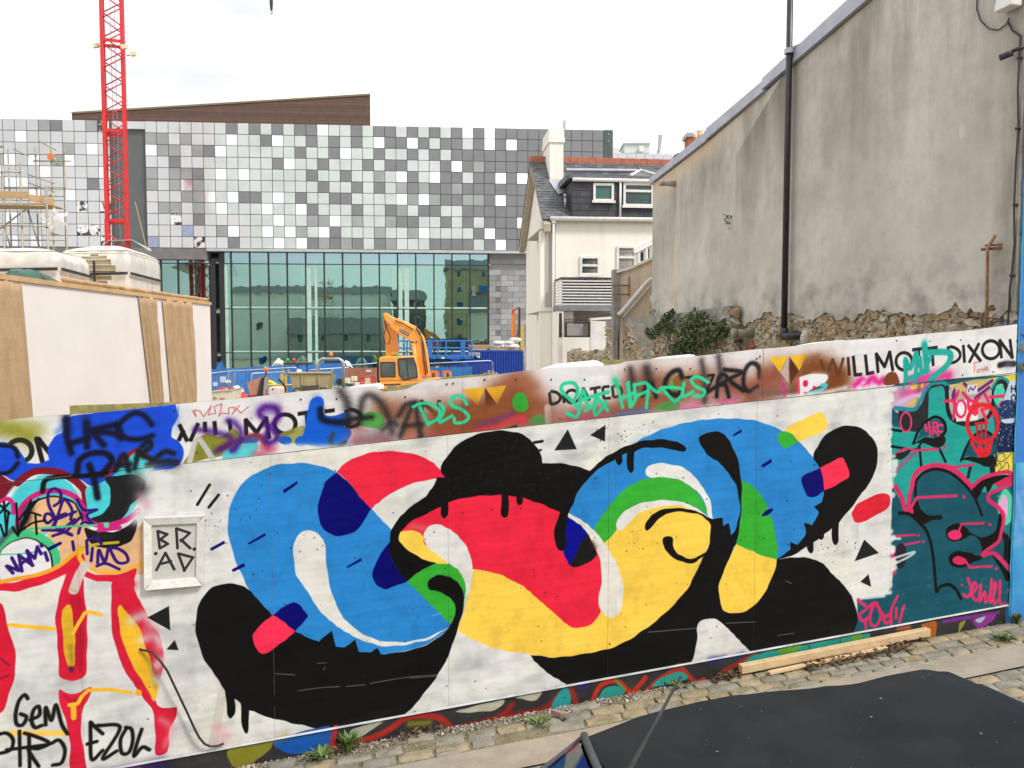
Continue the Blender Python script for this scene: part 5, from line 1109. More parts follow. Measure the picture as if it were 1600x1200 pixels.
MAIN = ['LLGLLGGDGDGDGDDWGGDGDDGDGDGDWDWDDDDDDDDDD', 'MMLMLLGWGGDWGGDGDGDGWDDWDGDDGDWDWDDDDDDDD', 'WMMLMDWGGGGGGDGGDWGGDGGDGDGDDDDDDDDDDDDDD', 'LLDLLGGGGGGDWGGDGGGDGDDGGGDWDMDDDDDDDDDDD',
        'MLMMDGWGWGGGGGDGGDGGMGWDGWDDGDDWDWDDDDDDD', 'MLMWMGGGGGGGGGGDGGDGDGMDMDDMDDDDDDDDDDDDD', 'LLLMMWGWDDGWGDGGDDGGGGWMWMDDMMDWDDDDDDDDD', 'LMMLMGWGGGWGGWDGGGDGGDMGDDGGDDDDDDDDDDDDD',
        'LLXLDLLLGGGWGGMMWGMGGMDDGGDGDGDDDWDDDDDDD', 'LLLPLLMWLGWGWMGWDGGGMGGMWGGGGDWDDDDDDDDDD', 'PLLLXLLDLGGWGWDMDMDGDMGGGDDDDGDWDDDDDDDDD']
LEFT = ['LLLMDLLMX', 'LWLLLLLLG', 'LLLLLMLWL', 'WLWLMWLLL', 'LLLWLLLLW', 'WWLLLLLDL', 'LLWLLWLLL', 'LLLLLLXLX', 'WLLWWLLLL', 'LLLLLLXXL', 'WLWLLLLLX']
def panel_mesh(k):
    mb = MB(); mb.box(ident, -PW/2+.024, PW/2-.024, -.03, .0, .024, PH-.024)
    return mb.mesh('panel', PM[k])
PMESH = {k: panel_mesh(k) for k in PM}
rp = random.Random(4)
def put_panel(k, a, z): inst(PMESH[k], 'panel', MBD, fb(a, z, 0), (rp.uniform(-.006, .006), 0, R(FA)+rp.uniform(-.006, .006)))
rest = {}; KS = list(PM); far_ = MB()
for r_, row in enumerate(MAIN):
    z = ZT-(r_+1)*PH
    for c_ in range(41):
        k = row[c_] if c_ < len(row) else 'D'; a = A0+(c_+.5)*PW
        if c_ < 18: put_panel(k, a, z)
        else:
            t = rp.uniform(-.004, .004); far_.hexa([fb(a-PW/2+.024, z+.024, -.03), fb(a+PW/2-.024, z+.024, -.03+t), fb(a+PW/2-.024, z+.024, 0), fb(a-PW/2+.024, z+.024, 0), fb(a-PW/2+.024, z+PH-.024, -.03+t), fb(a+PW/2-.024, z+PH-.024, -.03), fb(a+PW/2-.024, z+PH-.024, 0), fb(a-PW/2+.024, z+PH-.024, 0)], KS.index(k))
AL = on_f(152.5, 200)[0]
for r_, row in enumerate(LEFT):
    z = ZT-(r_+1)*PH
    for c_ in range(9): put_panel(row[c_], AL+PW*(c_-7.5), z)
    for c_ in range(1, 12): 
        a = AL+PW*(-c_-7.5); k = 'LLLWLLMLLL'[(c_*3+r_*7+2) % 10]
        far_.hexa([fb(a-PW/2+.024, z+.024, -.03), fb(a+PW/2-.024, z+.024, -.03), fb(a+PW/2-.024, z+.024, 0), fb(a-PW/2+.024, z+.024, 0), fb(a-PW/2+.024, z+PH-.024, -.03), fb(a+PW/2-.024, z+PH-.024, -.03), fb(a+PW/2-.024, z+PH-.024, 0), fb(a-PW/2+.024, z+PH-.024, 0)], KS.index(k))
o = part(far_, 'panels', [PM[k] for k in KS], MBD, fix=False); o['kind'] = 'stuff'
backing = M('panel_joint', (.09,.10,.10), (.07,.08,.08), 2, .8)
mb = MB(); mb.box(FF, A0, A1, .004, 16, ZB, ZT-.03); mb.box(FF, -52, -31.25, .004, 16, ZB, ZT-.03); part(mb, 'upper_storey', backing, MBD)
dstrip = M('dark_strip', (.115,.125,.125), (.10,.11,.11), 1, .5)
mb = MB(); mb.box(FF, -31.25, A0, .25, 16, ZB, ZT-.6); part(mb, 'recessed_strip', dstrip, MBD)
mb = MB(); mb.box(FF, -31.25, A0, .02, .24, ZT-.6, ZT-.03); part(mb, 'strip_head', PM['L'], MBD)
mb = MB(); mb.box(FF, A1+.02, A1+.78, -.03, 16, ZB, ZT+.0); part(mb, 'end_return', M('dark_green_metal', (.075,.105,.09), (.06,.085,.075), 1, .5), MBD)
mb = MB()
for z in (ZT-.35, ZT-.9, ZT-2.3, ZT-2.9): mb.ball(fb(A1+.42, z, -.05), .05, .05, .05, 6, 4)
part(mb, 'fixing_lug', white, MBD)
mb = MB(); mb.box(FF, -24.2, A1+.75, -.20, 1, ZB-.24, ZB-.03); part(mb, 'soffit_edge', M('soffit_metal', (.52,.55,.55), (.44,.47,.47), 1, .4, .3), MBD)
mb = MB(); mb.box(FF, -52, -24.2, -.02, 1, ZB-.9, ZB-.03); part(mb, 'soffit_edge', M('soffit_dark', (.20,.20,.19), (.15,.15,.145), 1, .6), MBD)
mb = MB(); mb.box(FF, -52, A1+.75, 1.002, 1.3, ZB-.3, ZB-.01); part(mb, 'lintel', backing, MBD)
mb = MB(); mb.tube([fb(4.4, ZT, 1), fb(4.4, ZT+.95, 1)], .11, 8); part(mb, 'roof_flue', galv, MBD)
# glazed ground storeys
GD = .45
gl = glassy('green_glazing', (.45,.74,.63), .36, .012, (.68,.95,.87)); mull = M('mullion', (.02,.024,.028), None, rough=.4)
gl2 = glassy('glazing_sky_tint', (.42,.72,.66), .37, .012, (.70,.90,.95))  # same glass, gloss coloured bluer to imitate sky mirrored in top panes
mpos = [-22.48+1.467*i for i in range(15)]; mpos[-1] = -1.94
left = [-27.93-1.36*k for k in range(8, 0, -1)]+[-27.93, -26.6, -25.25, -23.9]
tr = [9.89, 6.30, 2.78]
levels = [0.3]+tr[::-1]+[ZB-.25]
xs = left+[-23.2]+mpos
PN = 0
for a, b in zip(xs[:-1], xs[1:]):
    if abs(a+23.9) < .01: continue
    top = ZB-.25 if a >= -23.3 else ZB-.92
    lv = [0.3, 2.78, 6.30, 9.89, top]
    for z0, z1 in zip(lv[:-1], lv[1:]):
        if z1 <= z0: continue
        mb = MB(); mb.box(FF, a+.03, b-.03, GD, GD+.02, z0+.02, z1-.02); part(mb, 'pane', gl if z0 < 9.8 else gl2, MBD)
mm = {}
for a in xs:
    mb = MB(); w = .20 if abs(a+23.9) < .01 or abs(a+23.2) < .01 else .055
    mb.box(FF, a-w, a+w, GD-.10, GD+.08, 0, (ZB-.25 if a >= -23.3 else ZB-.92)); part(mb, 'mullion', mull, MBD)
for z in tr:
    mb = MB(); mb.box(FF, xs[0], xs[-1], GD-.055, GD+.06, z-.035, z+.035); part(mb, 'transom', mull, MBD)
ivory = M('interior_white', (.74,.78,.74), (.66,.70,.66), 2, .7)
mb = MB()
for z, h in ((6.12, .30), (2.62, .22), (9.95, .12)): mb.box(FF, xs[0], -1.7, GD+.07, GD+.5, z-h/2, z+h/2)
part(mb, 'floor_edge', ivory, MBD)
cov = M('pale_added_strip', (.44,.62,.54), (.36,.53,.46), 1.5, .4)  # strips added outside, coloured like slab edges and columns seen through glass
for z, h in ((6.405, .13), (2.87, .11)):
    mb = MB(); mb.box(FF, -22.42, -1.98, GD-.048, GD-.004, z-h/2, z+h/2); part(mb, 'added_strip', cov, MBD)
for a, w in ((-22.95, .20), (-16.42, .22), (-15.82, .10), (-9.10, .20), (-8.55, .18)):
    mb = MB(); mb.box(FF, a-w, a+w, GD-.05, GD-.005, .3, 9.85); part(mb, 'added_strip', cov, MBD)
mb = MB()
for a in (-22.75, -16.75, -15.95, -9.5, -8.75, -28.5): mb.box(FF, a-.24, a+.24, GD+.10, GD+.6, 0, ZB-.3)
part(mb, 'column', ivory, MBD)
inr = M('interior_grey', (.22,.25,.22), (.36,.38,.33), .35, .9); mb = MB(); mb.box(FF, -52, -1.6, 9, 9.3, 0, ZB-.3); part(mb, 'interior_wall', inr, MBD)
mb = MB(); mb.box(FF, -52, -1.6, GD+1.2, 9, 5.9, 6.25); mb.box(FF, -52, -1.6, GD+.2, 9, -.2, .1); part(mb, 'interior_floor', concrete, MBD)
mb = MB()
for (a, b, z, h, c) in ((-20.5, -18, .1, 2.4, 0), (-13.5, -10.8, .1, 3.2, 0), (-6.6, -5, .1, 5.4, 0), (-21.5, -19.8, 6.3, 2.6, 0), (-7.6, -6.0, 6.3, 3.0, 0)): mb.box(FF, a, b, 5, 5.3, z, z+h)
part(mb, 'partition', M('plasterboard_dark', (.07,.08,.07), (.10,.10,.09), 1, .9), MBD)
# mobile tower standing inside the right-hand bays
TW_ = thing('scaffold_tower', 'pale mobile scaffold tower standing inside the right glazed bays', 'scaffold', fb(-4.3, .1, 3))
mb = MB()
x0, x1 = on_f(674, 500)[0], on_f(727, 500)[0]
for a in (x0, x1):
    for d in (2.4, 3.6): mb.tube([fb(a, .1, d), fb(a, 9.4, d)], .045, 5)
for z in np.arange(1., 9.4, 1.0):
    mb.tube([fb(x0, z, 2.4), fb(x1, z, 2.4)], .035, 4); mb.tube([fb(x0, z, 3.6), fb(x1, z, 3.6)], .035, 4)
for i, z in enumerate(np.arange(1., 8.5, 2.)): mb.tube([fb(x0 if i % 2 else x1, z, 2.4), fb(x1 if i % 2 else x0, z+2, 2.4)], .03, 4)
part(mb, 'frame', M('tower_alloy', (.72,.76,.72), None, rough=.5), TW_)
# grey blockwork at the right of the glazing
blk = [M('block_%d' % i, c, c2, 3, .9, bump=.4, bs=12) for i, (c, c2) in enumerate((((.33,.335,.335), (.28,.285,.285)), ((.28,.285,.29), (.24,.245,.25)), ((.38,.385,.385), (.33,.335,.335)), ((.25,.25,.255), (.22,.22,.225))))]
mb = MB(); mb.box(FF, -1.85, A1+.7, GD+.09, 12, 0, ZB-.25); part(mb, 'block_wall', M('block_mortar', (.30,.30,.295), (.26,.26,.255), 3, .95), MBD); BW = [q for q in bpy.data.objects if q.name == 'block_wall'][0]
BM_ = []
for m_ in blk:
    q = MB(); q.box(ident, -.49, .49, -.05, .05, 0, .43); BM_.append(q.mesh('block', m_))
r_ = 0; z = .1
while z < ZB-.7:
    if not (9.6 < z+.22 < 10.0):
        a = -1.85+.5-(r_ % 2)*.5
        while a < 3.4:
            if a > -2.0 and not (abs(z-6.3) < .3 and abs(a-.3) < .3): inst(BM_[min(3, int(rp.random()**1.2*4))], 'block', BW, fb(max(a, -1.35), z, GD+.045), (0, 0, R(FA)))
            a += 1.0
    z += .45; r_ += 1
# brown clad wedge on the roof
WD = 9.
def on_w(u, v):
    a, b = ray(u, v); oy = 68.19+WD*FC; ox = -FS*WD
    x = (a*oy-ox)/(FC-a*FS); return x, CAMZ+b*(oy+FS*x)
RW = thing('roof_wedge', 'brown boarded wedge shaped roof volume on top of the panelled building', 'roof', fb(-20, 18, WD))
pL, pR, pRb = on_w(112, 178), on_w(578, 149), on_w(578, 200)
bro = [M('brown_board_%d' % i, c, c2, 2, .7) for i, (c, c2) in enumerate((((.135,.075,.055), (.115,.064,.046)), ((.12,.067,.05), (.10,.057,.042)), ((.15,.085,.062), (.125,.07,.05))))]
mb = MB(); mb.hexa([fb(pL[0], 19, WD+.05), fb(pR[0]-.02, 19, WD+.05), fb(pR[0]-3.4, 19, WD+9), fb(pL[0], 19, WD+9), fb(pL[0], pL[1], WD+.05), fb(pR[0]-.02, pR[1], WD+.05), fb(pR[0]-3.4, pR[1]-.1, WD+9), fb(pL[0], pL[1], WD+9)]); part(mb, 'core', bro[0], RW)
nb = 17; zb0 = pL[1]-2.0
kk = (pR[1]-pL[1])/(pR[0]-pL[0])
z = 19.4; i = 0
while z < pR[1]:
    z1 = z+.27
    def xl(zz): return max(pL[0], pL[0]+(zz-pL[1])/kk)
    mb = MB(); P = [(xl(z), z+.01), (pR[0]+.02, z+.01), (pR[0]+.02, min(z1, pR[1])), (min(xl(z1), pR[0]-.2), min(z1, pR[1]))]
    mb.prism(FF, P, WD, WD+.04); part(mb, 'board', bro[i % 3], RW); z = z1; i += 1
mb = MB(); mb.hexa([fb(pL[0], pL[1], WD-.06), fb(pR[0]+.05, pR[1], WD-.06), fb(pR[0]-3.4, pR[1]-.1, WD+9), fb(pL[0], pL[1], WD+9), fb(pL[0], pL[1]+.16, WD-.06), fb(pR[0]+.05, pR[1]+.16, WD-.06), fb(pR[0]-3.4, pR[1]+.06, WD+9), fb(pL[0], pL[1]+.16, WD+9)]); part(mb, 'edge_trim', M('bronze_trim', (.22,.17,.09), None, rough=.5), RW)
# pale building further off with plant room and mast
FB = thing('white_building', 'distant pale clad building with rooftop plant room right of the panelled block', 'building', at(1000, 400, 95))
clad = M('white_cladding', (.62,.63,.66), (.57,.58,.61), .3, .5); vnt = M('plant_room', (.58,.62,.56), (.52,.56,.50), .3, .6)
a, b = at(950, 600, 95), at(1090, 238, 95)
mb = MB(); mb.hexa([(a[0], 95.1, 0), (b[0], 95.1, 0), (b[0], 110, 0), (a[0], 110, 0), (a[0], 95.1, b[2]), (b[0], 95.1, b[2]-.6), (b[0], 110, b[2]), (a[0], 110, b[2])]); part(mb, 'block', clad, FB)
for u0 in range(952, 1080, 14): part(ubox(MB(), u0+.2, 239.5+(u0-952)*.012, u0+13.6, 262, 95, .09), 'panel', clad, FB)
part(ubox(MB(), 976, 224, 1015, 239, 97, 4), 'plant_room', vnt, FB); part(ubox(MB(), 974, 222.4, 1017, 224, 96.8, 4.4), 'plant_roof', vnt, FB); part(ubox(MB(), 999, 228, 1006, 236, 96.4, .5), 'vent', white, FB); part(ubox(MB(), 957, 230, 967, 239, 97, 3), 'roof_box', vnt, FB)
mb = MB(); mb.tube([at(1029.5, 240, 97), at(1032, 211, 97)], [.14, .26], 8); mb.tube([at(1026, 240, 97), at(1030, 228, 97)], .06, 5); part(mb, 'mast', galv, FB)
for u0 in (958, 969, 979, 990): part(ubox(MB(), u0, 253, u0+8, 259, 94.9, .09), 'window', darkglass, FB)
# buildings across the street behind the photographer, seen mirrored in the glazing
def terrace(name, label, x0, x1, y, h, m, roofh, wins, z0=0.):
    B = thing(name, label, 'building', ((x0+x1)/2, y-4, z0))
    mb = MB(); mb.box(ident, x0, x1, y-8, y, z0, h); part(mb, 'wall', m, B)
    mb = MB(); mb.add([(x0-.3, y+.3, h), (x1+.3, y+.3, h), (x1+.3, y-8.3, h), (x0-.3, y-8.3, h), (x0-.3, y-4, h+roofh), (x1+.3, y-4, h+roofh)], [(0,1,5,4), (2,3,4,5), (0,4,3), (1,2,5), (3,2,1,0)]); part(mb, 'roof', slate, B)
    nx, nz = wins
    for i in range(nx):
        for j in range(nz):
            cx = x0+(x1-x0)*(i+.5)/nx; cz = z0+2.2+(h-z0-1.6)*(j+.3)/nz
            mb = MB(); mb.box(ident, cx-.55, cx+.55, y-.02, y+.05, cz, cz+1.5); w = part(mb, 'window', upvc, B)
            mb = MB(); mb.box(ident, cx-.47, cx+.47, y+.051, y+.06, cz+.08, cz+1.42); part(mb, 'pane', darkglass, w)
pale = M('pale_render', (.86,.87,.83), (.78,.80,.75), .6, .8); crm = M('yellow_render', (.50,.42,.26), (.42,.35,.21), .6, .8)
terrace('pale_building', 'pale rendered building behind the street, mirrored in the left of the green glazing', -38, -9, -24, 12.2, pale, 1.6, (3, 1))
terrace('slate_roofed_house', 'low house with dark slate roof behind the street, mirrored at the foot of the glazing', -27, -11, -15, 4.6, M('dull_render', (.34,.34,.33), (.27,.27,.27), .6, .9), 3.0, (4, 1))
terrace('brown_brick_house', 'dark brick house behind the street, mirrored between the paler blocks', -8.6, -2.5, -22, 11.0, M('dark_brick', (.17,.14,.12), (.12,.10,.085), .8, .9), 2.0, (2, 3))
terrace('apartment_block', 'yellowish apartment block behind the street, mirrored in the right of the green glazing', 2, 44, -26, 17.2, crm, 2.2, (9, 5))
# ---------------------------------------------------------------- cream house with dormer
HA = 6.5; HO0 = at(859, 600, 25); HF = frame((HO0[0], HO0[1], 0), HA)
ch_, sh_ = math.cos(R(HA)), math.sin(R(HA))
def on_h(u, v, d=0.0):                                      # point on the plane y=d of the house frame -> (x, z)
    a, b = ray(u, v); ox, oy = HO0[0]-sh_*d, HO0[1]+ch_*d
    x = (a*oy-ox)/(ch_-a*sh_); Y = oy+sh_*x
    return x, CAMZ+b*Y
DEP = 5.5; ZE = on_h(859, 341)[1]; ZR = ZE+2.22
HS_ = thing('house', 'cream rendered house with slate roof, black slate dormer and square chimney', 'house', HF(4, 2.5, 0))
mb = MB(); mb.prism(HF, [(0, 0), (9, 0), (9, ZE), (0, ZE)], 0, DEP); mb.add([HF(0, 0, ZE), HF(0, DEP/2, ZR-.05), HF(0, DEP, ZE), HF(9, 0, ZE), HF(9, DEP/2, ZR-.05), HF(9, DEP, ZE)], [(0,1,2), (3,5,4), (0,3,4,1), (1,4,5,2)])
part(mb, 'wall', cream, HS_, fix=False)
pil = M('grey_pilaster', (.46,.43,.37), (.36,.34,.29), 2, .9, streak=True)
mb = MB(); x0 = on_h(849, 400)[0]
mb.box(HF, -.30, .16, -.035, .3, 0, ZE-.12); part(mb, 'pilaster', cream, HS_)
mb = MB(); mb.box(HF, -.16, .16, -.05, -.036, on_h(860, 480)[1], ZE-.2); part(mb, 'weathered_strip', pil, HS_)
for zz in (on_h(850, 360)[1], on_h(850, 488)[1]):
    mb = MB(); mb.box(HF, -.33, .02, -.055, DEP*.5, zz, zz+.03); part(mb, 'string_course', pil, HS_)
# roof planes, verge boards, ridge tiles
rs = (ZR-ZE)/(DEP/2); n_ = math.hypot(1, rs)
def RF(x, k, h): return HF(x, k*(DEP/2+.0), ZE+k*(ZR-ZE)) if not h else HF(x, k*DEP/2-h*rs/n_, ZE+k*(ZR-ZE)+h/n_)
slt = [M('roof_slate_%d' % i, c, c2, 5, .5, bump=.3, bs=30, c3=(.22,.22,.20), ns3=8, amt3=.3) for i, (c, c2) in enumerate((((.11,.115,.125), (.075,.08,.085)), ((.14,.145,.15), (.10,.10,.105)), ((.09,.095,.10), (.06,.065,.07))))]
mb = MB(); mb.hexa([RF(-.24, -.035, 0), RF(9, -.035, 0), RF(9, 1, 0), RF(-.24, 1, 0), RF(-.24, -.035, .05), RF(9, -.035, .05), RF(9, 1, .05), RF(-.24, 1, .05)])
mb.hexa([HF(-.24, DEP/2, ZR), HF(9, DEP/2, ZR), HF(9, DEP+.3, ZE-.25), HF(-.24, DEP+.3, ZE-.25), HF(-.24, DEP/2, ZR+.06), HF(9, DEP/2, ZR+.06), HF(9, DEP+.3, ZE-.19), HF(-.24, DEP+.3, ZE-.19)])
part(mb, 'roof', slt[0], HS_)
mb = MB(); rs5 = random.Random(8)
rows = 22
for r_ in range(rows):                                      # slates in courses, joined: each about 7 px in the photo
    k0, k1 = -.04+1.02*r_/rows, -.04+1.02*(r_+1.25)/rows
    x = -.245+(r_ % 2)*.12
    while x < 4.2:
        w = .24; h0 = .062+rs5.uniform(0, .005)
        mb.add([RF(x+.006, k0, h0), RF(x+w-.006, k0, h0+rs5.uniform(-.004, .004)), RF(x+w-.006, min(1, k1), .052), RF(x+.006, min(1, k1), .052), RF(x+.006, k0, .05), RF(x+w-.006, k0, .05)], [(0,1,2,3), (0,4,5,1)], rs5.randrange(3))
        x += w
o = part(mb, 'slates', slt, HS_, fix=False); o['kind'] = 'stuff'
terra = M('ridge_tile', (.46,.16,.085), (.37,.12,.07), 6, .75)
x = -.26
while x < 6:
    mb = MB(); mb.prism(HF, [(x, ZR-.02), (x+.43, ZR-.02), (x+.43, ZR+.17), (x, ZR+.16)], DEP/2-.12, DEP/2+.12); part(mb, 'ridge_tile', terra, HS_); x += .44
bargem = M('barge_board', (.42,.37,.29), (.34,.30,.24), 4, .7)
mb = MB(); mb.hexa([HF(-.22, -.25, ZE-.42), HF(-.02, -.25, ZE-.42), HF(-.02, DEP/2, ZR-.24), HF(-.22, DEP/2, ZR-.24), HF(-.22, -.25, ZE-.21), HF(-.02, -.25, ZE-.21), HF(-.02, DEP/2, ZR-.015), HF(-.22, DEP/2, ZR-.015)])
mb.hexa([HF(-.22, DEP/2, ZR-.24), HF(-.02, DEP/2, ZR-.24), HF(-.02, DEP+.25, ZE-.45), HF(-.22, DEP+.25, ZE-.45), HF(-.22, DEP/2, ZR-.02), HF(-.02, DEP/2, ZR-.02), HF(-.02, DEP+.25, ZE-.22), HF(-.22, DEP+.25, ZE-.22)])
part(mb, 'verge_soffit', bargem, HS_)
# chimney
cx0, cx1 = on_h(857, 240, 2.0)[0], on_h(878, 240, 2.0)[0]
zt = on_h(868, 205, 2.0)[1]
CHM = []
mb = MB(); mb.box(HF, cx0, cx1, 1.72, 3.1, ZE+1.1, zt-.42); cho = part(mb, 'chimney', cream, HS_)
mb = MB(); mb.box(HF, cx0-.04, cx1+.04, 1.68, 3.14, zt-.42, zt-.26); part(mb, 'cap_course', cream, cho)
mb = MB(); mb.box(HF, cx0-.02, cx1+.02, 1.70, 3.12, zt-.26, zt+.02); part(mb, 'cap', cream, cho)
mb = MB(); mb.add([RF(on_h(880, 290, .9)[0]-.35, .62, .09), RF(on_h(880, 290, .9)[0]+.1, .62, .09), RF(on_h(880, 290, .9)[0]+.1, .40, .09), RF(on_h(880, 290, .9)[0]-.15, .36, .09)], [(0,1,2,3)]); part(mb, 'lead_flashing', lead, HS_, fix=False)
# dormer
dx0 = on_h(893, 310)[0]; dz1 = on_h(950, 284)[1]; dx1 = 6.
dslate = M('dormer_slate', (.035,.036,.042), (.055,.055,.06), 4, .5, bump=.2, bs=20)
mb = MB(); mb.prism(HF, [(dx0, ZE+.03), (dx1, ZE+.03), (dx1, dz1), (dx0, dz1)], -.06, DEP/2-.4); part(mb, 'dormer', dslate, HS_); DORM = [q for q in bpy.data.objects if q.name == 'dormer'][0]
zz = ZE+.05; r_ = 0
while zz < dz1-.05:
    x = dx0+.01-(r_ % 2)*.22
    while x < 4.6:
        a, b = max(dx0+.005, x), x+.44
        mb = MB(); mb.hexa([HF(a+.005, -.078, zz), HF(b-.005, -.078, zz), HF(b-.005, -.061, zz), HF(a+.005, -.061, zz), HF(a+.005, -.066, zz+.19), HF(b-.005, -.066, zz+.19), HF(b-.005, -.061, zz+.19), HF(a+.005, -.061, zz+.19)]); part(mb, 'slate', dslate, DORM); x += .44
    zz += .195; r_ += 1
mb = MB(); mb.box(HF, dx0-.12, dx1, -.16, 2.6, dz1+.06, dz1+.16); mb.box(HF, dx0-.16, dx0-.10, -.1, 2.2, dz1+.02, dz1+.2); part(mb, 'dormer_roof', M('dormer_lead', (.16,.17,.19), (.11,.12,.135), 4, .6), HS_)
mb = MB(); mb.tube([HF(dx0, -.15, dz1+.02), HF(dx1, -.15, dz1+.03)], .055, 8); part(mb, 'dormer_gutter', upvc, HS_)
gz = on_h(1000, 268, .6)[1]; mb = MB(); gx0, gx1, gxm = on_h(980, 283, .3)[0], on_h(1028, 283, .3)[0], on_h(1000, 270, .6)[0]
mb.add([HF(gx0, -.05, dz1+.17), HF(gx1, -.05, dz1+.17), HF(gxm, .5, gz), HF(gxm, 1.6, gz)], [(0,1,2), (1,3,2), (0,2,3)]); part(mb, 'dormer_hip', slt[1], HS_, fix=False)
mb = MB(); mb.tube([HF(gx0, -.06, dz1+.18), HF(gxm, .48, gz+.02), HF(gx1, -.06, dz1+.19)], .05, 6); part(mb, 'hip_flashing', white, HS_)
mb = MB(); mb.tube([RF(on_h(886, 270, 2)[0], .80, .09), RF(on_h(998, 272, 2)[0], .82, .09)], .07, 4); part(mb, 'lead_flashing', lead, HS_)
mb = MB(); c = RF(on_h(884, 320, .3)[0], .14, .06); mb.tube([c, (c[0], c[1], c[2]+.36)], .045, 10); mb.tube([(c[0], c[1], c[2]+.34), (c[0], c[1], c[2]+.43)], .065, 10); part(mb, 'flue', galv, HS_, smooth=True)
# gutter and downpipes
mb = MB(); mb.tube([HF(-.02, -.17, ZE-.03), HF(6, -.17, ZE+.0)], .065, 8); part(mb, 'gutter', upvc, HS_, smooth=True)
for u in (863.5, 967):
    x = on_h(u, 400)[0]; z0, z1 = (0, ZE) if u < 900 else (ZE+.03, dz1)
    mb = MB(); mb.tube([HF(x, -.13, z0), HF(x, -.13, z1)], .035, 8); part(mb, 'downpipe', upvc, HS_, smooth=True)
mb = MB(); x = on_h(863.5, 400)[0]; mb.box(HF, x-.06, x+.06, -.18, -.07, ZE-.16, ZE-.02); part(mb, 'hopper', upvc, HS_)
def window(u0, v0, u1, v1, d, name, bars=(), parent=HS_, glass=darkglass, fr=.07):
    x0, z1 = on_h(u0, v0, d); x1, z0 = on_h(u1, v1, d)
    mb = MB()
    for a, b, c, e in ((x0, x1, z0, z0+fr), (x0, x1, z1-fr, z1), (x0, x0+fr, z0+fr, z1-fr), (x1-fr, x1, z0+fr, z1-fr)): mb.box(HF, a, b, d-.03, d+.10, c, e)
    for k in bars: mb.box(HF, x0+fr, x1-fr, d-.02, d+.09, z0+(z1-z0)*k-.035, z0+(z1-z0)*k+.035)
    w = part(mb, name, upvc, parent)
    mb = MB(); mb.box(HF, x0+fr, x1-fr, d+.02, d+.03, z0+fr, z1-fr); part(mb, 'pane', glass, w)
    mb = MB(); mb.box(HF, x0-.04, x1+.04, d-.07, d-.031, z0-.05, z0+.02); part(mb, 'sill', upvc, w)
    return w
frosted = M('frosted_glass', (.07,.145,.135), (.09,.17,.155), 2, .25)
window(927, 286, 959, 315, -.10, 'window', glass=frosted); window(974, 285.5, 1021, 323, -.10, 'window', (.66,))
window(906, 400, 937, 430.5, -.02, 'window', (.52,)); window(963.5, 384, 994, 440, -.02, 'window', (.68,))
# slatted balcony with its slab, and the terrace below
BD = -1.15
BF_ = [on_h(874, 478, BD), on_h(962, 478, BD)]
bx0, bx1 = on_h(877, 455, BD)[0], on_h(966, 455, BD)[0]; bz0, bz1 = on_h(900, 477, BD)[1], on_h(900, 436, BD)[1]
BAL = thing('balcony', 'balcony with black frame and white horizontal slats on the back of the cream house', 'balcony', HF((bx0+bx1)/2, BD/2, bz0-.2))
wsl = M('white_slat', (.76,.75,.71), (.66,.65,.61), 10, .6)
nsl = 9; pit = (bz1-bz0)/nsl
for i in range(nsl):
    z = bz0+pit*i
    mb = MB(); mb.box(HF, bx0+.02, bx1, BD+.0, BD+.022, z+.012, z+pit*.60); part(mb, 'slat', wsl, BAL)
    mb = MB(); mb.box(HF, bx0, bx0+.022, BD+.03, -.06, z+.012, z+pit*.60); part(mb, 'slat', wsl, BAL)
mb = MB()
for x in np.linspace(bx0+.03, bx1-.05, 6): mb.box(HF, x, x+.035, BD+.026, BD+.06, bz0, bz1)
mb.box(HF, bx0-.01, bx1+.02, BD-.01, BD+.05, bz1, bz1+.05); mb.box(HF, bx0-.01, bx0+.05, BD+.051, -.06, bz1, bz1+.05); mb.box(HF, bx1-.05, bx1+.02, BD+.0, BD+.06, bz0+.1, bz1-.02)
part(mb, 'rail', blackm, BAL)
mb = MB(); mb.box(HF, bx0+.05, bx1, BD+.10, BD+.11, bz0, bz1); part(mb, 'screen', blackm, BAL)
mb = MB(); mb.box(HF, bx0-.08, bx1+.1, BD-.02, -.06, bz0-.16, bz0-.01); part(mb, 'slab', M('lead_fascia', (.22,.23,.25), (.17,.18,.20), 5, .6), BAL)
# room under the balcony and the white parapet in front
EX = thing('terrace', 'cream terrace room with white parapet and mesh screen below the balcony', 'extension', HF(2, -.9, 0))
ex0 = on_h(872, 500, BD)[0]; zr1 = bz0-.17
mb = MB(); mb.box(HF, ex0, on_h(880.5, 500, BD)[0], BD, -.06, 0, zr1); mb.box(HF, on_h(880.5, 500, BD)[0], on_h(899, 500, BD)[0], BD+.3, -.06, 0, zr1); part(mb, 'wall', cream, EX)
mb = MB(); mb.box(HF, on_h(899, 500, BD)[0]+.01, bx1+.2, -.40, -.36, 2, zr1-.02); part(mb, 'back_wall', M('soffit_grey', (.36,.33,.27), (.30,.28,.23), 3, .8), EX)
mb = MB(); mb.box(HF, on_h(873.5, 500, BD)[0]+.0, on_h(878, 500, BD)[0], BD-.012, BD-.002, on_h(876, 527, BD)[1], zr1-.05); part(mb, 'door_gap', blackm, EX)
PD = BD-.25
px0, px1, px2 = on_h(880, 530, PD)[0], on_h(922.5, 530, PD)[0], on_h(948, 530, PD)[0]
zq = lambda v: on_h(910, v, PD)[1]
mb = MB(); mb.prism(HF, [(px0, 0), (px1, 0), (px1, zq(527)), (px0, zq(527))], PD, PD+.15); part(mb, 'parapet', cream, EX)
mb = MB(); mb.prism(HF, [(px1+.002, zq(551)), (px2, zq(551)), (px2, zq(501)-.02), (px1+.002, zq(501))], PD-.03, PD+.2); part(mb, 'white_parapet', white, EX)
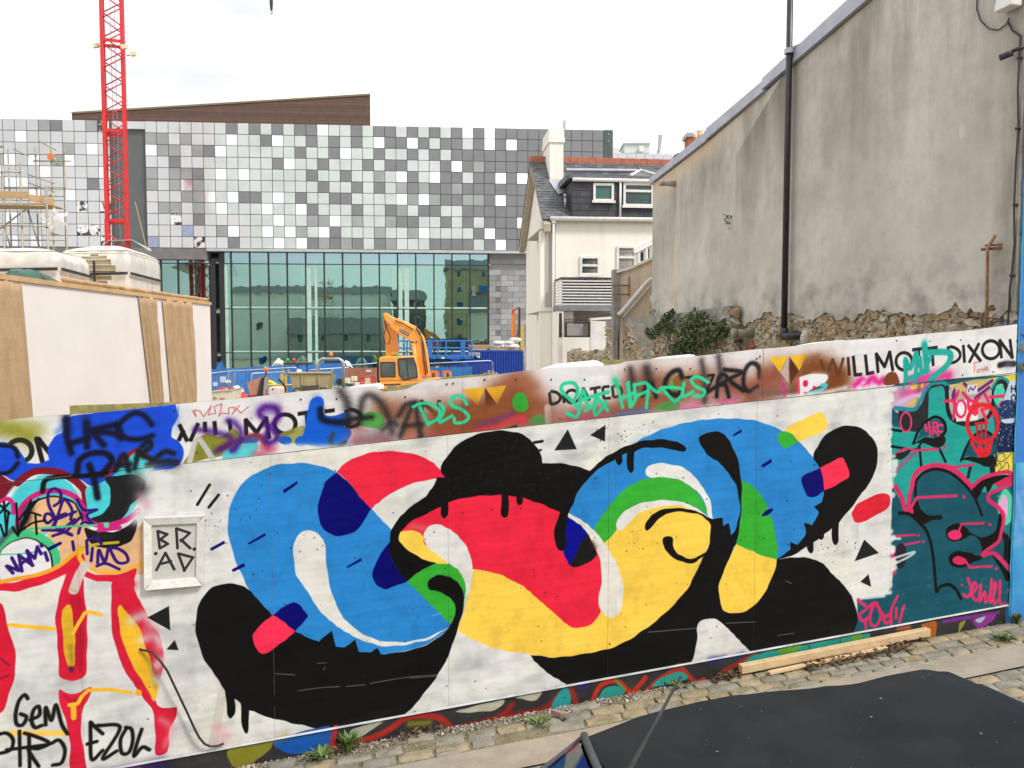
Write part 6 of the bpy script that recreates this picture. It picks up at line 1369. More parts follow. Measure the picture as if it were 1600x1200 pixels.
mb = MB(); mb.prism(HF, [(px1, zq(500.5)), (on_h(963, 500, PD)[0], zq(498)), (on_h(963, 500, PD)[0], zq(494)), (px1, zq(497))], PD-.02, PD+.25); part(mb, 'coping', white, EX)
mb = MB()
for a, b, c, e in ((px0+.05, px1, zq(527), zq(526)+.03), (px0+.05, px1, zq(505), zq(503.5)), (px0+.05, px0+.12, zq(526), zq(505)), (px1-.05, px1, zq(526), zq(505))): mb.box(HF, a, b, PD+.05, PD+.10, c, e)
sc_ = part(mb, 'mesh_screen', blackm, EX)
mb = MB()
for k in range(14):
    x = px0+.06+(px1-px0-.06)*k/13; mb.tube([HF(x, PD+.07, zq(505)), HF(x+.03, PD+.30, zq(500)+.05)], .008, 4)
for k in range(3): mb.tube([HF(px0+.06, PD+.07+.08*k, zq(505)+.05*k), HF(px1, PD+.07+.08*k, zq(503)+.06*k)], .008, 4)
part(mb, 'wire_mesh', blackm, sc_)
POST = M('poster_colours', (.45,.42,.60), (.55,.50,.30), 3, .6)
mb = MB(); mb.box(HF, px0+.13, on_h(899, 500, PD)[0]+.3, PD+.35, PD+.36, zq(527), zq(506)); part(mb, 'poster', POST, EX)
# tan yard wall between balcony and the grey building
YD = 15.4
def yw(u, v, d=0.): return at(u, v, YD+d)
YW = thing('yard_wall', 'tan rendered yard wall with white coping and a diagonal white pipe', 'wall', yw(990, 590))
def flat(mbx, pts, d0, d1, mi=0):
    P = [yw(u, v, 0) for u, v in pts]; n = len(P)
    mbx.add([(p[0], p[1]+d0, p[2]) for p in P]+[(p[0], p[1]+d1, p[2]) for p in P], [tuple(range(n)), tuple(range(2*n-1, n-1, -1))]+[(i, i+n, (i+1) % n+n, (i+1) % n) for i in range(n)], mi); return mbx
part(flat(MB(), [(968, 427), (1026, 402), (1026, 640), (968, 640)], 0, .3), 'wall', tan, YW)
part(flat(MB(), [(958, 421), (967.5, 421), (967.5, 500), (958, 640)], -.03, .28), 'quoin', capm, YW)
part(flat(MB(), [(963, 427), (963, 423), (985, 417), (1026, 398), (1026, 402), (985, 421)], -.05, .32), 'coping', white, YW)
mb = MB(); P = [yw(966, 492, -.09), yw(972, 487, -.1), yw(1008, 444, -.1), yw(1014, 438, -.1), yw(1030, 430, -.1)]; mb.tube(P, .038, 8); mb.tube([(p[0]+.03, p[1]+.02, p[2]-.09) for p in P[1:]], .02, 6); part(mb, 'waste_pipe', upvc, YW, smooth=True)
mb = MB()
for v in (446, 460): mb.tube([yw(958, v, -.25), yw(983, v, -.02)], .016, 6)
mb.tube([yw(983, 432, -.02), yw(983, 463, -.02)], .012, 6); part(mb, 'iron_bracket', rust, YW)
mb = MB(); c = yw(1018.5, 468, -.10); mb.ball(c, .045, .09, .085, 10, 8); part(mb, 'bulkhead_lamp', M('lamp_white', (.70,.70,.70), (.6,.6,.6), 9, .4), YW, smooth=True)
# white lean-to glazing seen over the yard wall
LT = thing('conservatory', 'little white framed lean-to glazing seen over the tan yard wall', 'conservatory', at(1010, 600, 18))
def lt(u, v, d=0): return at(u, v, 18+d)
mb = MB()
for (a, b) in (((992, 396), (1030, 376)), ((992, 416), (1030, 402)), ((997, 394), (997, 416)), ((1009, 388), (1009, 410)), ((1018, 384), (1018, 408))): mb.tube([lt(*a), lt(*b)], .05, 4)
part(mb, 'frame', upvc, LT)
mb = MB(); P = [lt(993, 395, .06), lt(1030, 376, .06), lt(1030, 404, .06), lt(993, 418, .06)]; mb.add(P, [(0,1,2,3)]); part(mb, 'pane', darkglass, LT, fix=False)
mb = MB(); P = [lt(990, 395), lt(1032, 372), lt(1032, 366, 2), lt(990, 388, 2)]; mb.add(P+[(p[0], p[1], p[2]+.06) for p in P], [(3,2,1,0),(4,5,6,7),(0,1,5,4),(1,2,6,5),(2,3,7,6),(3,0,4,7)]); part(mb, 'roof', upvc, LT)
# brick stack with pots and a dish beyond the grey roof
CS = thing('chimney_stack', 'old brick chimney stack with two clay pots behind the grey roof', 'chimney', at(1086, 250, 21))
def cs(u, v, d=0): return at(u, v, 21+d)
part(ubox(MB(), 1075, 214, 1086, 300, 21, .5), 'stack', brickm, CS); part(ubox(MB(), 1087, 221, 1104, 300, 21.1, .5), 'stack', capm, CS)
mb = MB(); p0, p1 = cs(1093, 222, .3), cs(1093, 204, .3); mb.tube([p0, p1], .075, 10); part(mb, 'clay_pot', M('buff_pot', (.60,.42,.22), (.5,.34,.17), 6, .8), CS, smooth=True)
mb = MB(); p0, p1 = cs(1087, 222, .25), cs(1087, 209, .25); mb.tube([p0, p1], .045, 10); part(mb, 'clay_pot', M('buff_pot_pale', (.66,.52,.34), (.55,.42,.27), 6, .8), CS, smooth=True)
part(ubox(MB(), 1073, 207, 1084, 213.5, 20.97, .56), 'cowl', galv, CS)
mb = MB(); mb.tube([cs(1094, 206), cs(1108, 203)], .008, 4); mb.tube([cs(1100, 207), cs(1104, 201)], .006, 4); part(mb, 'aerial', galv, CS)
SD = thing('satellite_dish', 'dark round satellite dish peeping over the grey roof verge', 'satellite dish', at(1063, 262, 19))
mb = MB(); c = at(1064, 252, 19); mb.lathe((0, 0, 0), [(.001, 0), (.10, .01), (.17, .03), (.20, .055), (.19, .06), (.10, .03), (.001, .02)], 16); mb.v = [(c[0]+p[0], c[1]+p[2]-.05, c[2]+p[1]) for p in mb.v]; part(mb, 'dish', blackm, SD, smooth=True)
mb = MB(); mb.tube([(c[0], c[1], c[2]), (c[0]+.1, c[1]+.1, c[2]-.9)], .02, 6); part(mb, 'mast', blackm, SD)
# ---------------------------------------------------------------- ground and sky-line base
gm = M('site_ground', (.36,.31,.25), (.27,.235,.19), .6, .95, bump=.5, bs=3, c3=(.42,.38,.32), ns3=5, amt3=.5)
mb = MB(); mb.add([(-900, -900, -.02), (900, -900, -.02), (900, 1500, -.02), (-900, 1500, -.02)], [(0,1,2,3)]); struct(mb, 'ground', gm)
slabm = M('site_slab', (.50,.45,.38), (.42,.38,.32), 1.2, .9)
# ---- white boarded store at the left with pallets on top
WZ = 4.57
def wtop(u, v): a, b = ray(u, v); Y = (WZ-CAMZ)/b; return a*Y, Y
W0, W1 = wtop(0, 428), wtop(328, 472)
wsl_ = (W1[0]-W0[0])/(W1[1]-W0[1])
def wx(Y, o=0): return W0[0]+wsl_*(Y-W0[1])+o
def wy(u, o=0.):                                             # where a sight line meets the face
    a, _ = ray(u, 450); return (W0[0]-wsl_*W0[1]+o)/(a-wsl_)
WY0, WY1 = 5.75, W1[1]
ST_ = thing('site_store', 'white boarded site store with timber capping behind the left of the hoarding', 'store', (-6.5, 9, 0))
wbrd = M('store_board', (.90,.845,.815), (.85,.795,.765), 1.1, .45, bump=.1, bs=8, c3=(.80,.745,.72), ns3=3, amt3=.3)
mb = MB(); mb.hexa([(wx(WY0), WY0, 0), (wx(WY1), WY1, 0), (-9.5, WY1, 0), (-9.5, WY0, 0), (wx(WY0), WY0, WZ-.05), (wx(WY1), WY1, WZ-.05), (-9.5, WY1, WZ-.05), (-9.5, WY0, WZ-.05)]); part(mb, 'wall', wbrd, ST_)
capw = M('capping_timber', (.68,.45,.22), (.58,.37,.17), 5, .6, c3=(.46,.28,.12), ns3=25, amt3=.3)
mb = MB(); mb.hexa([(wx(WY0)+.02, WY0-.02, WZ-.048), (wx(WY1)+.02, WY1+.02, WZ-.048), (wx(WY1)-.12, WY1+.02, WZ-.048), (wx(WY0)-.12, WY0-.02, WZ-.048), (wx(WY0)+.02, WY0-.02, WZ), (wx(WY1)+.02, WY1+.02, WZ), (wx(WY1)-.12, WY1+.02, WZ), (wx(WY0)-.12, WY0-.02, WZ)]); part(mb, 'capping', capw, ST_)
mb = MB(); mb.hexa([(wx(WY0)-.125, WY0, WZ-.05), (wx(WY1)-.125, WY1, WZ-.05), (-9.5, WY1, WZ-.05), (-9.5, WY0, WZ-.05), (wx(WY0)-.125, WY0, WZ-.004), (wx(WY1)-.125, WY1, WZ-.004), (-9.5, WY1, WZ-.004), (-9.5, WY0, WZ-.004)]); part(mb, 'deck', plywood, ST_)
hes = M('hessian', (.53,.36,.21), (.45,.30,.17), 5, .95, bump=.5, bs=140, lo=.42, hi=.68, c3=(.60,.45,.30), ns3=60, amt3=.5)
def drape(u0, u1, b0, b1, seed, label, zlow=2.6):
    y0, y1 = wy(u0), wy(u1); yb0, yb1 = wy(b0), wy(b1)
    def fn(i, j):
        z = WZ+.012-(WZ-zlow)*j; e = min(1, j*1.25); ya = y0+(yb0-y0)*e; yb = y1+(yb1-y1)*e
        Y = ya+(yb-ya)*i
        w_i = i*(y1-y0)
        k = .006+(.035+.07*j)*abs(math.sin(w_i*9.5+seed+j*.9+.5*math.sin(j*3+seed)))**1.4*min(1, .35+j*2)+.016*math.sin(w_i*71+seed*2-j*3)+.02*math.sin(w_i*15+seed)+.012*mnoise.noise((i*6, j*3, seed))
        if j == 0: return (wx(Y)-.16, Y, WZ+.02+.012*math.sin(i*23+seed))
        return (wx(Y)+.012+max(.003, k*min(1, .08+5*min(i, 1-i))), Y, z+.018*math.sin(i*19+seed)*(1-j))
    mb = MB(); mb.grid(fn, 130, 24)
    solo(mb, 'hessian_sheet', hes, label, 'hessian cloth', 'hessian sheets draped on the white store', smooth=True, fix=False)
drape(-60, 31, -60, 45, .5, 'brown hessian sheet draped over the left end of the white store')
drape(213, 243, 231, 245, 2.1, 'narrow hessian sheet slanting down the white store, left of the wider one')
drape(251, 299, 262, 300, 4.4, 'wide hessian sheet draped near the far end of the white store')
mb = MB(); ys = np.linspace(wy(104), wy(325), 40); mb.tube([(wx(y)-.03, y, WZ+.03+.022*mnoise.noise((y*5, 0, 0))) for y in ys], [.03+.016*mnoise.noise((y*7, 3, 1)) for y in ys], 6)
solo(mb, 'hessian_roll', hes, 'strip of crumpled hessian lying along the top of the white store', 'hessian cloth', smooth=True)
def plastic(name):
    m = bpy.data.materials.new(name); m.use_nodes = True; t = m.node_tree; t.nodes.clear(); nn, lk = t.nodes.new, t.links.new
    o = nn('ShaderNodeOutputMaterial'); tr_ = nn('ShaderNodeBsdfTransparent'); p = nn('ShaderNodeBsdfPrincipled'); p.inputs['Base Color'].default_value = (.90,.885,.84,1); p.inputs['Roughness'].default_value = .28
    g = nn('ShaderNodeNewGeometry'); n = nn('ShaderNodeTexNoise'); n.inputs['Scale'].default_value = 7; n.inputs['Detail'].default_value = 5; lk(g.outputs['Position'], n.inputs['Vector'])
    r = nn('ShaderNodeMapRange'); r.inputs[1].default_value = .35; r.inputs[2].default_value = .65; r.inputs[3].default_value = .62; r.inputs[4].default_value = .82; lk(n.outputs[0], r.inputs[0])
    bp = nn('ShaderNodeBump'); bp.inputs['Strength'].default_value = .25; bp.inputs['Distance'].default_value = .02; lk(n.outputs[0], bp.inputs['Height']); lk(bp.outputs[0], p.inputs['Normal'])
    x = nn('ShaderNodeMixShader'); lk(r.outputs[0], x.inputs[0]); lk(tr_.outputs[0], x.inputs[1]); lk(p.outputs[0], x.inputs[2]); lk(x.outputs[0], o.inputs[0]); return m
WRAP = plastic('shrink_wrap')
brdm = [M('insulation_board_%d' % i, c, None, rough=.8) for i, c in enumerate(((.56,.49,.34), (.50,.43,.29), (.60,.53,.38)))]
def pallet(K, L, Rr, h, label, hole, seed, dome=.07):
    K, L, Rr = Vector((*K, WZ)), Vector((*L, WZ)), Vector((*Rr, WZ)); ex, ey = L-K, Rr-K
    P = lambda a, b, z: K+ex*a+ey*b+Vector((0, 0, z))
    T = thing('wrapped_pallet', label, 'pallet', P(.5, .5, 0), 'shrink wrapped pallets on the white store')
    mb = MB()
    for a in (.05, .42, .80): mb.hexa([P(a, .0, .0), P(a+.14, .0, 0), P(a+.14, 1, 0), P(a, 1, 0), P(a, 0, .06), P(a+.14, 0, .06), P(a+.14, 1, .06), P(a, 1, .06)])
    part(mb, 'pallet_base', plywood, T)
    nbd = 14
    for i in range(nbd):
        z0 = .062+(h-.09)*i/nbd; z1 = z0+(h-.09)/nbd-.005; e = .02+.008*math.sin(i*3.3+seed)
        mb = MB(); mb.hexa([P(e, e, z0), P(1-e, e, z0), P(1-e, 1-e, z0), P(e, 1-e, z0), P(e, e, z1), P(1-e, e, z1), P(1-e, 1-e, z1), P(e, 1-e, z1)]); part(mb, 'board', brdm[i % 3], T)
    mb = MB(); NU, NV = 64, 14
    def side(i, j):
        p = (i % 1.)*4; k = int(p); f = p-k
        a, b = ((f, 0), (1, f), (1-f, 1), (0, 1-f))[k]
        rnd = .06*max(0, j-.75)/.25
        a = .5+(a-.5)*(1.0-rnd); b = .5+(b-.5)*(1.0-rnd)
        w = .012*mnoise.noise((a*5+seed, b*5, j*4)); q = P(a, b, .03+(h-.03)*min(1, j*1.02)); c = P(.5, .5, q.z)
        return q+(q-c).normalized()*(.012+w)
    vs = [side(i/NU, j/NV) for j in range(NV+1) for i in range(NU)]
    fs = []
    for j in range(NV):
        for i in range(NU):
            f = (i+.5)/NU*4
            if hole and f < 1 and ((f-hole[0])/hole[1])**2+((((j+.5)/NV)-hole[2])/hole[3])**2 < 1: continue
            fs.append((j*NU+i, j*NU+(i+1) % NU, (j+1)*NU+(i+1) % NU, (j+1)*NU+i))
    mb.add(vs, fs)
    n0 = NV*NU; cap = [P(.5+(0)*0, .5, h+dome)]
    rings = []
    for r_ in (1., .7, .4):
        rings.append([P(.5, .5, 0).lerp(Vector((vs[n0+i].x, vs[n0+i].y, WZ)), r_)+Vector((0, 0, h+dome*(1-r_**2.2)+.012*mnoise.noise((i*.5, r_*4, seed))*(r_ < 1))) for i in range(NU)])
    b0 = len(mb.v)
    for rg_ in rings: mb.v += [tuple(q) for q in rg_]
    for k in range(2):
        for i in range(NU): mb.f.append([b0+k*NU+i, b0+k*NU+(i+1) % NU, b0+(k+1)*NU+(i+1) % NU, b0+(k+1)*NU+i]); mb.m.append(0)
    mb.f.append([b0+2*NU+i for i in range(NU)]); mb.m.append(0)
    part(mb, 'wrap', WRAP, T, smooth=True, fix=False)
    mb = MB(); z = h*.44
    for (p, q) in (((0, 0), (1, 0)), ((0, 0), (0, 1))):
        a, b = P(*p, z), P(*q, z-.02); nrm = (a-P(.5, .5, z)); nrm = Vector((0, -1, 0)) if q == (1, 0) else Vector((1, 0, 0))
        a, b = a+nrm*.035, b+nrm*.035
        mb.hexa([a, b, b-nrm*.008, a-nrm*.008, a+Vector((0,0,.035)), b+Vector((0,0,.035)), b-nrm*.008+Vector((0,0,.035)), a-nrm*.008+Vector((0,0,.035))])
    if hole:
        a = P(.46, 0, z-.09)+Vector((0, -.045, 0)); mb.hexa([a, a+ex*.035, a+ex*.035+Vector((0, .006, 0)), a+Vector((0, .006, 0))]+[q+Vector((0, 0, .27)) for q in (a, a+ex*.035, a+ex*.035+Vector((0, .006, 0)), a+Vector((0, .006, 0)))])
    part(mb, 'strap', rubber, T, fix=False)
pallet((-5.04, 11.0), (-6.0, 11.12), (-5.17, 12.3), .58, 'shrink wrapped pallet of boards with torn wrap, right of the pair on the white store', (.50, .30, .55, .36), 1., .11)
pallet((-5.06, 9.35), (-6.6, 9.45), (-5.2, 10.3), .40, 'shrink wrapped pallet of boards, left of the pair on the white store', None, 3.)
mb = MB(); c = (-4.98, 8.72)
mb.grid(lambda i, j: (c[0]-.14+.30*j+.03*mnoise.noise((i*5, j*5, 0)), c[1]-.40+.85*i, WZ+.01+.13*math.sin(math.pi*i)**.6*math.sin(math.pi*min(1, j+.25))+.05*mnoise.noise((i*7, j*6, 2))), 18, 8)
solo(mb, 'tarpaulin', M('green_tarp', (.008,.09,.055), (.006,.06,.04), 8, .35), 'crumpled dark green tarpaulin between the two wrapped pallets', 'tarpaulin', smooth=True, fix=False)
# ---- scaffold behind the store
SCY = 30.
def sc(u, v, d=0.): a, b = ray(u, v); return (a*SCY, SCY+d, CAMZ+b*SCY)
SCF = thing('scaffold', 'tube scaffold with timber lift platform at the far left of the site', 'scaffold', sc(36, 620))
tubem = M('scaffold_tube', (.40,.37,.28), (.30,.27,.20), 6, .5, .5); pz = M('scaffold_plank', (.50,.33,.17), (.40,.26,.13), 5, .75)
for u, v, d in ((2, 243, 0), (22.5, 216, 1.3), (31, 255, 0), (47.5, 212, 1.3), (69, 219, 1.3), (72, 290, 0), (-22, 220, 1.3), (-26, 245, 0)):
    a = sc(u, v, d); mb = MB(); mb.tube([(a[0], a[1], 0), a], .03, 6); part(mb, 'standard', tubem, SCF, smooth=True)
for p, q, d in (((0, 229), (60, 229), 1.25), ((18, 239), (79, 239), 1.35), ((2, 226), (27, 237), .7), ((43, 213), (70, 227), .7), ((-30, 269), (32, 269), -.05), ((30, 268), (71, 282), .6), ((-30, 283), (73, 283), 1.25), ((-30, 296.5), (71, 296.5), 1.35), ((30, 281), (70, 295), .6), ((-30, 352), (76, 354), -.05), ((-30, 369), (74, 369), 1.25), ((-10, 357), (33, 325), .3), ((33, 325), (52, 385), .4), ((2, 351), (12, 390), .2), ((60, 232), (70, 252), .9), ((64, 361), (80, 364), .6), ((-30, 320), (72, 322), -.06)):
    mb = MB(); mb.tube([sc(*p, d), sc(*q, d)], .026, 6); part(mb, 'tube', tubem, SCF, smooth=True)
for i in range(5):
    a, b = sc(-40, 320, .12+.24*i), sc(73, 320, .12+.24*i); mb = MB(); mb.hexa([(a[0], a[1]-.11, a[2]+.02), (b[0], b[1]-.11, a[2]+.02), (b[0], b[1]+.11, a[2]+.02), (a[0], a[1]+.11, a[2]+.02), (a[0], a[1]-.11, a[2]+.06), (b[0], b[1]-.11, a[2]+.06), (b[0], b[1]+.11, a[2]+.06), (a[0], a[1]+.11, a[2]+.06)]); part(mb, 'plank', pz, SCF)
for p, q in (((-40, 300), (46, 310)), ((46, 301), (73, 314))):
    a, b = sc(p[0], q[1], -.04), sc(q[0], q[1]+(4 if p[0] > 0 else 0), -.04+(.5 if p[0] > 0 else 0)); h = .24
    mb = MB(); mb.hexa([a, b, (b[0], b[1]+.04, b[2]), (a[0], a[1]+.04, a[2]), (a[0], a[1], a[2]+h), (b[0], b[1], b[2]+h), (b[0], b[1]+.04, b[2]+h), (a[0], a[1]+.04, a[2]+h)]); part(mb, 'toe_board', pz, SCF)
mb = MB()
for (u, v, d) in ((2, 229, 0), (23, 239, 1.3), (48, 229, 1.3), (69, 227, 1.3), (31, 269, 0), (70, 283, 1.3), (23, 283, 1.3), (72, 354, 0), (33, 325, 0), (69, 239, 1.3), (47.5, 296, 1.3), (72, 364, .5)): mb.ball(sc(u, v, d), .05, .05, .055, 7, 5)
part(mb, 'coupler', M('coupler', (.28,.24,.16), None, rough=.6, metal=.4), SCF)
mb = MB(); c = sc(79, 343, .2)
for _ in range(60): q = Vector((c[0]+random.gauss(0, .16), c[1]+random.gauss(0, .05), c[2]+random.gauss(0, .16))); a = Vector((random.gauss(0,1), 0, random.gauss(0,1))).normalized()*.12; b = a.cross(Vector((0,1,.3)))*.6; mb.add([q-a, q-b, q+a, q+b], [(0,1,2,3)])
part(mb, 'torn_sheeting', WRAP, SCF, fix=False)
a = sc(50, 233, 1.2); mb = MB(); mb.hexa([(a[0]-.1, a[1]-.05, a[2]-.1), (a[0]+.12, a[1]-.05, a[2]-.1), (a[0]+.12, a[1]+.05, a[2]-.1), (a[0]-.1, a[1]+.05, a[2]-.1), (a[0]-.1, a[1]-.05, a[2]+.1), (a[0]+.12, a[1]-.05, a[2]+.1), (a[0]+.12, a[1]+.05, a[2]+.1), (a[0]-.1, a[1]+.05, a[2]+.1)]); part(mb, 'winch', orange_pl, SCF)
# ---- tower crane
CY = 57.
redm = M('crane_red', (.62,.022,.022), (.52,.018,.02), 1.5, .45)
cc = at(188, 390, CY); CF = frame((cc[0]-.15, CY, 0), 21); S2 = .61
CR = thing('tower_crane', 'red lattice mast of a tower crane rising in front of the panelled building', 'crane', (cc[0], CY, 0))
CTOP = 42.
LEGR = .105
for i, (x, y) in enumerate(((-S2, -S2), (S2, -S2), (S2, S2), (-S2, S2))):
    mb = MB(); mb.box(lambda a, b, c: CF(a+x, b+y, c), -LEGR, LEGR, -LEGR, LEGR, 0, CTOP); part(mb, 'leg', redm, CR)
    mb = MB(); mb.box(lambda a, b, c: CF(a+x, b+y, c), -.13, .13, -.13, .13, 0, 11.9); part(mb, 'base_leg', redm, CR)
PIT = 1.62; zst = 12.1
for fi, (p, q) in enumerate((((-S2, -S2), (S2, -S2)), ((S2, -S2), (S2, S2)), ((S2, S2), (-S2, S2)), ((-S2, S2), (-S2, -S2)))):
    z = zst; k = 0
    while z < CTOP-1:
        a, b = (p, q) if k % 2 == 0 else (q, p)
        mb = MB(); mb.tube([CF(*a, z), CF(*b, z+PIT/2)], .042, 6); part(mb, 'brace', redm, CR, smooth=True); z += PIT/2; k += 1
    mb = MB()
    mb.tube([CF(*(p if k_ % 2 == 0 else q), 1+k_) for k_ in range(11)], .05, 6)
    part(mb, 'base_brace', redm, CR, fix=False)
    for z in (11.85, 17.8, 23.7, 29.6):
        mb = MB(); mb.box(lambda x, y, c: (CF(p[0]+(q[0]-p[0])*x-(q[1]-p[1])*y, p[1]+(q[1]-p[1])*x+(q[0]-p[0])*y, c)), 0, 1, -.02, .02, z-.10, z+.10); part(mb, 'collar', redm, CR)
mb = MB()
for x in (-.12, .14): mb.tube([CF(x, .2, 8), CF(x, .2, CTOP)], .018, 4)
for z in np.arange(9, CTOP, .42): mb.tube([CF(-.12, .2, z), CF(.14, .2, z)], .012, 4)
part(mb, 'ladder', galv, CR)
fl = M('floodlight', (.80,.74,.50), (.70,.60,.35), 9, .4)
for (u, v, d) in ((151, 72, -.4), (209, 85, -.3), (195, 74, -.9)):
    c = at(u, v, CY+d); s = -1 if u < 185 else 1
    mb = MB(); mb.hexa([(c[0]-.16, c[1]-.2, c[2]-.15), (c[0]+.16, c[1]-.2, c[2]-.10), (c[0]+.14, c[1]+.1, c[2]-.08), (c[0]-.14, c[1]+.1, c[2]-.12), (c[0]-.19, c[1]-.2, c[2]+.12), (c[0]+.19, c[1]-.2, c[2]+.16), (c[0]+.14, c[1]+.1, c[2]+.12), (c[0]-.14, c[1]+.1, c[2]+.1)]); f_ = part(mb, 'floodlight', fl, CR)
    mb = MB(); mb.tube([c, at(188-(-10 if s > 0 else 16), v+2, CY-.2)], .03, 5); part(mb, 'bracket', blackm, CR)
mb = MB(); P = [at(u, v, CY-1.) for u, v in ((150, 392), (170, 376), (207, 375), (236, 393))]; Q = [at(u, v, CY+1.4) for u, v in ((150, 388), (170, 378), (207, 377), (236, 389))]
for X in (P, Q):
    for a, b in zip(X[:-1], X[1:]): mb.tube([a, b], .03, 5)
for a, b in zip(P, Q): mb.tube([a, b], .03, 5)
part(mb, 'guard_frame', galv, CR)
mb = MB()
for i in range(3): mb.add([P[i], P[i+1], Q[i+1], Q[i]], [(0,1,2,3)])
part(mb, 'guard_mesh', glassy('mesh_net', (.62,.63,.60), .25, .5), CR, fix=False)
mb = MB(); mb.tube([at(211, 315, CY-1), at(230, 392, CY-2)], .022, 4); part(mb, 'tie_rope', M('rope', (.45,.36,.16), None, rough=.8), CR)
# jib with the hoist rope whose hook block hangs into the top of the picture
hk = at(424, 10, CY-9)
mb = MB(); J0 = CF(0, 0, CTOP); J1 = (hk[0]*1.6, hk[1]-6, CTOP+1.2); d = Vector(J1)-Vector(J0); L = d.length; d.normalize(); sd = d.cross(Vector((0,0,1))).normalized()*.5
for o_ in (sd, -sd, Vector((0,0,1))): mb.tube([Vector(J0)+o_-d*6, Vector(J1)+o_], .06, 5)
for i in range(int(L/1.5)):
    a = Vector(J0)+d*i*1.5; mb.tube([a+sd, a+d*.75+Vector((0,0,1)), a+d*1.5+sd], .03, 4); mb.tube([a-sd, a+d*.75+Vector((0,0,1)), a+d*1.5-sd], .03, 4)
part(mb, 'jib', redm, CR)
mb = MB(); mb.tube([hk, (hk[0], hk[1], CTOP+.5)], .02, 4); part(mb, 'hoist_rope', blackm, CR)
mb = MB(); mb.hexa([(hk[0]-.06, hk[1]-.05, hk[2]-.2), (hk[0]+.06, hk[1]-.05, hk[2]-.2), (hk[0]+.06, hk[1]+.05, hk[2]-.2), (hk[0]-.06, hk[1]+.05, hk[2]-.2), (hk[0]-.09, hk[1]-.06, hk[2]+.35), (hk[0]+.09, hk[1]-.06, hk[2]+.35), (hk[0]+.09, hk[1]+.06, hk[2]+.35), (hk[0]-.09, hk[1]+.06, hk[2]+.35)])
mb.tube([(hk[0], hk[1], hk[2]-.2), (hk[0]+.05, hk[1], hk[2]-.35), (hk[0], hk[1], hk[2]-.42), (hk[0]-.05, hk[1], hk[2]-.36)], .022, 5); part(mb, 'hook_block', blackm, CR)
# ---- excavator
EY = 34.
def ex(u, v, d=0.): a, b = ray(u, v); return (a*EY, EY+d, CAMZ+b*EY)
EX_ = thing('excavator', 'orange tracked excavator with raised folded arm and dark cab windows', 'excavator', (ex(630, 600)[0], EY+1, 0))
orm = M('excavator_orange', (.92,.40,.075), (.84,.35,.06), 1.5, .4, c3=(.66,.28,.07), ns3=5, amt3=.3)
def exp_(pts, d0, d1, mi=0, mbx=None):
    P = [ex(*p) for p in pts]; n = len(P); mbx = mbx or MB()
    return mbx.add([(p[0], p[1]+d0, p[2]) for p in P]+[(p[0], p[1]+d1, p[2]) for p in P], [tuple(range(n)), tuple(range(2*n-1, n-1, -1))]+[(i, i+n, (i+1) % n+n, (i+1) % n) for i in range(n)], mi)
part(exp_([(593, 596), (640, 595), (680, 593.5), (686, 595), (664, 600), (664, 606), (660, 612), (632, 615.5), (632, 616), (599, 617), (593, 612)], 0, 2.2), 'body', orm, EX_, bevel=.04)
part(exp_([(591.5, 560), (594, 557.5), (643, 556.5), (646, 558.5), (653, 589), (654, 594.5), (592, 595.5)], .05, 1.25), 'cab', orm, EX_, bevel=.05)
eg = M('cab_glass', (.05,.075,.07), (.10,.13,.12), 1.5, .05, spec=.9)
part(exp_([(595.5, 567.5), (615.5, 567), (616.5, 587.5), (596, 588)], .02, .045), 'side_window', eg, EX_)
part(exp_([(623, 562), (645, 560), (649, 571), (651.5, 588), (630.5, 593), (625, 585)], .02, .045), 'door_window', eg, EX_)
for rr_2 in ([(594.5, 566.5), (616.5, 566), (617.5, 588.5), (595, 589), (594.5, 566.5)], [(622, 561), (646, 559), (650, 571), (652.5, 589), (630, 594), (624, 586), (622, 561)], [(635, 561), (638, 591)]):
    mb = MB(); mb.tube([ex(u, v, .03) for u, v in rr_2], .026, 5); part(mb, 'window_seal', rubber, EX_)
part(exp_([(637, 603), (652, 602), (660, 611), (637, 613)], -.02, -.003), 'vent_grille', rubber, EX_)
mb = MB()
for k in range(4): mb.tube([ex(638, 605+k*2.2, -.03), ex(652+k*2, 604+k*2.2, -.03)], .012, 4)
part(mb, 'grille_bar', galv, EX_)
part(exp_([(588, 565), (591, 564), (592.5, 612), (589, 612)], .1, 1.1), 'cab_rear', rubber, EX_)
part(exp_([(593.5, 603), (597, 603), (597, 611), (593.5, 611)], -.02, -.003), 'side_grille', rubber, EX_)
BOOM = [(652, 592), (643, 545), (637, 534), (616, 522), (603, 511.5), (597, 504), (590, 491), (592, 487), (597, 487.5), (603, 493.5), (619, 499.5), (645, 513), (656, 526), (661, 545), (665, 575), (666, 590)]
part(exp_(BOOM, 1.35, 1.75), 'boom', orm, EX_, bevel=.03)
part(exp_([(589, 489), (592, 487), (597, 489), (601, 498), (603, 508), (609, 518), (613, 552), (612, 600), (596, 600), (591, 537), (588.5, 503)], 1.78, 2.1), 'stick', orm, EX_, bevel=.03)
mb = MB(); mb.tube([ex(598, 491, 1.55), ex(614, 500, 1.55)], .045, 8); part(mb, 'ram_rod', galv, EX_, smooth=True)
mb = MB(); mb.tube([ex(612, 498.5, 1.5), ex(643, 513, 1.5)], .10, 10); part(mb, 'arm_ram', orm, EX_, smooth=True)
mb = MB(); mb.tube([ex(640, 537, 1.3), ex(648, 590, 1.2)], .09, 10); part(mb, 'boom_ram', orm, EX_, smooth=True)
mb = MB()
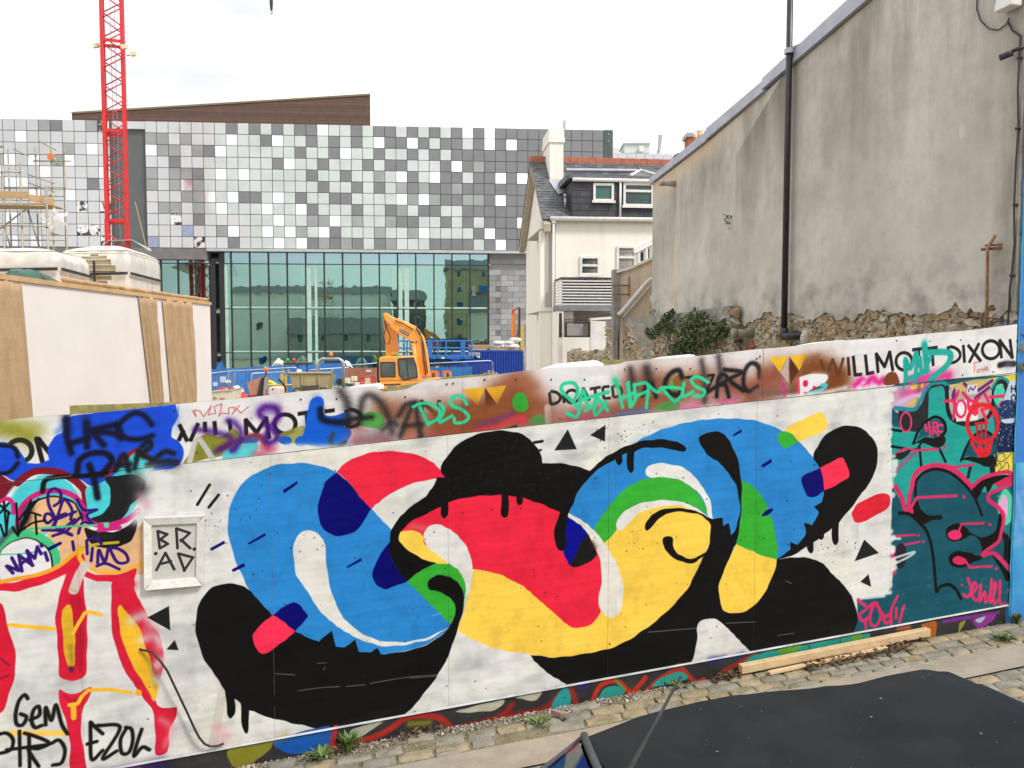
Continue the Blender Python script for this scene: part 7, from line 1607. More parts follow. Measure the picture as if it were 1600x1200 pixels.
for pp in ([(644, 512), (651, 520), (656, 538), (659, 560), (663, 585)], [(645, 514), (653, 526), (655, 545), (656, 560), (660, 588)], [(593, 499), (595, 512), (592, 525), (594, 538), (600, 538), (603, 527), (597, 512), (594, 500)], [(610, 500), (622, 504), (640, 515)], [(637, 534), (642, 537), (647, 533)]):
    mb.tube([ex(u, v, 1.30) for u, v in pp], .022, 5)
part(mb, 'hydraulic_hose', rubber, EX_, smooth=True)
part(exp_([(597, 505.5), (600, 504), (602, 508), (599, 509.5)], 1.30, 1.349), 'pin_plate', rust, EX_)
mb = MB(); c = ex(611.5, 554.5, .5); mb.ball(c, .10, .10, .11, 10, 6); part(mb, 'beacon', M('beacon_amber', (.8,.16,.03), None, rough=.2), EX_, smooth=True)
mb = MB(); c = ex(617, 554.5, .45); mb.ball(c, .085, .085, .095, 10, 6); part(mb, 'beacon', green_pl, EX_, 'green flashing beacon', smooth=True)
mb = MB(); mb.tube([ex(614.5, 565, .35), ex(614, 556, .42)], .03, 6); part(mb, 'beacon_post', blackm, EX_)
# stroke letters for the plates
GL = {'S': '1,.85 .8,1 .2,1 0,.8 .2,.55 .8,.45 1,.2 .8,0 .2,0 0,.15', 'E': '1,1 0,1 0,0 1,0|0,.5 .8,.5', 'L': '0,1 0,0 1,0', 'W': '0,1 .25,0 .5,.8 .75,0 1,1', 'O': '.3,1 .7,1 1,.7 1,.3 .7,0 .3,0 0,.3 0,.7 .3,1', 'D': '0,0 0,1 .6,1 1,.7 1,.3 .6,0 0,0'}
def plate(parent, text, P0, dx, dz, nrm, h, name='name_plate', bg=blackm, fg=white):
    """sign plate with raised stroke letters; P0 lower-left, dx and dz unit vectors"""
    P0, dx, dz, nrm = map(Vector, (P0, dx, dz, nrm)); w = h*.78; W = w*len(text)+h*.4; H = h*1.6
    mb = MB(); mb.hexa([P0, P0+dx*W, P0+dx*W-nrm*.02, P0-nrm*.02, P0+dz*H, P0+dx*W+dz*H, P0+dx*W+dz*H-nrm*.02, P0+dz*H-nrm*.02]); pl_ = part(mb, name, bg, parent)
    mb = MB(); o = P0+dx*h*.25+dz*h*.3+nrm*.006
    for k, ch in enumerate(text):
        for run in GL.get(ch, '').split('|'):
            q = [tuple(map(float, t.split(','))) for t in run.split()]
            for a, b in zip(q[:-1], q[1:]):
                A_ = o+dx*(k*w+a[0]*w*.62)+dz*a[1]*h; B_ = o+dx*(k*w+b[0]*w*.62)+dz*b[1]*h; d_ = (B_-A_).normalized(); s_ = d_.cross(nrm)*h*.085
                A_ -= d_*h*.06; B_ += d_*h*.06; mb.add([A_-s_, B_-s_, B_+s_, A_+s_], [(0,1,2,3)])
    part(mb, 'lettering', fg, pl_, fix=False)
a, b = ex(616.5, 517, 1.33), ex(631, 525, 1.33); d_ = (Vector(b)-Vector(a)).normalized(); plate(EX_, 'SELWOOD', a, d_, Vector((0,-1,0)).cross(d_)*-1 if (Vector((0,-1,0)).cross(d_)).z < 0 else Vector((0,-1,0)).cross(d_), (0,-1,0), .075)
plate(EX_, 'SELWOOD', ex(605.5, 606.5, -.012), (1,0,0), (0,0,1), (0,-1,0), .06)
mb = MB(); exp_([(598, 602.2), (626, 601.2), (626, 599.2), (598, 600.2)], -.012, -.002, 0, mb); part(mb, 'data_plate', blackm, EX_)
for d in (.1, 1.7):
    mb = MB(); x0, x1 = ex(596, 600)[0], ex(680, 600)[0]
    mb.prism(lambda x, y, z: (x, EY+d+y, z), [(x0, .35), (x0+.3, .05), (x1-.3, .05), (x1, .35), (x1, .6), (x1-.3, .9), (x0+.3, .9), (x0, .6)], 0, .5); part(mb, 'track', rubber, EX_)
mb = MB(); mb.tube([ (ex(635, 600)[0], EY+1.1, .6), (ex(635, 600)[0], EY+1.1, ex(635, 616)[2]+.1)], .5, 14); part(mb, 'slew_ring', blackm, EX_)
mb = MB(); q = ex(604, 600, 1.9); mb.prism(lambda x, y, z: (q[0]+x, q[1]+y, z), [(-.5, .2), (.3, .0), (.45, .5), (.2, 1.0), (-.4, 1.1)], -.3, .3); mb.tube([ex(604, 598, 1.93), (q[0], q[1], .9)], .09, 8); part(mb, 'bucket', rust, EX_)
# ---- people on the site
def person(x, y, z0, face, label, hat, top, pose='stand', sc_=1.):
    """standing or seated worker; face is the heading in degrees (0 looks along +x)"""
    Pn = thing('person', label, 'person', (x, y, z0))
    F = frame((x, y, z0), face)
    J = {'pel': (0, 0, .94), 'spi': (.0, 0, 1.15), 'che': (.01, 0, 1.36), 'nek': (.01, 0, 1.50), 'hed': (.03, 0, 1.62), 'top': (.02, 0, 1.72)}
    for s, n in ((1, 'l'), (-1, 'r')):
        J['hip'+n] = (0, .10*s, .90); J['kne'+n] = (.04+.03*s, .11*s, .49); J['ank'+n] = (-.02+.04*s, .12*s, .09); J['toe'+n] = (.16+.04*s, .13*s, .045)
        J['sho'+n] = (0, .19*s, 1.42); J['elb'+n] = (-.02, .25*s, 1.14); J['wri'+n] = (.12, .24*s, .93); J['han'+n] = (.18, .22*s, .84)
    if pose == 'bend':
        for k in ('spi', 'che', 'nek', 'hed', 'top'):
            q = J[k]; t = R(62); dz = q[2]-.94; J[k] = (q[0]*math.cos(t)+dz*math.sin(t)-.05, q[1], .94+dz*math.cos(t)-q[0]*math.sin(t))
        for n in 'lr':
            for k in ('sho',):
                q = J[k+n]; t = R(62); dz = q[2]-.94; J[k+n] = (dz*math.sin(t)-.05, q[1], .94+dz*math.cos(t))
            sx = J['sho'+n][0]; J['elb'+n] = (sx+.10, J['sho'+n][1]*1.15, J['sho'+n][2]-.28); J['wri'+n] = (sx+.22, J['sho'+n][1]*.9, J['sho'+n][2]-.50); J['han'+n] = (sx+.27, J['sho'+n][1]*.8, J['sho'+n][2]-.58)
    if pose == 'sit':
        for k in list(J):
            if k[:3] in ('pel', 'spi', 'che', 'nek', 'hed', 'top', 'sho', 'hip'): J[k] = (J[k][0], J[k][1], J[k][2]-.46)
        for s, n in ((1, 'l'), (-1, 'r')):
            J['kne'+n] = (.44, .14*s, .50); J['ank'+n] = (.42, .13*s, .09); J['toe'+n] = (.60, .14*s, .045); J['elb'+n] = (.12, .26*s, .76); J['wri'+n] = (.34, .16*s, .78); J['han'+n] = (.42, .12*s, .80)
    rad = {'pel': .13, 'spi': .125, 'che': .14, 'nek': .055, 'hed': .095, 'top': .075, 'hip': .10, 'kne': .062, 'ank': .045, 'toe': .04, 'sho': .075, 'elb': .048, 'wri': .036, 'han': .040}
    E_ = [('pel', 'spi'), ('spi', 'che'), ('che', 'nek'), ('nek', 'hed'), ('hed', 'top')]+[(a+n if a != 'pel' and a != 'che' else a, b+n) for n in 'lr' for a, b in (('pel', 'hip'), ('hip', 'kne'), ('kne', 'ank'), ('ank', 'toe'), ('che', 'sho'), ('sho', 'elb'), ('elb', 'wri'), ('wri', 'han'))]
    names = list(J); me = bpy.data.meshes.new('body')
    me.from_pydata([tuple(Vector(F(*J[k]))-Vector((x, y, z0))) for k in names], [(names.index(a), names.index(b)) for a, b in E_], [])
    o = bpy.data.objects.new('body', me); COL.objects.link(o); o.parent = Pn
    sk = o.modifiers.new('skin', 'SKIN'); o.modifiers.new('sub', 'SUBSURF').render_levels = 1
    for i, k in enumerate(names):
        v = me.skin_vertices[0].data[i]; r_ = rad[k[:3]]; v.radius = (r_, r_); v.use_root = (k == 'pel')
    me.materials.append(top)
    def vv(p): return Vector(F(*p))
    hd, tp = vv(J['hed']), vv(J['top']); up = (tp-hd).normalized(); fw_ = (vv((J['hed'][0]+1, J['hed'][1], J['hed'][2]))-hd).normalized()
    mb = MB(); mb.ball(hd+up*.01, .098, .092, .118, 12, 8); nose = hd+fw_*.10-up*.01; mb.ball(nose, .018, .018, .025, 6, 4)
    for s in (1, -1): mb.ball(hd+fw_.cross(up)*.095*s, .018, .018, .03, 6, 4)
    mb.tube([hd-up*.05, vv(J['nek'])], .052, 8); head = part(mb, 'head', skin, Pn, smooth=True)
    mb = MB()
    for s in (1, -1): mb.ball(hd+fw_*.088+fw_.cross(up)*.035*s+up*.015, .012, .012, .010, 6, 4)
    mb.tube([hd+fw_*.092-up*.055+fw_.cross(up)*.025, hd+fw_*.092-up*.055-fw_.cross(up)*.025], .006, 4); part(mb, 'face', rubber, head)
    for n in 'lr':
        w, h = vv(J['wri'+n]), vv(J['han'+n]); d = (h-w).normalized(); sdv = d.cross(Vector((0,0,1)))
        sdv = sdv.normalized() if sdv.length > .01 else Vector((1,0,0)); mb = MB(); mb.ball(h, .038, .038, .045, 8, 6)
        for k_ in range(4): b_ = h+sdv*(-.027+.018*k_)+d*.02; mb.tube([b_, b_+d*.04, b_+d*.065-Vector((0,0,.02))], [.010, .009, .007], 5)
        mb.tube([h-sdv*.03, h-sdv*.055+d*.03], [.011, .008], 5); part(mb, 'hand', skin, Pn, smooth=True)
    # hard hat with brim
    mb = MB(); n = 14; ax, ay = fw_, fw_.cross(up)
    def hatp(i, j):
        a = 2*math.pi*i; r_, z_ = ((.150, .045), (.128, .052), (.126, .085), (.110, .135), (.070, .165), (.002, .178))[round(j*5)]
        fr = 1+(.18*max(0, math.cos(a)) if j < .1 else 0); return hd+ax*math.cos(a)*r_*fr*1.05+ay*math.sin(a)*r_*.92+up*z_
    mb.grid(hatp, n, 5, 0, True); part(mb, 'hard_hat', hat, Pn, smooth=True)
    # vest
    mb = MB(); a, b = vv(J['pel'])+Vector((0,0,.02)), vv(J['che'])+(vv(J['nek'])-vv(J['che']))*.35; rgt = fw_.cross(up); md = (b-a)
    fwv = rgt.cross(md.normalized())*-1
    def vest(i, j):
        t_ = 2*math.pi*i; wv = (.185, .175, .185, .205, .16)[round(j*4)]; return a+md*j+rgt*math.cos(t_)*wv+fwv*math.sin(t_)*wv*.80
    mb.grid(vest, 14, 4, 0, True); part(mb, 'hi_vis_vest', hivis if top is not navycloth or True else top, Pn, smooth=True)
    mb = MB()
    for j in (.25, .55): mb.grid(lambda i, k_: a+md*(j+.07*k_)+rgt*math.cos(2*math.pi*i)*.20+fwv*math.sin(2*math.pi*i)*.163, 14, 1, 0, True)
    part(mb, 'reflective_band', M('reflective_tape', (.6,.6,.6), None, rough=.3) if 'reflective_tape' not in bpy.data.materials else bpy.data.materials['reflective_tape'], Pn, smooth=True)
    return Pn
def gx(u, Y): return ray(u, 580)[0]*Y
person(gx(357, 43.3), 43.3, .0, 205, 'worker in white hard hat and hi-vis vest by the blue fence sheets', hat_white, navycloth)
person(gx(500.5, 38.2), 38.2, .93, 265, 'worker in white hard hat seated on the dumper behind its skip', hat_white, navycloth, 'sit')
person(gx(431, 40), 40, .75, 200, 'worker in hi-vis bending forward between the dumpers', hat_white, hivis, 'bend')
person(gx(467, 41), 41, .65, 330, 'worker in white hard hat half hidden behind the left edge of the dumper skip', hat_white, hivis)
person(gx(823.5, 37), 37, .75, 250, 'worker in blue hard hat peeping over the hoarding beside the house', hat_blue, navycloth)
mb = MB(); mb.grid(lambda i, j: (gx(400, 40)+(i-.5)*9+2.0, 37.7+5*j, .62+.12*math.sin(math.pi*i)+.02*mnoise.noise((i*9, j*9, 0))), 16, 8); mb.hexa([(gx(400, 40)-2.5, 37.7, -.1), (gx(400, 40)+6.5, 37.7, -.1), (gx(400, 40)+6.5, 42.7, -.1), (gx(400, 40)-2.5, 42.7, -.1), (gx(400, 40)-2.5, 37.7, .6), (gx(400, 40)+6.5, 37.7, .6), (gx(400, 40)+6.5, 42.7, .6), (gx(400, 40)-2.5, 42.7, .6)])
struct(mb, 'raised_ground', gm, fix=False)
mb = MB(); mb.hexa([(gx(800, 37), 35.5, -.1), (gx(850, 37), 35.5, -.1), (gx(850, 37), 38.5, -.1), (gx(800, 37), 38.5, -.1), (gx(803, 37), 35.8, .75), (gx(847, 37), 35.8, .75), (gx(847, 37), 38.2, .75), (gx(803, 37), 38.2, .75)]); struct(mb, 'earth_ramp', gm)
# ---- dumpers and other plant
beige = M('dumper_beige', (.42,.36,.19), (.34,.29,.15), 3, .6, c3=(.25,.20,.11), ns3=9, amt3=.4)
def Y_(Yc):
    def f(u, v, d=0.): a, b = ray(u, v); return (a*Yc, Yc+d, CAMZ+b*Yc)
    return f
def flatp(f, pts, d0, d1, mbx=None):
    P = [f(*p) for p in pts]; n = len(P); mbx = mbx or MB()
    return mbx.add([(p[0], p[1]+d0, p[2]) for p in P]+[(p[0], p[1]+d1, p[2]) for p in P], [tuple(range(n)), tuple(range(2*n-1, n-1, -1))]+[(i, i+n, (i+1) % n+n, (i+1) % n) for i in range(n)])
D = Y_(36.)
DU = thing('dumper', 'beige site dumper seen head on with raised skip, roll bar and amber beacon', 'dumper', (D(485, 600)[0], 37.5, 0))
P0 = [D(452, 583), D(518, 583), D(510, 611), D(459, 611)]; P1 = [(p[0]*1.0, 37.4, p[2]-.1) for p in (D(455, 584), D(515, 584), D(507, 608), D(462, 608))]
mb = MB(); mb.add(P0+P1, [(0,1,2,3), (3,2,6,7), (0,3,7,4), (1,5,6,2), (4,7,6,5)]); part(mb, 'skip', beige, DU, fix=False)
part(flatp(D, [(472, 603), (498, 602), (498, 617), (472, 618)], -.12, -.01), 'front_plate', M('dumper_dark', (.09,.075,.045), (.06,.05,.035), 4, .6), DU)
mb = MB()
for (a, b) in (((452, 583), (518, 582.5)), ((472, 586), (472, 602)), ((498, 586), (498, 602)), ((452, 583), (450, 577.5)), ((518, 582.5), (520, 577))): mb.tube([D(*a, -.03), D(*b, -.03)], .05, 5)
part(mb, 'skip_rib', beige, DU)
mb = MB()
for a in ((459, 611), (463, 606), (470, 607)), ((500, 612), (502, 606), (510, 606), (510, 612)): mb.tube([D(u, v, -.1) for u, v in a], .035, 5)
part(mb, 'towing_loop', blackm, DU)
mb = MB(); mb.tube([D(480, 620, 2), D(480, 572, 2), D(482, 566, 2), D(487, 562.5, 2), D(514, 562.5, 2), D(520, 566, 2), D(522, 572, 2), D(522.5, 620, 2)], .075, 8); part(mb, 'roll_bar', galv, DU, smooth=True)
mb = MB(); mb.tube([D(492, 560, 2), D(511, 560, 2)], .05, 5); part(mb, 'beacon_bar', blackm, DU)
mb = MB(); mb.ball(D(501.5, 555.5, 2), .10, .10, .12, 10, 6); part(mb, 'beacon', M('beacon_orange', (.85,.22,.02), None, rough=.2), DU, smooth=True)
mb = MB(); mb.hexa([(D(470, 600)[0], 37.0, .5), (D(512, 600)[0], 37.0, .5), (D(512, 600)[0], 39.6, .5), (D(470, 600)[0], 39.6, .5), (D(470, 600)[0], 37.0, 1.3), (D(512, 600)[0], 37.0, 1.3), (D(512, 600)[0], 39.6, 1.1), (D(470, 600)[0], 39.6, 1.1)]); part(mb, 'chassis', beige, DU)
for u in (462, 514):
    for yy in (36.8, 39.4): mb = MB(); c = D(u, 600); mb.tube([(c[0]-.16, yy, .55), (c[0]+.16, yy, .55)], .55, 16); part(mb, 'wheel', rubber, DU)
mb = MB(); mb.hexa([(D(494, 600)[0], 38.1, 1.25), (D(508, 600)[0], 38.1, 1.25), (D(508, 600)[0], 38.6, 1.25), (D(494, 600)[0], 38.6, 1.25), (D(494, 600)[0], 38.1, 1.40), (D(508, 600)[0], 38.1, 1.40), (D(508, 600)[0], 38.6, 1.40), (D(494, 600)[0], 38.6, 1.40)]); part(mb, 'seat', rubber, DU)
D2 = Y_(34.)
salmon = M('salmon_steel', (.50,.24,.15), (.42,.19,.12), 3, .6)
DU2 = thing('dumper', 'smaller red dumper with salmon skip and upright dark roll bar left of the beige one', 'dumper', (D2(405, 600)[0], 35, 0))
part(flatp(D2, [(385.5, 598), (408.5, 589.5), (405, 617), (391, 618)], 0, 1.1), 'skip', salmon, DU2)
part(flatp(D2, [(386, 617), (436, 616), (436, 626), (386, 627)], .1, 1.2), 'chassis', red_pl, DU2)
part(flatp(D2, [(418, 606.5), (420, 605), (433, 605), (435.5, 608), (436, 621), (418, 621)], .05, .9), 'engine_cover', M('pale_pink_cover', (.72,.60,.56), (.64,.53,.50), 4, .45), DU2, bevel=.04)
mb = MB(); c = D2(426, 608, .04); mb.ball(c, .03, .02, .05, 6, 4); part(mb, 'cover_latch', rubber, DU2)
part(flatp(D2, [(402, 621), (409, 591), (413, 589.5), (409, 621)], -.1, .05), 'roll_bar', rubber, DU2); part(flatp(D2, [(412.5, 620), (414.5, 590), (418.5, 589), (416, 620)], -.1, .05), 'roll_bar', galv, DU2)
mb = MB(); mb.tube([D2(414, 590), D2(416, 580)], .035, 6); part(mb, 'beacon_post', blackm, DU2)
mb = MB(); mb.ball(D2(416, 577), .10, .10, .11, 10, 6); part(mb, 'beacon', orange_pl, DU2, smooth=True)
mb = MB(); mb.ball(D2(413.6, 574.6), .06, .06, .06, 8, 5); part(mb, 'beacon', green_pl, DU2, 'green beacon', smooth=True)
for u in (392, 428): mb = MB(); c = D2(u, 600); mb.tube([(c[0], 34.05, .45), (c[0], 34.35, .45)], .45, 14); part(mb, 'wheel', rubber, DU2)
for u in (392, 428): mb = MB(); c = D2(u, 600); mb.box(ident, c[0]-.15, c[0]+.15, 34.1, 35.1, .4, D2(400, 626)[2]); part(mb, 'axle', blackm, DU2)
# third machine: canopy frame with two beacons
D3 = Y_(43.)
DU3 = thing('roller', 'dark canopy frame of a parked roller with a green and a red beacon', 'roller', (D3(460, 600)[0], 43.6, 0))
mb = MB(); mb.hexa([D3(442, 570), D3(481, 570.5), D3(481, 570.5, 1.2), D3(442, 570, 1.2), D3(442, 567), D3(481, 567), D3(481, 567, 1.2), D3(442, 567, 1.2)]); part(mb, 'canopy', blackm, DU3)
mb = MB()
for u in (444, 464, 479): a = D3(u, 569, .1); mb.tube([(a[0], a[1], .5), a], .04, 6)
part(mb, 'post', blackm, DU3)
for u, m_, lb in ((447, green_pl, 'green beacon'), (457, red_pl, 'red beacon')): mb = MB(); mb.ball(D3(u, 563, .3), .09, .09, .12, 8, 6); part(mb, 'beacon', m_, DU3, lb, smooth=True)
mb = MB(); c = D3(462, 600); mb.tube([(c[0]-.6, 43.3, .5), (c[0]-.6, 44.5, .5)], .5, 14); mb.tube([(c[0]+.8, 43.3, .5), (c[0]+.8, 44.5, .5)], .5, 14); mb.box(ident, c[0]-.6, c[0]+.9, 43.5, 44.3, .5, 1.1); part(mb, 'drum', blackm, DU3)
# generator, yellow breaker rig, signs, barrow, barriers
G_ = Y_(31.)
GN = thing('generator', 'cream site generator with red lamps in front of the blue fence', 'generator', (G_(346, 600)[0], 31.6, 0))
part(flatp(G_, [(329, 612), (363, 609), (363, 640), (329, 640)], 0, 1.1), 'housing', M('generator_cream', (.66,.60,.46), (.56,.50,.38), 3, .6), GN); a = G_(346, 640)
mb = MB(); mb.box(ident, a[0]-.4, a[0]+.4, 31.1, 32, 0, a[2]); part(mb, 'skid', blackm, GN)
part(flatp(G_, [(328, 611.5), (364, 608), (364, 610), (328, 613)], -.04, 1.14), 'lid', M('generator_grey', (.42,.42,.36), None, rough=.6), GN)
for u in (341.5, 356): part(flatp(G_, [(u-3.5, 606), (u+3.5, 605.6), (u+3.5, 609), (u-3.5, 609.4)], .2, .45), 'red_lamp', red_pl, GN)
part(flatp(G_, [(343, 622), (351, 621.5), (351, 628), (343, 628)], -.02, -.003), 'hatch', salmon, GN); mb = MB(); mb.tube([G_(334, 624, -.02), G_(334, 621, -.03), G_(338, 620.6, -.03), G_(338, 624, -.02)], .012, 5); part(mb, 'handle', blackm, GN)
BR = Y_(32.)
RB = thing('barrier_pile', 'jumble of red plastic barriers and a white sack right of the generator', 'barriers', (BR(372, 600)[0], 32.5, 0))
for (u0, v0, u1, v1, m_, nm) in ((363, 612, 378, 626, red_pl, 'barrier'), (370, 617, 381, 628, red_pl, 'barrier'), (376, 622, 402, 628, red_pl, 'barrier'), (362, 603, 370, 614, white, 'sack'), (366, 608, 376, 618, M('sack_pale', (.75,.66,.45), None, rough=.8), 'sack')):
    p = [(u0, v1), (u0+1, v0+2), (u0+3, v0), (u1-3, v0+.6), (u1-1, v0+3), (u1, v1)]; part(flatp(BR, p, 0, .5), nm, m_, RB, bevel=.03)
a = BR(382, 628); mb = MB(); mb.box(ident, BR(363, 600)[0], BR(402, 600)[0], 32.02, 33, 0, a[2]); part(mb, 'pallet', plywood, RB)
yel = M('yellow_steel', (.62,.46,.06), (.52,.38,.05), 4, .5)
YR = Y_(38.)
YF = thing('yellow_rig', 'yellow steel frame rig standing left of the beige dumper', 'rig', (YR(443, 600)[0], 38, .6))
mb = MB(); 
for (a, b, r_) in (((440, 584), (441, 630), .07), ((446, 586), (447, 630), .07), ((418, 602), (459, 601.5), .05), ((440, 590), (447, 592), .05), ((443, 583), (444, 578), .05)): mb.tube([YR(*a), YR(*b)], r_, 5)
part(mb, 'frame', yel, YF)
mb = MB(); mb.tube([YR(437, 592, -.2), YR(442, 596, -.25), YR(448, 605, -.2), YR(447, 615, -.2)], .05, 6); part(mb, 'hose', rubber, YF, smooth=True)
mb = MB(); a = YR(519, 589); mb.tube([(a[0], a[1], 0), a], .06, 8); solo(mb, 'marker_post', M('lime_post', (.55,.55,.10), None, rough=.5), 'yellow green marker post right of the beige dumper', 'post')
SB = Y_(39.)
mb = MB(); a, b = SB(524, 603), SB(592, 603); mb.hexa([(a[0], 38.2, -.1), (b[0], 38.2, -.1), (b[0], 42.5, -.1), (a[0], 42.5, -.1), (a[0], 38.2, 1.72), (b[0], 38.2, 1.72), (b[0], 42.5, 1.72), (a[0], 42.5, 1.72)]); struct(mb, 'loading_slab', slabm)
WBW = thing('wheelbarrow', 'green wheelbarrow standing on the concrete loading slab', 'wheelbarrow', (SB(540, 600)[0], 39, 1.72))
mb = MB(); f = SB; P0 = [f(528, 599.5, -.3), f(552, 599.5, -.3), f(546, 606, -.25), f(532, 606, -.25)]; P1 = [(p[0], p[1]+.6, p[2]) for p in P0]; mb.add(P0+P1, [(0,1,2,3), (3,2,6,7), (0,3,7,4), (1,5,6,2), (4,7,6,5)]); part(mb, 'tray', M('barrow_green', (.05,.14,.09), (.04,.10,.07), 5, .5), WBW, fix=False)
z0 = 1.74
mb = MB(); 
for d in (-.3, .3): a = f(547, 605, d); b = f(553, 601, d); c = f(532, 606, d); mb.tube([c, a, b], .02, 5); mb.tube([a, (a[0]+.05, a[1], z0)], .02, 5)
part(mb, 'frame', blackm, WBW)
mb = MB(); a = f(531, 606, 0); mb.tube([(a[0], a[1]-.05, z0+.17), (a[0], a[1]+.05, z0+.17)], .17, 14); part(mb, 'wheel', rubber, WBW)
for (u0, v0, u1, v1, lb) in ((537, 590.5, 547, 598, 'white notice board with yellow symbol, lower of the pair on the loading slab'), (549, 587.5, 558, 595, 'white notice board with yellow symbol, higher of the pair on the loading slab')):
    S_ = thing('notice_board', lb, 'sign', (SB((u0+u1)/2, 600)[0], 40.6, 1.72), 'white notice boards on the loading slab')
    f2 = Y_(40.6); part(flatp(f2, [(u0, v0), (u1, v0), (u1, v1), (u0, v1)], 0, .04), 'board', white, S_); part(flatp(f2, [(u0+2.5, v0+1.5), (u1-2.5, v0+1.5), (u1-2.5, v1-2), (u0+2.5, v1-2)], -.012, -.002), 'symbol', M('sign_yellow', (.85,.62,.05), None, rough=.5) if 'sign_yellow' not in bpy.data.materials else bpy.data.materials['sign_yellow'], S_)
    mb = MB(); a = f2((u0+u1)/2, v1, .02); mb.tube([(a[0], a[1], 1.72), (a[0], a[1], a[2]+.05)], .03, 5); part(mb, 'leg', galv, S_)
BH = Y_(44.)
PH_ = thing('brown_hoarding', 'brown plywood screen left of the excavator', 'screen', (BH(566, 600)[0], 44, 0))
for u0 in (541, 558, 575): part(flatp(BH, [(u0+.15, 575), (u0+16.8, 574.4), (u0+16.8, 640), (u0+.15, 640)], 0, .05), 'board', M('brown_ply_%d' % u0, (.36,.15,.085), (.30,.12,.07), 2, .7), PH_)
part(flatp(BH, [(572, 578), (580, 578), (580, 581), (572, 581)], -.02, -.003), 'label', white, PH_)
RBF = thing('red_barrier', 'red open mesh barrier with a pale plank leaning on it beside the excavator', 'barrier', (BR(575, 600)[0], 38.6, 1.72)); f3 = Y_(38.6)
mb = MB(); 
for (a, b) in (((563, 589), (587, 588)), ((563, 589), (563, 611)), ((587, 588), (587, 611)), ((563, 599), (587, 598)), ((563, 609), (587, 608))): mb.tube([f3(*a), f3(*b)], .035, 5)
for u in range(566, 587, 3): mb.tube([f3(u, 589), f3(u, 609)], .015, 4)
part(mb, 'frame', red_pl, RBF)
mb = MB(); flatp(f3, [(571, 590), (578.5, 590), (580, 607), (570, 608)], -.1, -.05, mb); solo(mb, 'plank', M('pale_plank', (.74,.58,.40), (.64,.48,.32), 5, .6), 'pale plank leaning against the red mesh barrier', 'plank')
part(flatp(Y_(34.6), [(577, 606), (582, 601), (590, 600), (591, 618), (575, 618)], .2, 1.2), 'counterweight', beige, EX_)
OB = Y_(42.)
for (u0, u1, lb) in ((668, 686, 'orange plastic barrier right of the excavator, left of two'), (692, 706, 'orange plastic barrier in front of the scissor lift, right of two')):
    T = thing('plastic_barrier', lb, 'barrier', (OB((u0+u1)/2, 600)[0], 42, 0), 'orange barriers by the scissor lift')
    mb = MB(); p = [(u0, 580), (u0+3, 579), (u1-3, 579), (u1, 582), (u1, 640), (u0, 640)]; flatp(OB, p, 0, .05, mb); part(mb, 'panel', orange_pl, T)
    for k in range(3): uu = u0+3+k*(u1-u0-6)/2.4; part(flatp(OB, [(uu, 583), (uu+2.5, 583), (uu+2.5, 594), (uu, 594)], -.03, -.004), 'slot', rubber if k % 2 else M('slot_grey_%d' % (u0+k), (.35,.35,.36), None), T)
# scissor lift
SL = Y_(46.)
sblue = M('lift_blue', (.02,.17,.50), (.016,.14,.42), 3, .45)
SCL = thing('scissor_lift', 'blue scissor lift with guard rails between the excavator and the container', 'scissor lift', (SL(672, 600)[0], 46.6, 0))
for v in (532.8, 544): 
    for d in (0, 1.2): mb = MB(); mb.tube([SL(609, v, d), SL(738, v, d)], .045, 6); part(mb, 'rail', sblue, SCL)
for u in (610, 622, 636, 652, 670, 684, 697, 721, 725.5, 737):
    for d in ((0, 1.2) if u in (610, 670, 721) else (0,)): mb = MB(); mb.tube([SL(u, 532.8, d), SL(u, 558, d)], .05 if u != 670 else .08, 6); part(mb, 'guard_post', sblue, SCL)
mb = MB(); mb.hexa([SL(609, 560.5), SL(738, 560.5), SL(738, 560.5, 1.3), SL(609, 560.5, 1.3), SL(609, 555.5), SL(738, 555.5), SL(738, 555.5, 1.3), SL(609, 555.5, 1.3)]); part(mb, 'deck', sblue, SCL)
mb = MB(); a, b = SL(612, 562), SL(736, 562); mb.box(ident, a[0], b[0], 46.1, 47.2, .4, SL(600, 574)[2]); part(mb, 'base', sblue, SCL)
mb = MB()
for k in range(3): u0 = 618+k*38; mb.tube([SL(u0, 561, .3), SL(u0+34, 574, .3)], .08, 5); mb.tube([SL(u0+34, 561, .4), SL(u0, 574, .4)], .08, 5)
part(mb, 'scissor_arm', M('lift_dark_blue', (.01,.08,.22), None, rough=.5), SCL)
for u0, v0 in ((662, 557), (663, 573), (681, 572), (690, 558)): part(flatp(SL, [(u0, v0), (u0+5, v0), (u0+5, v0+2.4), (u0, v0+2.4)], -.05, -.03), 'label', yel if u0 < 690 else white, SCL)
for u in (625, 720): mb = MB(); a = SL(u, 600); mb.tube([(a[0], 46.0, .38), (a[0], 46.3, .38)], .38, 14); part(mb, 'wheel', rubber, SCL)
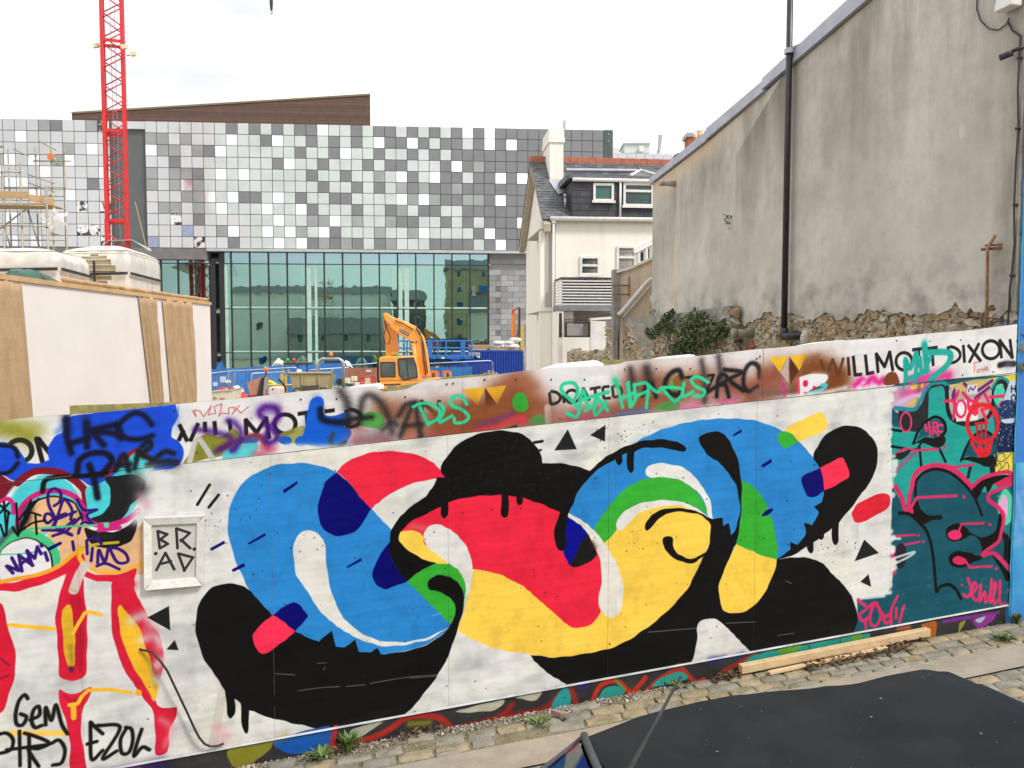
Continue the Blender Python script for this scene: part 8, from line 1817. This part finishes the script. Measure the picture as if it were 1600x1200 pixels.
# blue container with corrugated side
CT = Y_(50.)
CON = thing('container', 'bright blue corrugated site container with a small white sign', 'container', (CT(770, 600)[0], 51.2, 0))
a, b, ct = CT(732, 600)[0], CT(817.5, 600)[0], CT(775, 547.3)[2]
mb = MB(); mb.box(ident, a, b, 50.08, 52.5, .0, ct-.05); part(mb, 'box', bluepaint, CON)
nx = 20
for k in range(nx):
    x = a+.10+(b-a-.2)*k/nx; w = (b-a-.2)/nx
    mb = MB(); mb.prism(lambda x_, y, z: (x_, z, y), [(x, 50.078), (x+w*.18, 50.0), (x+w*.62, 50.0), (x+w*.8, 50.078)], .15, ct-.12); part(mb, 'corrugation', bluepaint, CON)
mb = MB(); mb.box(ident, a, b, 49.99, 50.07, ct-.118, ct-.0); mb.box(ident, a-.02, a+.085, 49.985, 50.07, .0, ct-.12); mb.box(ident, b-.09, b+.02, 49.985, 50.07, 0, ct-.12); part(mb, 'frame', M('container_edge', (.01,.05,.30), None, rough=.5), CON)
a2 = CT(704, 600)[0]
mb = MB(); mb.box(ident, a2, a-.03, 49.9, 50.1, 0, CT(715, 552)[2]); part(mb, 'door', bluepaint, CON)
f4 = Y_(49.93)
part(flatp(f4, [(732.5, 551), (750, 551), (750, 559.5), (746, 558.5), (744.5, 556.5), (737.5, 556.8), (736, 559.5), (732.5, 559.8)], 0, .02), 'sign', white, CON); part(flatp(f4, [(733.6, 552), (749, 552), (749, 556), (733.6, 556.2)], -.012, -.002), 'sign_panel', M('sign_navy', (.02,.03,.2), None), CON)
mb = MB()
for k in range(9):
    if k != 4: u = 735+k*1.45; flatp(f4, [(u, 553+.3*(k % 3)), (u+1, 553+.2*(k % 2)), (u+1, 555), (u, 555)], -.02, -.014, mb)
part(mb, 'sign_marks', white, CON)
TP = thing('timber_pile', 'pile of sawn timber lying on the left of the blue container roof', 'timber', (CT(747, 545)[0], 51, ct)); rt = random.Random(2)
for k in range(12):
    r_ = k//4; x0, x1 = CT(730+rt.uniform(0, 6), 500)[0], CT(765-rt.uniform(0, 5), 500)[0]; yy = 50.5+(k % 4)*.28; zz = ct+r_*.11+.0
    mb = MB(); mb.box(ident, x0, x1, yy, yy+.24, zz, zz+.095); part(mb, 'batten', pz if k % 3 else plywood, TP)
BG = thing('bag_pile', 'pile of white sacks on a pallet on the right of the blue container roof', 'sacks', (CT(790, 545)[0], 51, ct))
mb = MB(); x0, x1 = CT(770, 500)[0], CT(812, 500)[0]; mb.box(ident, x0, x1, 50.3, 51.7, ct, ct+.12); part(mb, 'pallet', pz, BG)
bagm = M('white_sack', (.70,.69,.66), (.52,.51,.48), 5, .6, bump=.4, bs=9)
for k in range(14):
    r_ = 0 if k < 7 else 1 if k < 12 else 2; x = x0+.2+(x1-x0-.4)*((k % 7)+.3*r_)/6.4*(1-.0*r_); mb = MB(); c = (min(x, x1-.15), 50.5+rt.uniform(0, .5), ct+.22+r_*.2)
    mb.ball(c, .30, .36, .15, 10, 6); part(mb, 'sack', bagm, BG, smooth=True)
# posts and hose beside the block wall
for u, vt, w, lb, m_ in ((802, 482, 2.6, 'orange steel post standing in front of the grey blockwork', orange_pl), (811.5, 481, 1.8, 'dark steel post right of the orange post', M('dark_post', (.10,.06,.03), None, rough=.6)), (816, 508, 2.5, 'yellow board strip beside the cream house corner', yel)):
    f5 = Y_(53.); a = f5(u, vt); q = w*53/1300; mb = MB(); mb.box(ident, a[0]-q, a[0]+q, 53, 53.12, 0, a[2]); solo(mb, 'post', m_, lb, 'post')
mb = MB(); f5 = Y_(52.8); mb.tube([f5(800, 490), f5(801, 486), f5(806, 484), f5(809, 481), f5(811, 479.5), f5(812, 484), f5(811.5, 510), f5(807, 528), f5(805, 533)], .035, 6); solo(mb, 'hose', rubber, 'black hose looped over the posts by the blockwork', 'hose', smooth=True)
# spoil and fencing
mb = MB(); f6 = Y_(40.)
for _ in range(90):
    u, v = rt.gauss(766, 9), 0; h = max(0, 1-abs(u-766)/22); c = f6(u, 592-13*h*rt.random(), rt.uniform(-.4, .4)); q = rt.uniform(.06, .16); aa = [Vector((rt.gauss(0,1), rt.gauss(0,1), rt.gauss(0,1))).normalized()*q for _ in range(3)]; c = Vector(c)
    mb.add([c+aa[0], c+aa[1], c+aa[2], c-aa[0], c-aa[1], c-aa[2]], [(0,1,2),(1,3,2),(3,4,2),(4,0,2),(1,0,5),(3,1,5),(4,3,5),(0,4,5)], rt.randrange(3))
c = f6(766, 640); mb.grid(lambda i, j: (c[0]-1.0+2.0*i, 39.2+1.6*j, f6(766, 586)[2]*math.sin(math.pi*i)**.5*math.sin(math.pi*j)**.5-.02), 10, 8, 0)
solo(mb, 'spoil_heap', [M('spoil_a', (.12,.10,.06), None), M('spoil_b', (.24,.20,.13), None), M('spoil_c', (.34,.30,.22), None)], 'heap of dark broken rubble in front of the blue container', 'rubble heap', fix=False)
def heras(pts, lab, Yf):
    T = thing('fence_panel', lab, 'fence', (pts[0][0], pts[0][1], 0), 'galvanised mesh fence panels on the site')
    a, b = Vector(pts[0]), Vector(pts[1]); h = a.z; d = (b-a); r_ = .12
    mb = MB(); mb.tube([(a.x, a.y, 0), (a.x, a.y, h-r_), a+d*.02+Vector((0,0,-.03)), a+d*.06, b-d*.06, b-d*.02+Vector((0,0,-.03)), (b.x, b.y, b.z-r_), (b.x, b.y, 0)], .028, 6); part(mb, 'frame', galv, T, smooth=True)
    mb = MB(); mb.tube([(a.x, a.y, .2), (b.x, b.y, .2)], .02, 5); mb.tube([(a.x, a.y, h*.5), (b.x, b.y, h*.5)], .014, 5)
    for k in range(1, 26): p = a+d*k/26; mb.tube([(p.x, p.y, .2), (p.x, p.y, h-.04)], .004, 3)
    part(mb, 'wire_mesh', galv, T)
for (u0, v0, u1, v1, Yc, lb) in ((316, 585, 355, 580, 38.5, 'mesh fence panel emerging from behind the white store'), (357, 580, 457, 575, 40.5, 'mesh fence panel in front of the blue sheets, longest of the row'), (393, 583.5, 438, 582, 39.6, 'short low mesh fence panel before the blue sheets'), (482, 578, 541, 575, 44, 'mesh fence panel behind the dumper roll bar'), (667, 568, 769, 564, 45, 'mesh fence panel with rounded corner before the blue container'), (544, 571, 610, 566, 48, 'mesh fence panel above the brown screen')):
    f7 = Y_(Yc); heras((f7(u0, v0), f7(u1, v1, 1.0)), lb, Yc)
BF2 = thing('blue_sheeting', 'run of blue fence sheets along the foot of the glazing', 'fence', (gx(420, 50), 50, 0))
def bs(u, Yc, z): a, _ = ray(u, 580); return (a*Yc, Yc, z)
us = [322, 352, 382, 412, 442, 472, 502, 541]
for u0, u1 in zip(us[:-1], us[1:]):
    Ya, Yb = 45.6+(u0-328)*.056, 45.6+(u1-328)*.056; mb = MB(); P = [bs(u0+.2, Ya, 0), bs(u1, Yb, 0), bs(u1, Yb+.04, 0), bs(u0+.2, Ya+.04, 0)]; mb.hexa(P+[(p[0], p[1], 2.25) for p in P]); part(mb, 'sheet', sblue if (u0 // 30) % 2 else M('sheet_blue_%d' % u0, (.02,.14,.44), (.016,.11,.36), 3, .5), BF2)
f8 = Y_(45.2)
for (u0, v0, u1, v1) in ((344, 588.5, 353, 597), (333, 597, 340, 603)): part(flatp(f8, [(u0, v0), (u1, v0-.4), (u1, v1), (u0, v1+.4)], 0, .012), 'notice', M('notice_%d' % u0, (.60,.66,.80), (.45,.5,.66), 8, .6), BF2)
mb = MB(); f9 = Y_(60.); mb.grid(lambda i, j: f9(337+13*i, 565+13*j+1.5*math.sin(i*6), .3*math.sin(i*5+j*3)), 8, 4); solo(mb, 'blue_tarpaulin', M('tarp_blue', (.03,.25,.62), (.02,.18,.5), 4, .35), 'crumpled blue tarpaulin hung at the left foot of the glazing', 'tarpaulin', smooth=True, fix=False)
for u, v, lb in ((434, 561, 'crumpled clear plastic heap above the blue sheets'), (540, 564, 'crumpled clear plastic heap left of the brown screen')):
    f10 = Y_(62.); mb = MB(); c = f10(u, v+4)
    mb.grid(lambda i, j: (c[0]-.45+.9*i+.08*mnoise.noise((i*6, j*6, u)), c[1]+.7*j, c[2]-.35+.55*math.sin(math.pi*i)**.7*math.sin(math.pi*(.15+.8*j))+.12*mnoise.noise((i*5, j*5, u+3))), 12, 8); mb.box(ident, c[0]-.5, c[0]+.5, c[1], c[1]+.8, 0, c[2]-.36)
    solo(mb, 'plastic_heap', WRAP, lb, 'plastic sheeting', fix=False)
# ---------------------------------------------------------------- small blue convertible parked in front (facing down the street, to the left)
CN = 3.66                                                   # centre line
carb = M('car_blue', (.006,.085,.17), (.005,.075,.15), .8, .25, .35, coat=1.)
fab = bpy.data.materials.new('roof_fabric')
fab = M('roof_fabric', (.0125,.0145,.0155), (.018,.0205,.0215), 2.2, .62, bump=.08, bs=200, c3=(.026,.029,.030), ns3=3, amt3=.4, spec=.10)
sealm = M('seal_grey', (.065,.068,.07), (.05,.052,.055), 9, .65)
cgl = M('car_glass', (.012,.014,.018), None, rough=.03, spec=1., coat=.6)
def C(s, n, h): return hp(s, -.165+h, CN+n)
CAR = thing('parked_car', 'dark blue small convertible with raised black fabric roof parked in the foreground', 'car', C(.2, 0, 0))
prof = [(-2.15, .42, .55, .45), (-2.05, .60, .66, .62), (-1.7, .74, .78, .76), (-1.15, .80, .86, .90), (-.6, .81, .93, .92), (.2, .82, .93, .93), (.9, .82, .93, .93), (1.35, .80, .92, .98), (1.75, .72, .86, .94), (1.95, .55, .62, .70)]
def ring_(s, w, hs, ht):
    pts = [(0, .18), (w*.85, .18), (w, .30), (w+.01, hs*.7), (w*.98, hs), (w*.86, ht), (w*.5, ht+.02), (0, ht+.03)]
    return [(s, -n, h) for n, h in pts[::-1]]+[(s, n, h) for n, h in pts[1:]]
rings = [ring_(*p) for p in prof]; nr = len(rings[0])
mb = MB(); mb.add([C(*p) for r_ in rings for p in r_], [(i*nr+k, i*nr+(k+1) % nr, (i+1)*nr+(k+1) % nr, (i+1)*nr+k) for i in range(len(rings)-1) for k in range(nr)]+[tuple(range(nr)), tuple(range((len(rings)-1)*nr, len(rings)*nr))]); part(mb, 'body', carb, CAR, smooth=True, sub=1)
# fabric roof: header at the front, two bows, falling away to the rear deck
RS = [(-.43, 1.395), (-.25, 1.428), (.0, 1.446), (.25, 1.442), (.48, 1.424), (.62, 1.414), (.80, 1.424), (.90, 1.424), (1.00, 1.402), (1.14, 1.335), (1.30, 1.23), (1.48, 1.09), (1.62, .98)]
def rh(s):
    for (a, ha), (b, hb) in zip(RS[:-1], RS[1:]):
        if s <= b: k = (s-a)/(b-a); k = k*k*(3-2*k) if a > .5 else k; return ha+(hb-ha)*k
    return RS[-1][1]
def rw(s): return .60+.05*max(0, min(1, (.42-s)/.6))+.015*math.sin((s+.4)*2.1)-.10*max(0, s-.95)
def rp_(i, j):
    s = -.452+2.072*i; q = (j-.5)*2; w = rw(s); h = rh(s)
    e = abs(q)
    if e <= .80: n = w*q/.80*.93; z = h+.022*(1-(q/.8)**2)-.008*math.sin(s*9+1)**2*(1-(q/.8)**2)
    else:
        t = (e-.80)/.20; n = math.copysign(w*(.93+.20*t*(1.2-.35*t)), q); z = h-.015-.31*t**1.35*(1 if s < 1.0 else max(.2, 1-(s-1.)*1.1))
    z += .004*mnoise.noise((s*4, q*3, 1))+.004*math.exp(-((s-.12)/.05)**2)+.004*math.exp(-((s-.5)/.04)**2)
    return C(s, n, z)
mb = MB(); mb.grid(rp_, 90, 60); part(mb, 'fabric_roof', fab, CAR, smooth=True, fix=False)
def strip(pts, r, name, m): mb = MB(); mb.tube([C(*p) for p in pts], r, 8); part(mb, name, m, CAR, smooth=True)
hd = [(-.445-.05*(1-(n/.6)**2), n, rh(-.43)+.002+.02*(1-(n/.6)**2)) for n in np.linspace(-.615, .615, 13)]
strip(hd, .015, 'header_seal', sealm)
hd2 = [(p[0]-.035, p[1], p[2]-.018) for p in hd]
# windscreen, pillars, quarter lights
def ws(i, j):
    n = (i-.5)*2; a = (-.465-.05*(1-n*n), n*.605, 1.385+.02*(1-n*n)); b = (-1.10-.10*(1-n*n), n*.675, .93+.02*(1-n*n)); return C(*[a[k]+(b[k]-a[k])*j for k in range(3)])
mb = MB(); mb.grid(ws, 12, 6); part(mb, 'windscreen', cgl, CAR, smooth=True, fix=False)
for s_ in (-1, 1):
    strip([(-.44, s_*.625, 1.385), (-.70, s_*.665, 1.20), (-1.10, s_*.70, .92)], .011, 'windscreen_pillar', sealm)
    strip([(-.42, s_*.655, 1.37), (-.70, s_*.70, 1.19), (-1.16, s_*.745, .90)], .009, 'pillar_trim', blackm)
    mb = MB(); P = [C(-.40, s_*.625, 1.34), C(-1.02, s_*.745, .95), C(.95, s_*.775, .95), C(.95, s_*.67, 1.28), C(.3, s_*.655, 1.34)]; mb.add(P, [(0,1,2,3,4)]); part(mb, 'side_window', cgl, CAR, fix=False)
    mb = MB(); c = C(-.80, s_*.92, .98); mb.ball(c, .07, .11, .075, 10, 6); part(mb, 'door_mirror', carb, CAR, smooth=True)
    mb = MB(); mb.tube([C(-.15, s_*.825, .78), C(.05, s_*.825, .78)], .015, 6); part(mb, 'door_handle', carb, CAR)
    for sx in (-1.42, 1.22):
        mb = MB(); mb.tube([C(sx, s_*.62, .30), C(sx, s_*.82, .30)], .30, 20); wq = part(mb, 'wheel', rubber, CAR)
        mb = MB(); mb.tube([C(sx, s_*.80, .30), C(sx, s_*.832, .30)], .19, 16); part(mb, 'rim', galv, wq)
    mb = MB(); c = C(-2.08, s_*.50, .60); mb.ball(c, .10, .13, .09, 10, 6); part(mb, 'headlight', M('lamp_glass_%d' % s_, (.6,.62,.64), None, rough=.1), CAR, smooth=True)
    mb = MB(); c = C(1.92, s_*.50, .70); mb.ball(c, .07, .12, .10, 10, 6); part(mb, 'tail_light', red_pl, CAR, smooth=True)
mb = MB(); mb.grid(lambda i, j: C(1.20+.36*j, (i-.5)*.85, 1.305-.26*j+.012), 6, 4); part(mb, 'rear_window', cgl, CAR, smooth=True, fix=False)
mb = MB()                                                   # bird lime and dust specks on the cloth
rc = random.Random(17)
for _ in range(45):
    s, q = rc.uniform(-.40, .95), rc.uniform(-.72, .4); a = C(s, rw(s)*q/.8*.93, rh(s)+.022*(1-(q/.8)**2)+.004); r_ = .0014+.005*rc.random()**5
    up = Vector((0,0,1)); mb.add([(a[0]+r_*1.3*math.cos(k*1.257)*rc.uniform(.6, 1.2), a[1]+r_*math.sin(k*1.257)*rc.uniform(.6, 1.2), a[2]+HSL*r_*math.cos(k*1.257)*1.3+.001) for k in range(5)], [(0,1,2,3,4)])
o = part(mb, 'dirt_speck', M('dust_speck', (.16,.17,.17), None, rough=.9), CAR, fix=False); o['kind'] = 'stuff'
# roof aerial raked back from the header
def street_h(u, v, h):
    a, b = ray(u, v); z0 = HZ0-.165+h
    Y = (z0-HSL*HY0*HS-CAMZ)/(b-HSL*(a*HC+HS)); return Vector((a*Y, Y, CAMZ+b*Y))
base = street_h(952, 1262, 1.425); tipd = ray(1063, 1058); tip = Vector((tipd[0]*(base.y+.28), base.y+.28, CAMZ+tipd[1]*(base.y+.28)))
AER = [base, base+(tip-base)*.16, base+(tip-base)*.34, base+(tip-base)*.55, tip]
mb = MB(); mb.tube(AER, [.017, .013, .0085, .006, .0042], 8); mb.ball(tip, .0055, .0055, .0055, 6, 4); an = part(mb, 'aerial', rubber, CAR, smooth=True)
mb = MB(); mb.ball(base, .028, .028, .018, 10, 5); part(mb, 'aerial_base', rubber, CAR, smooth=True)
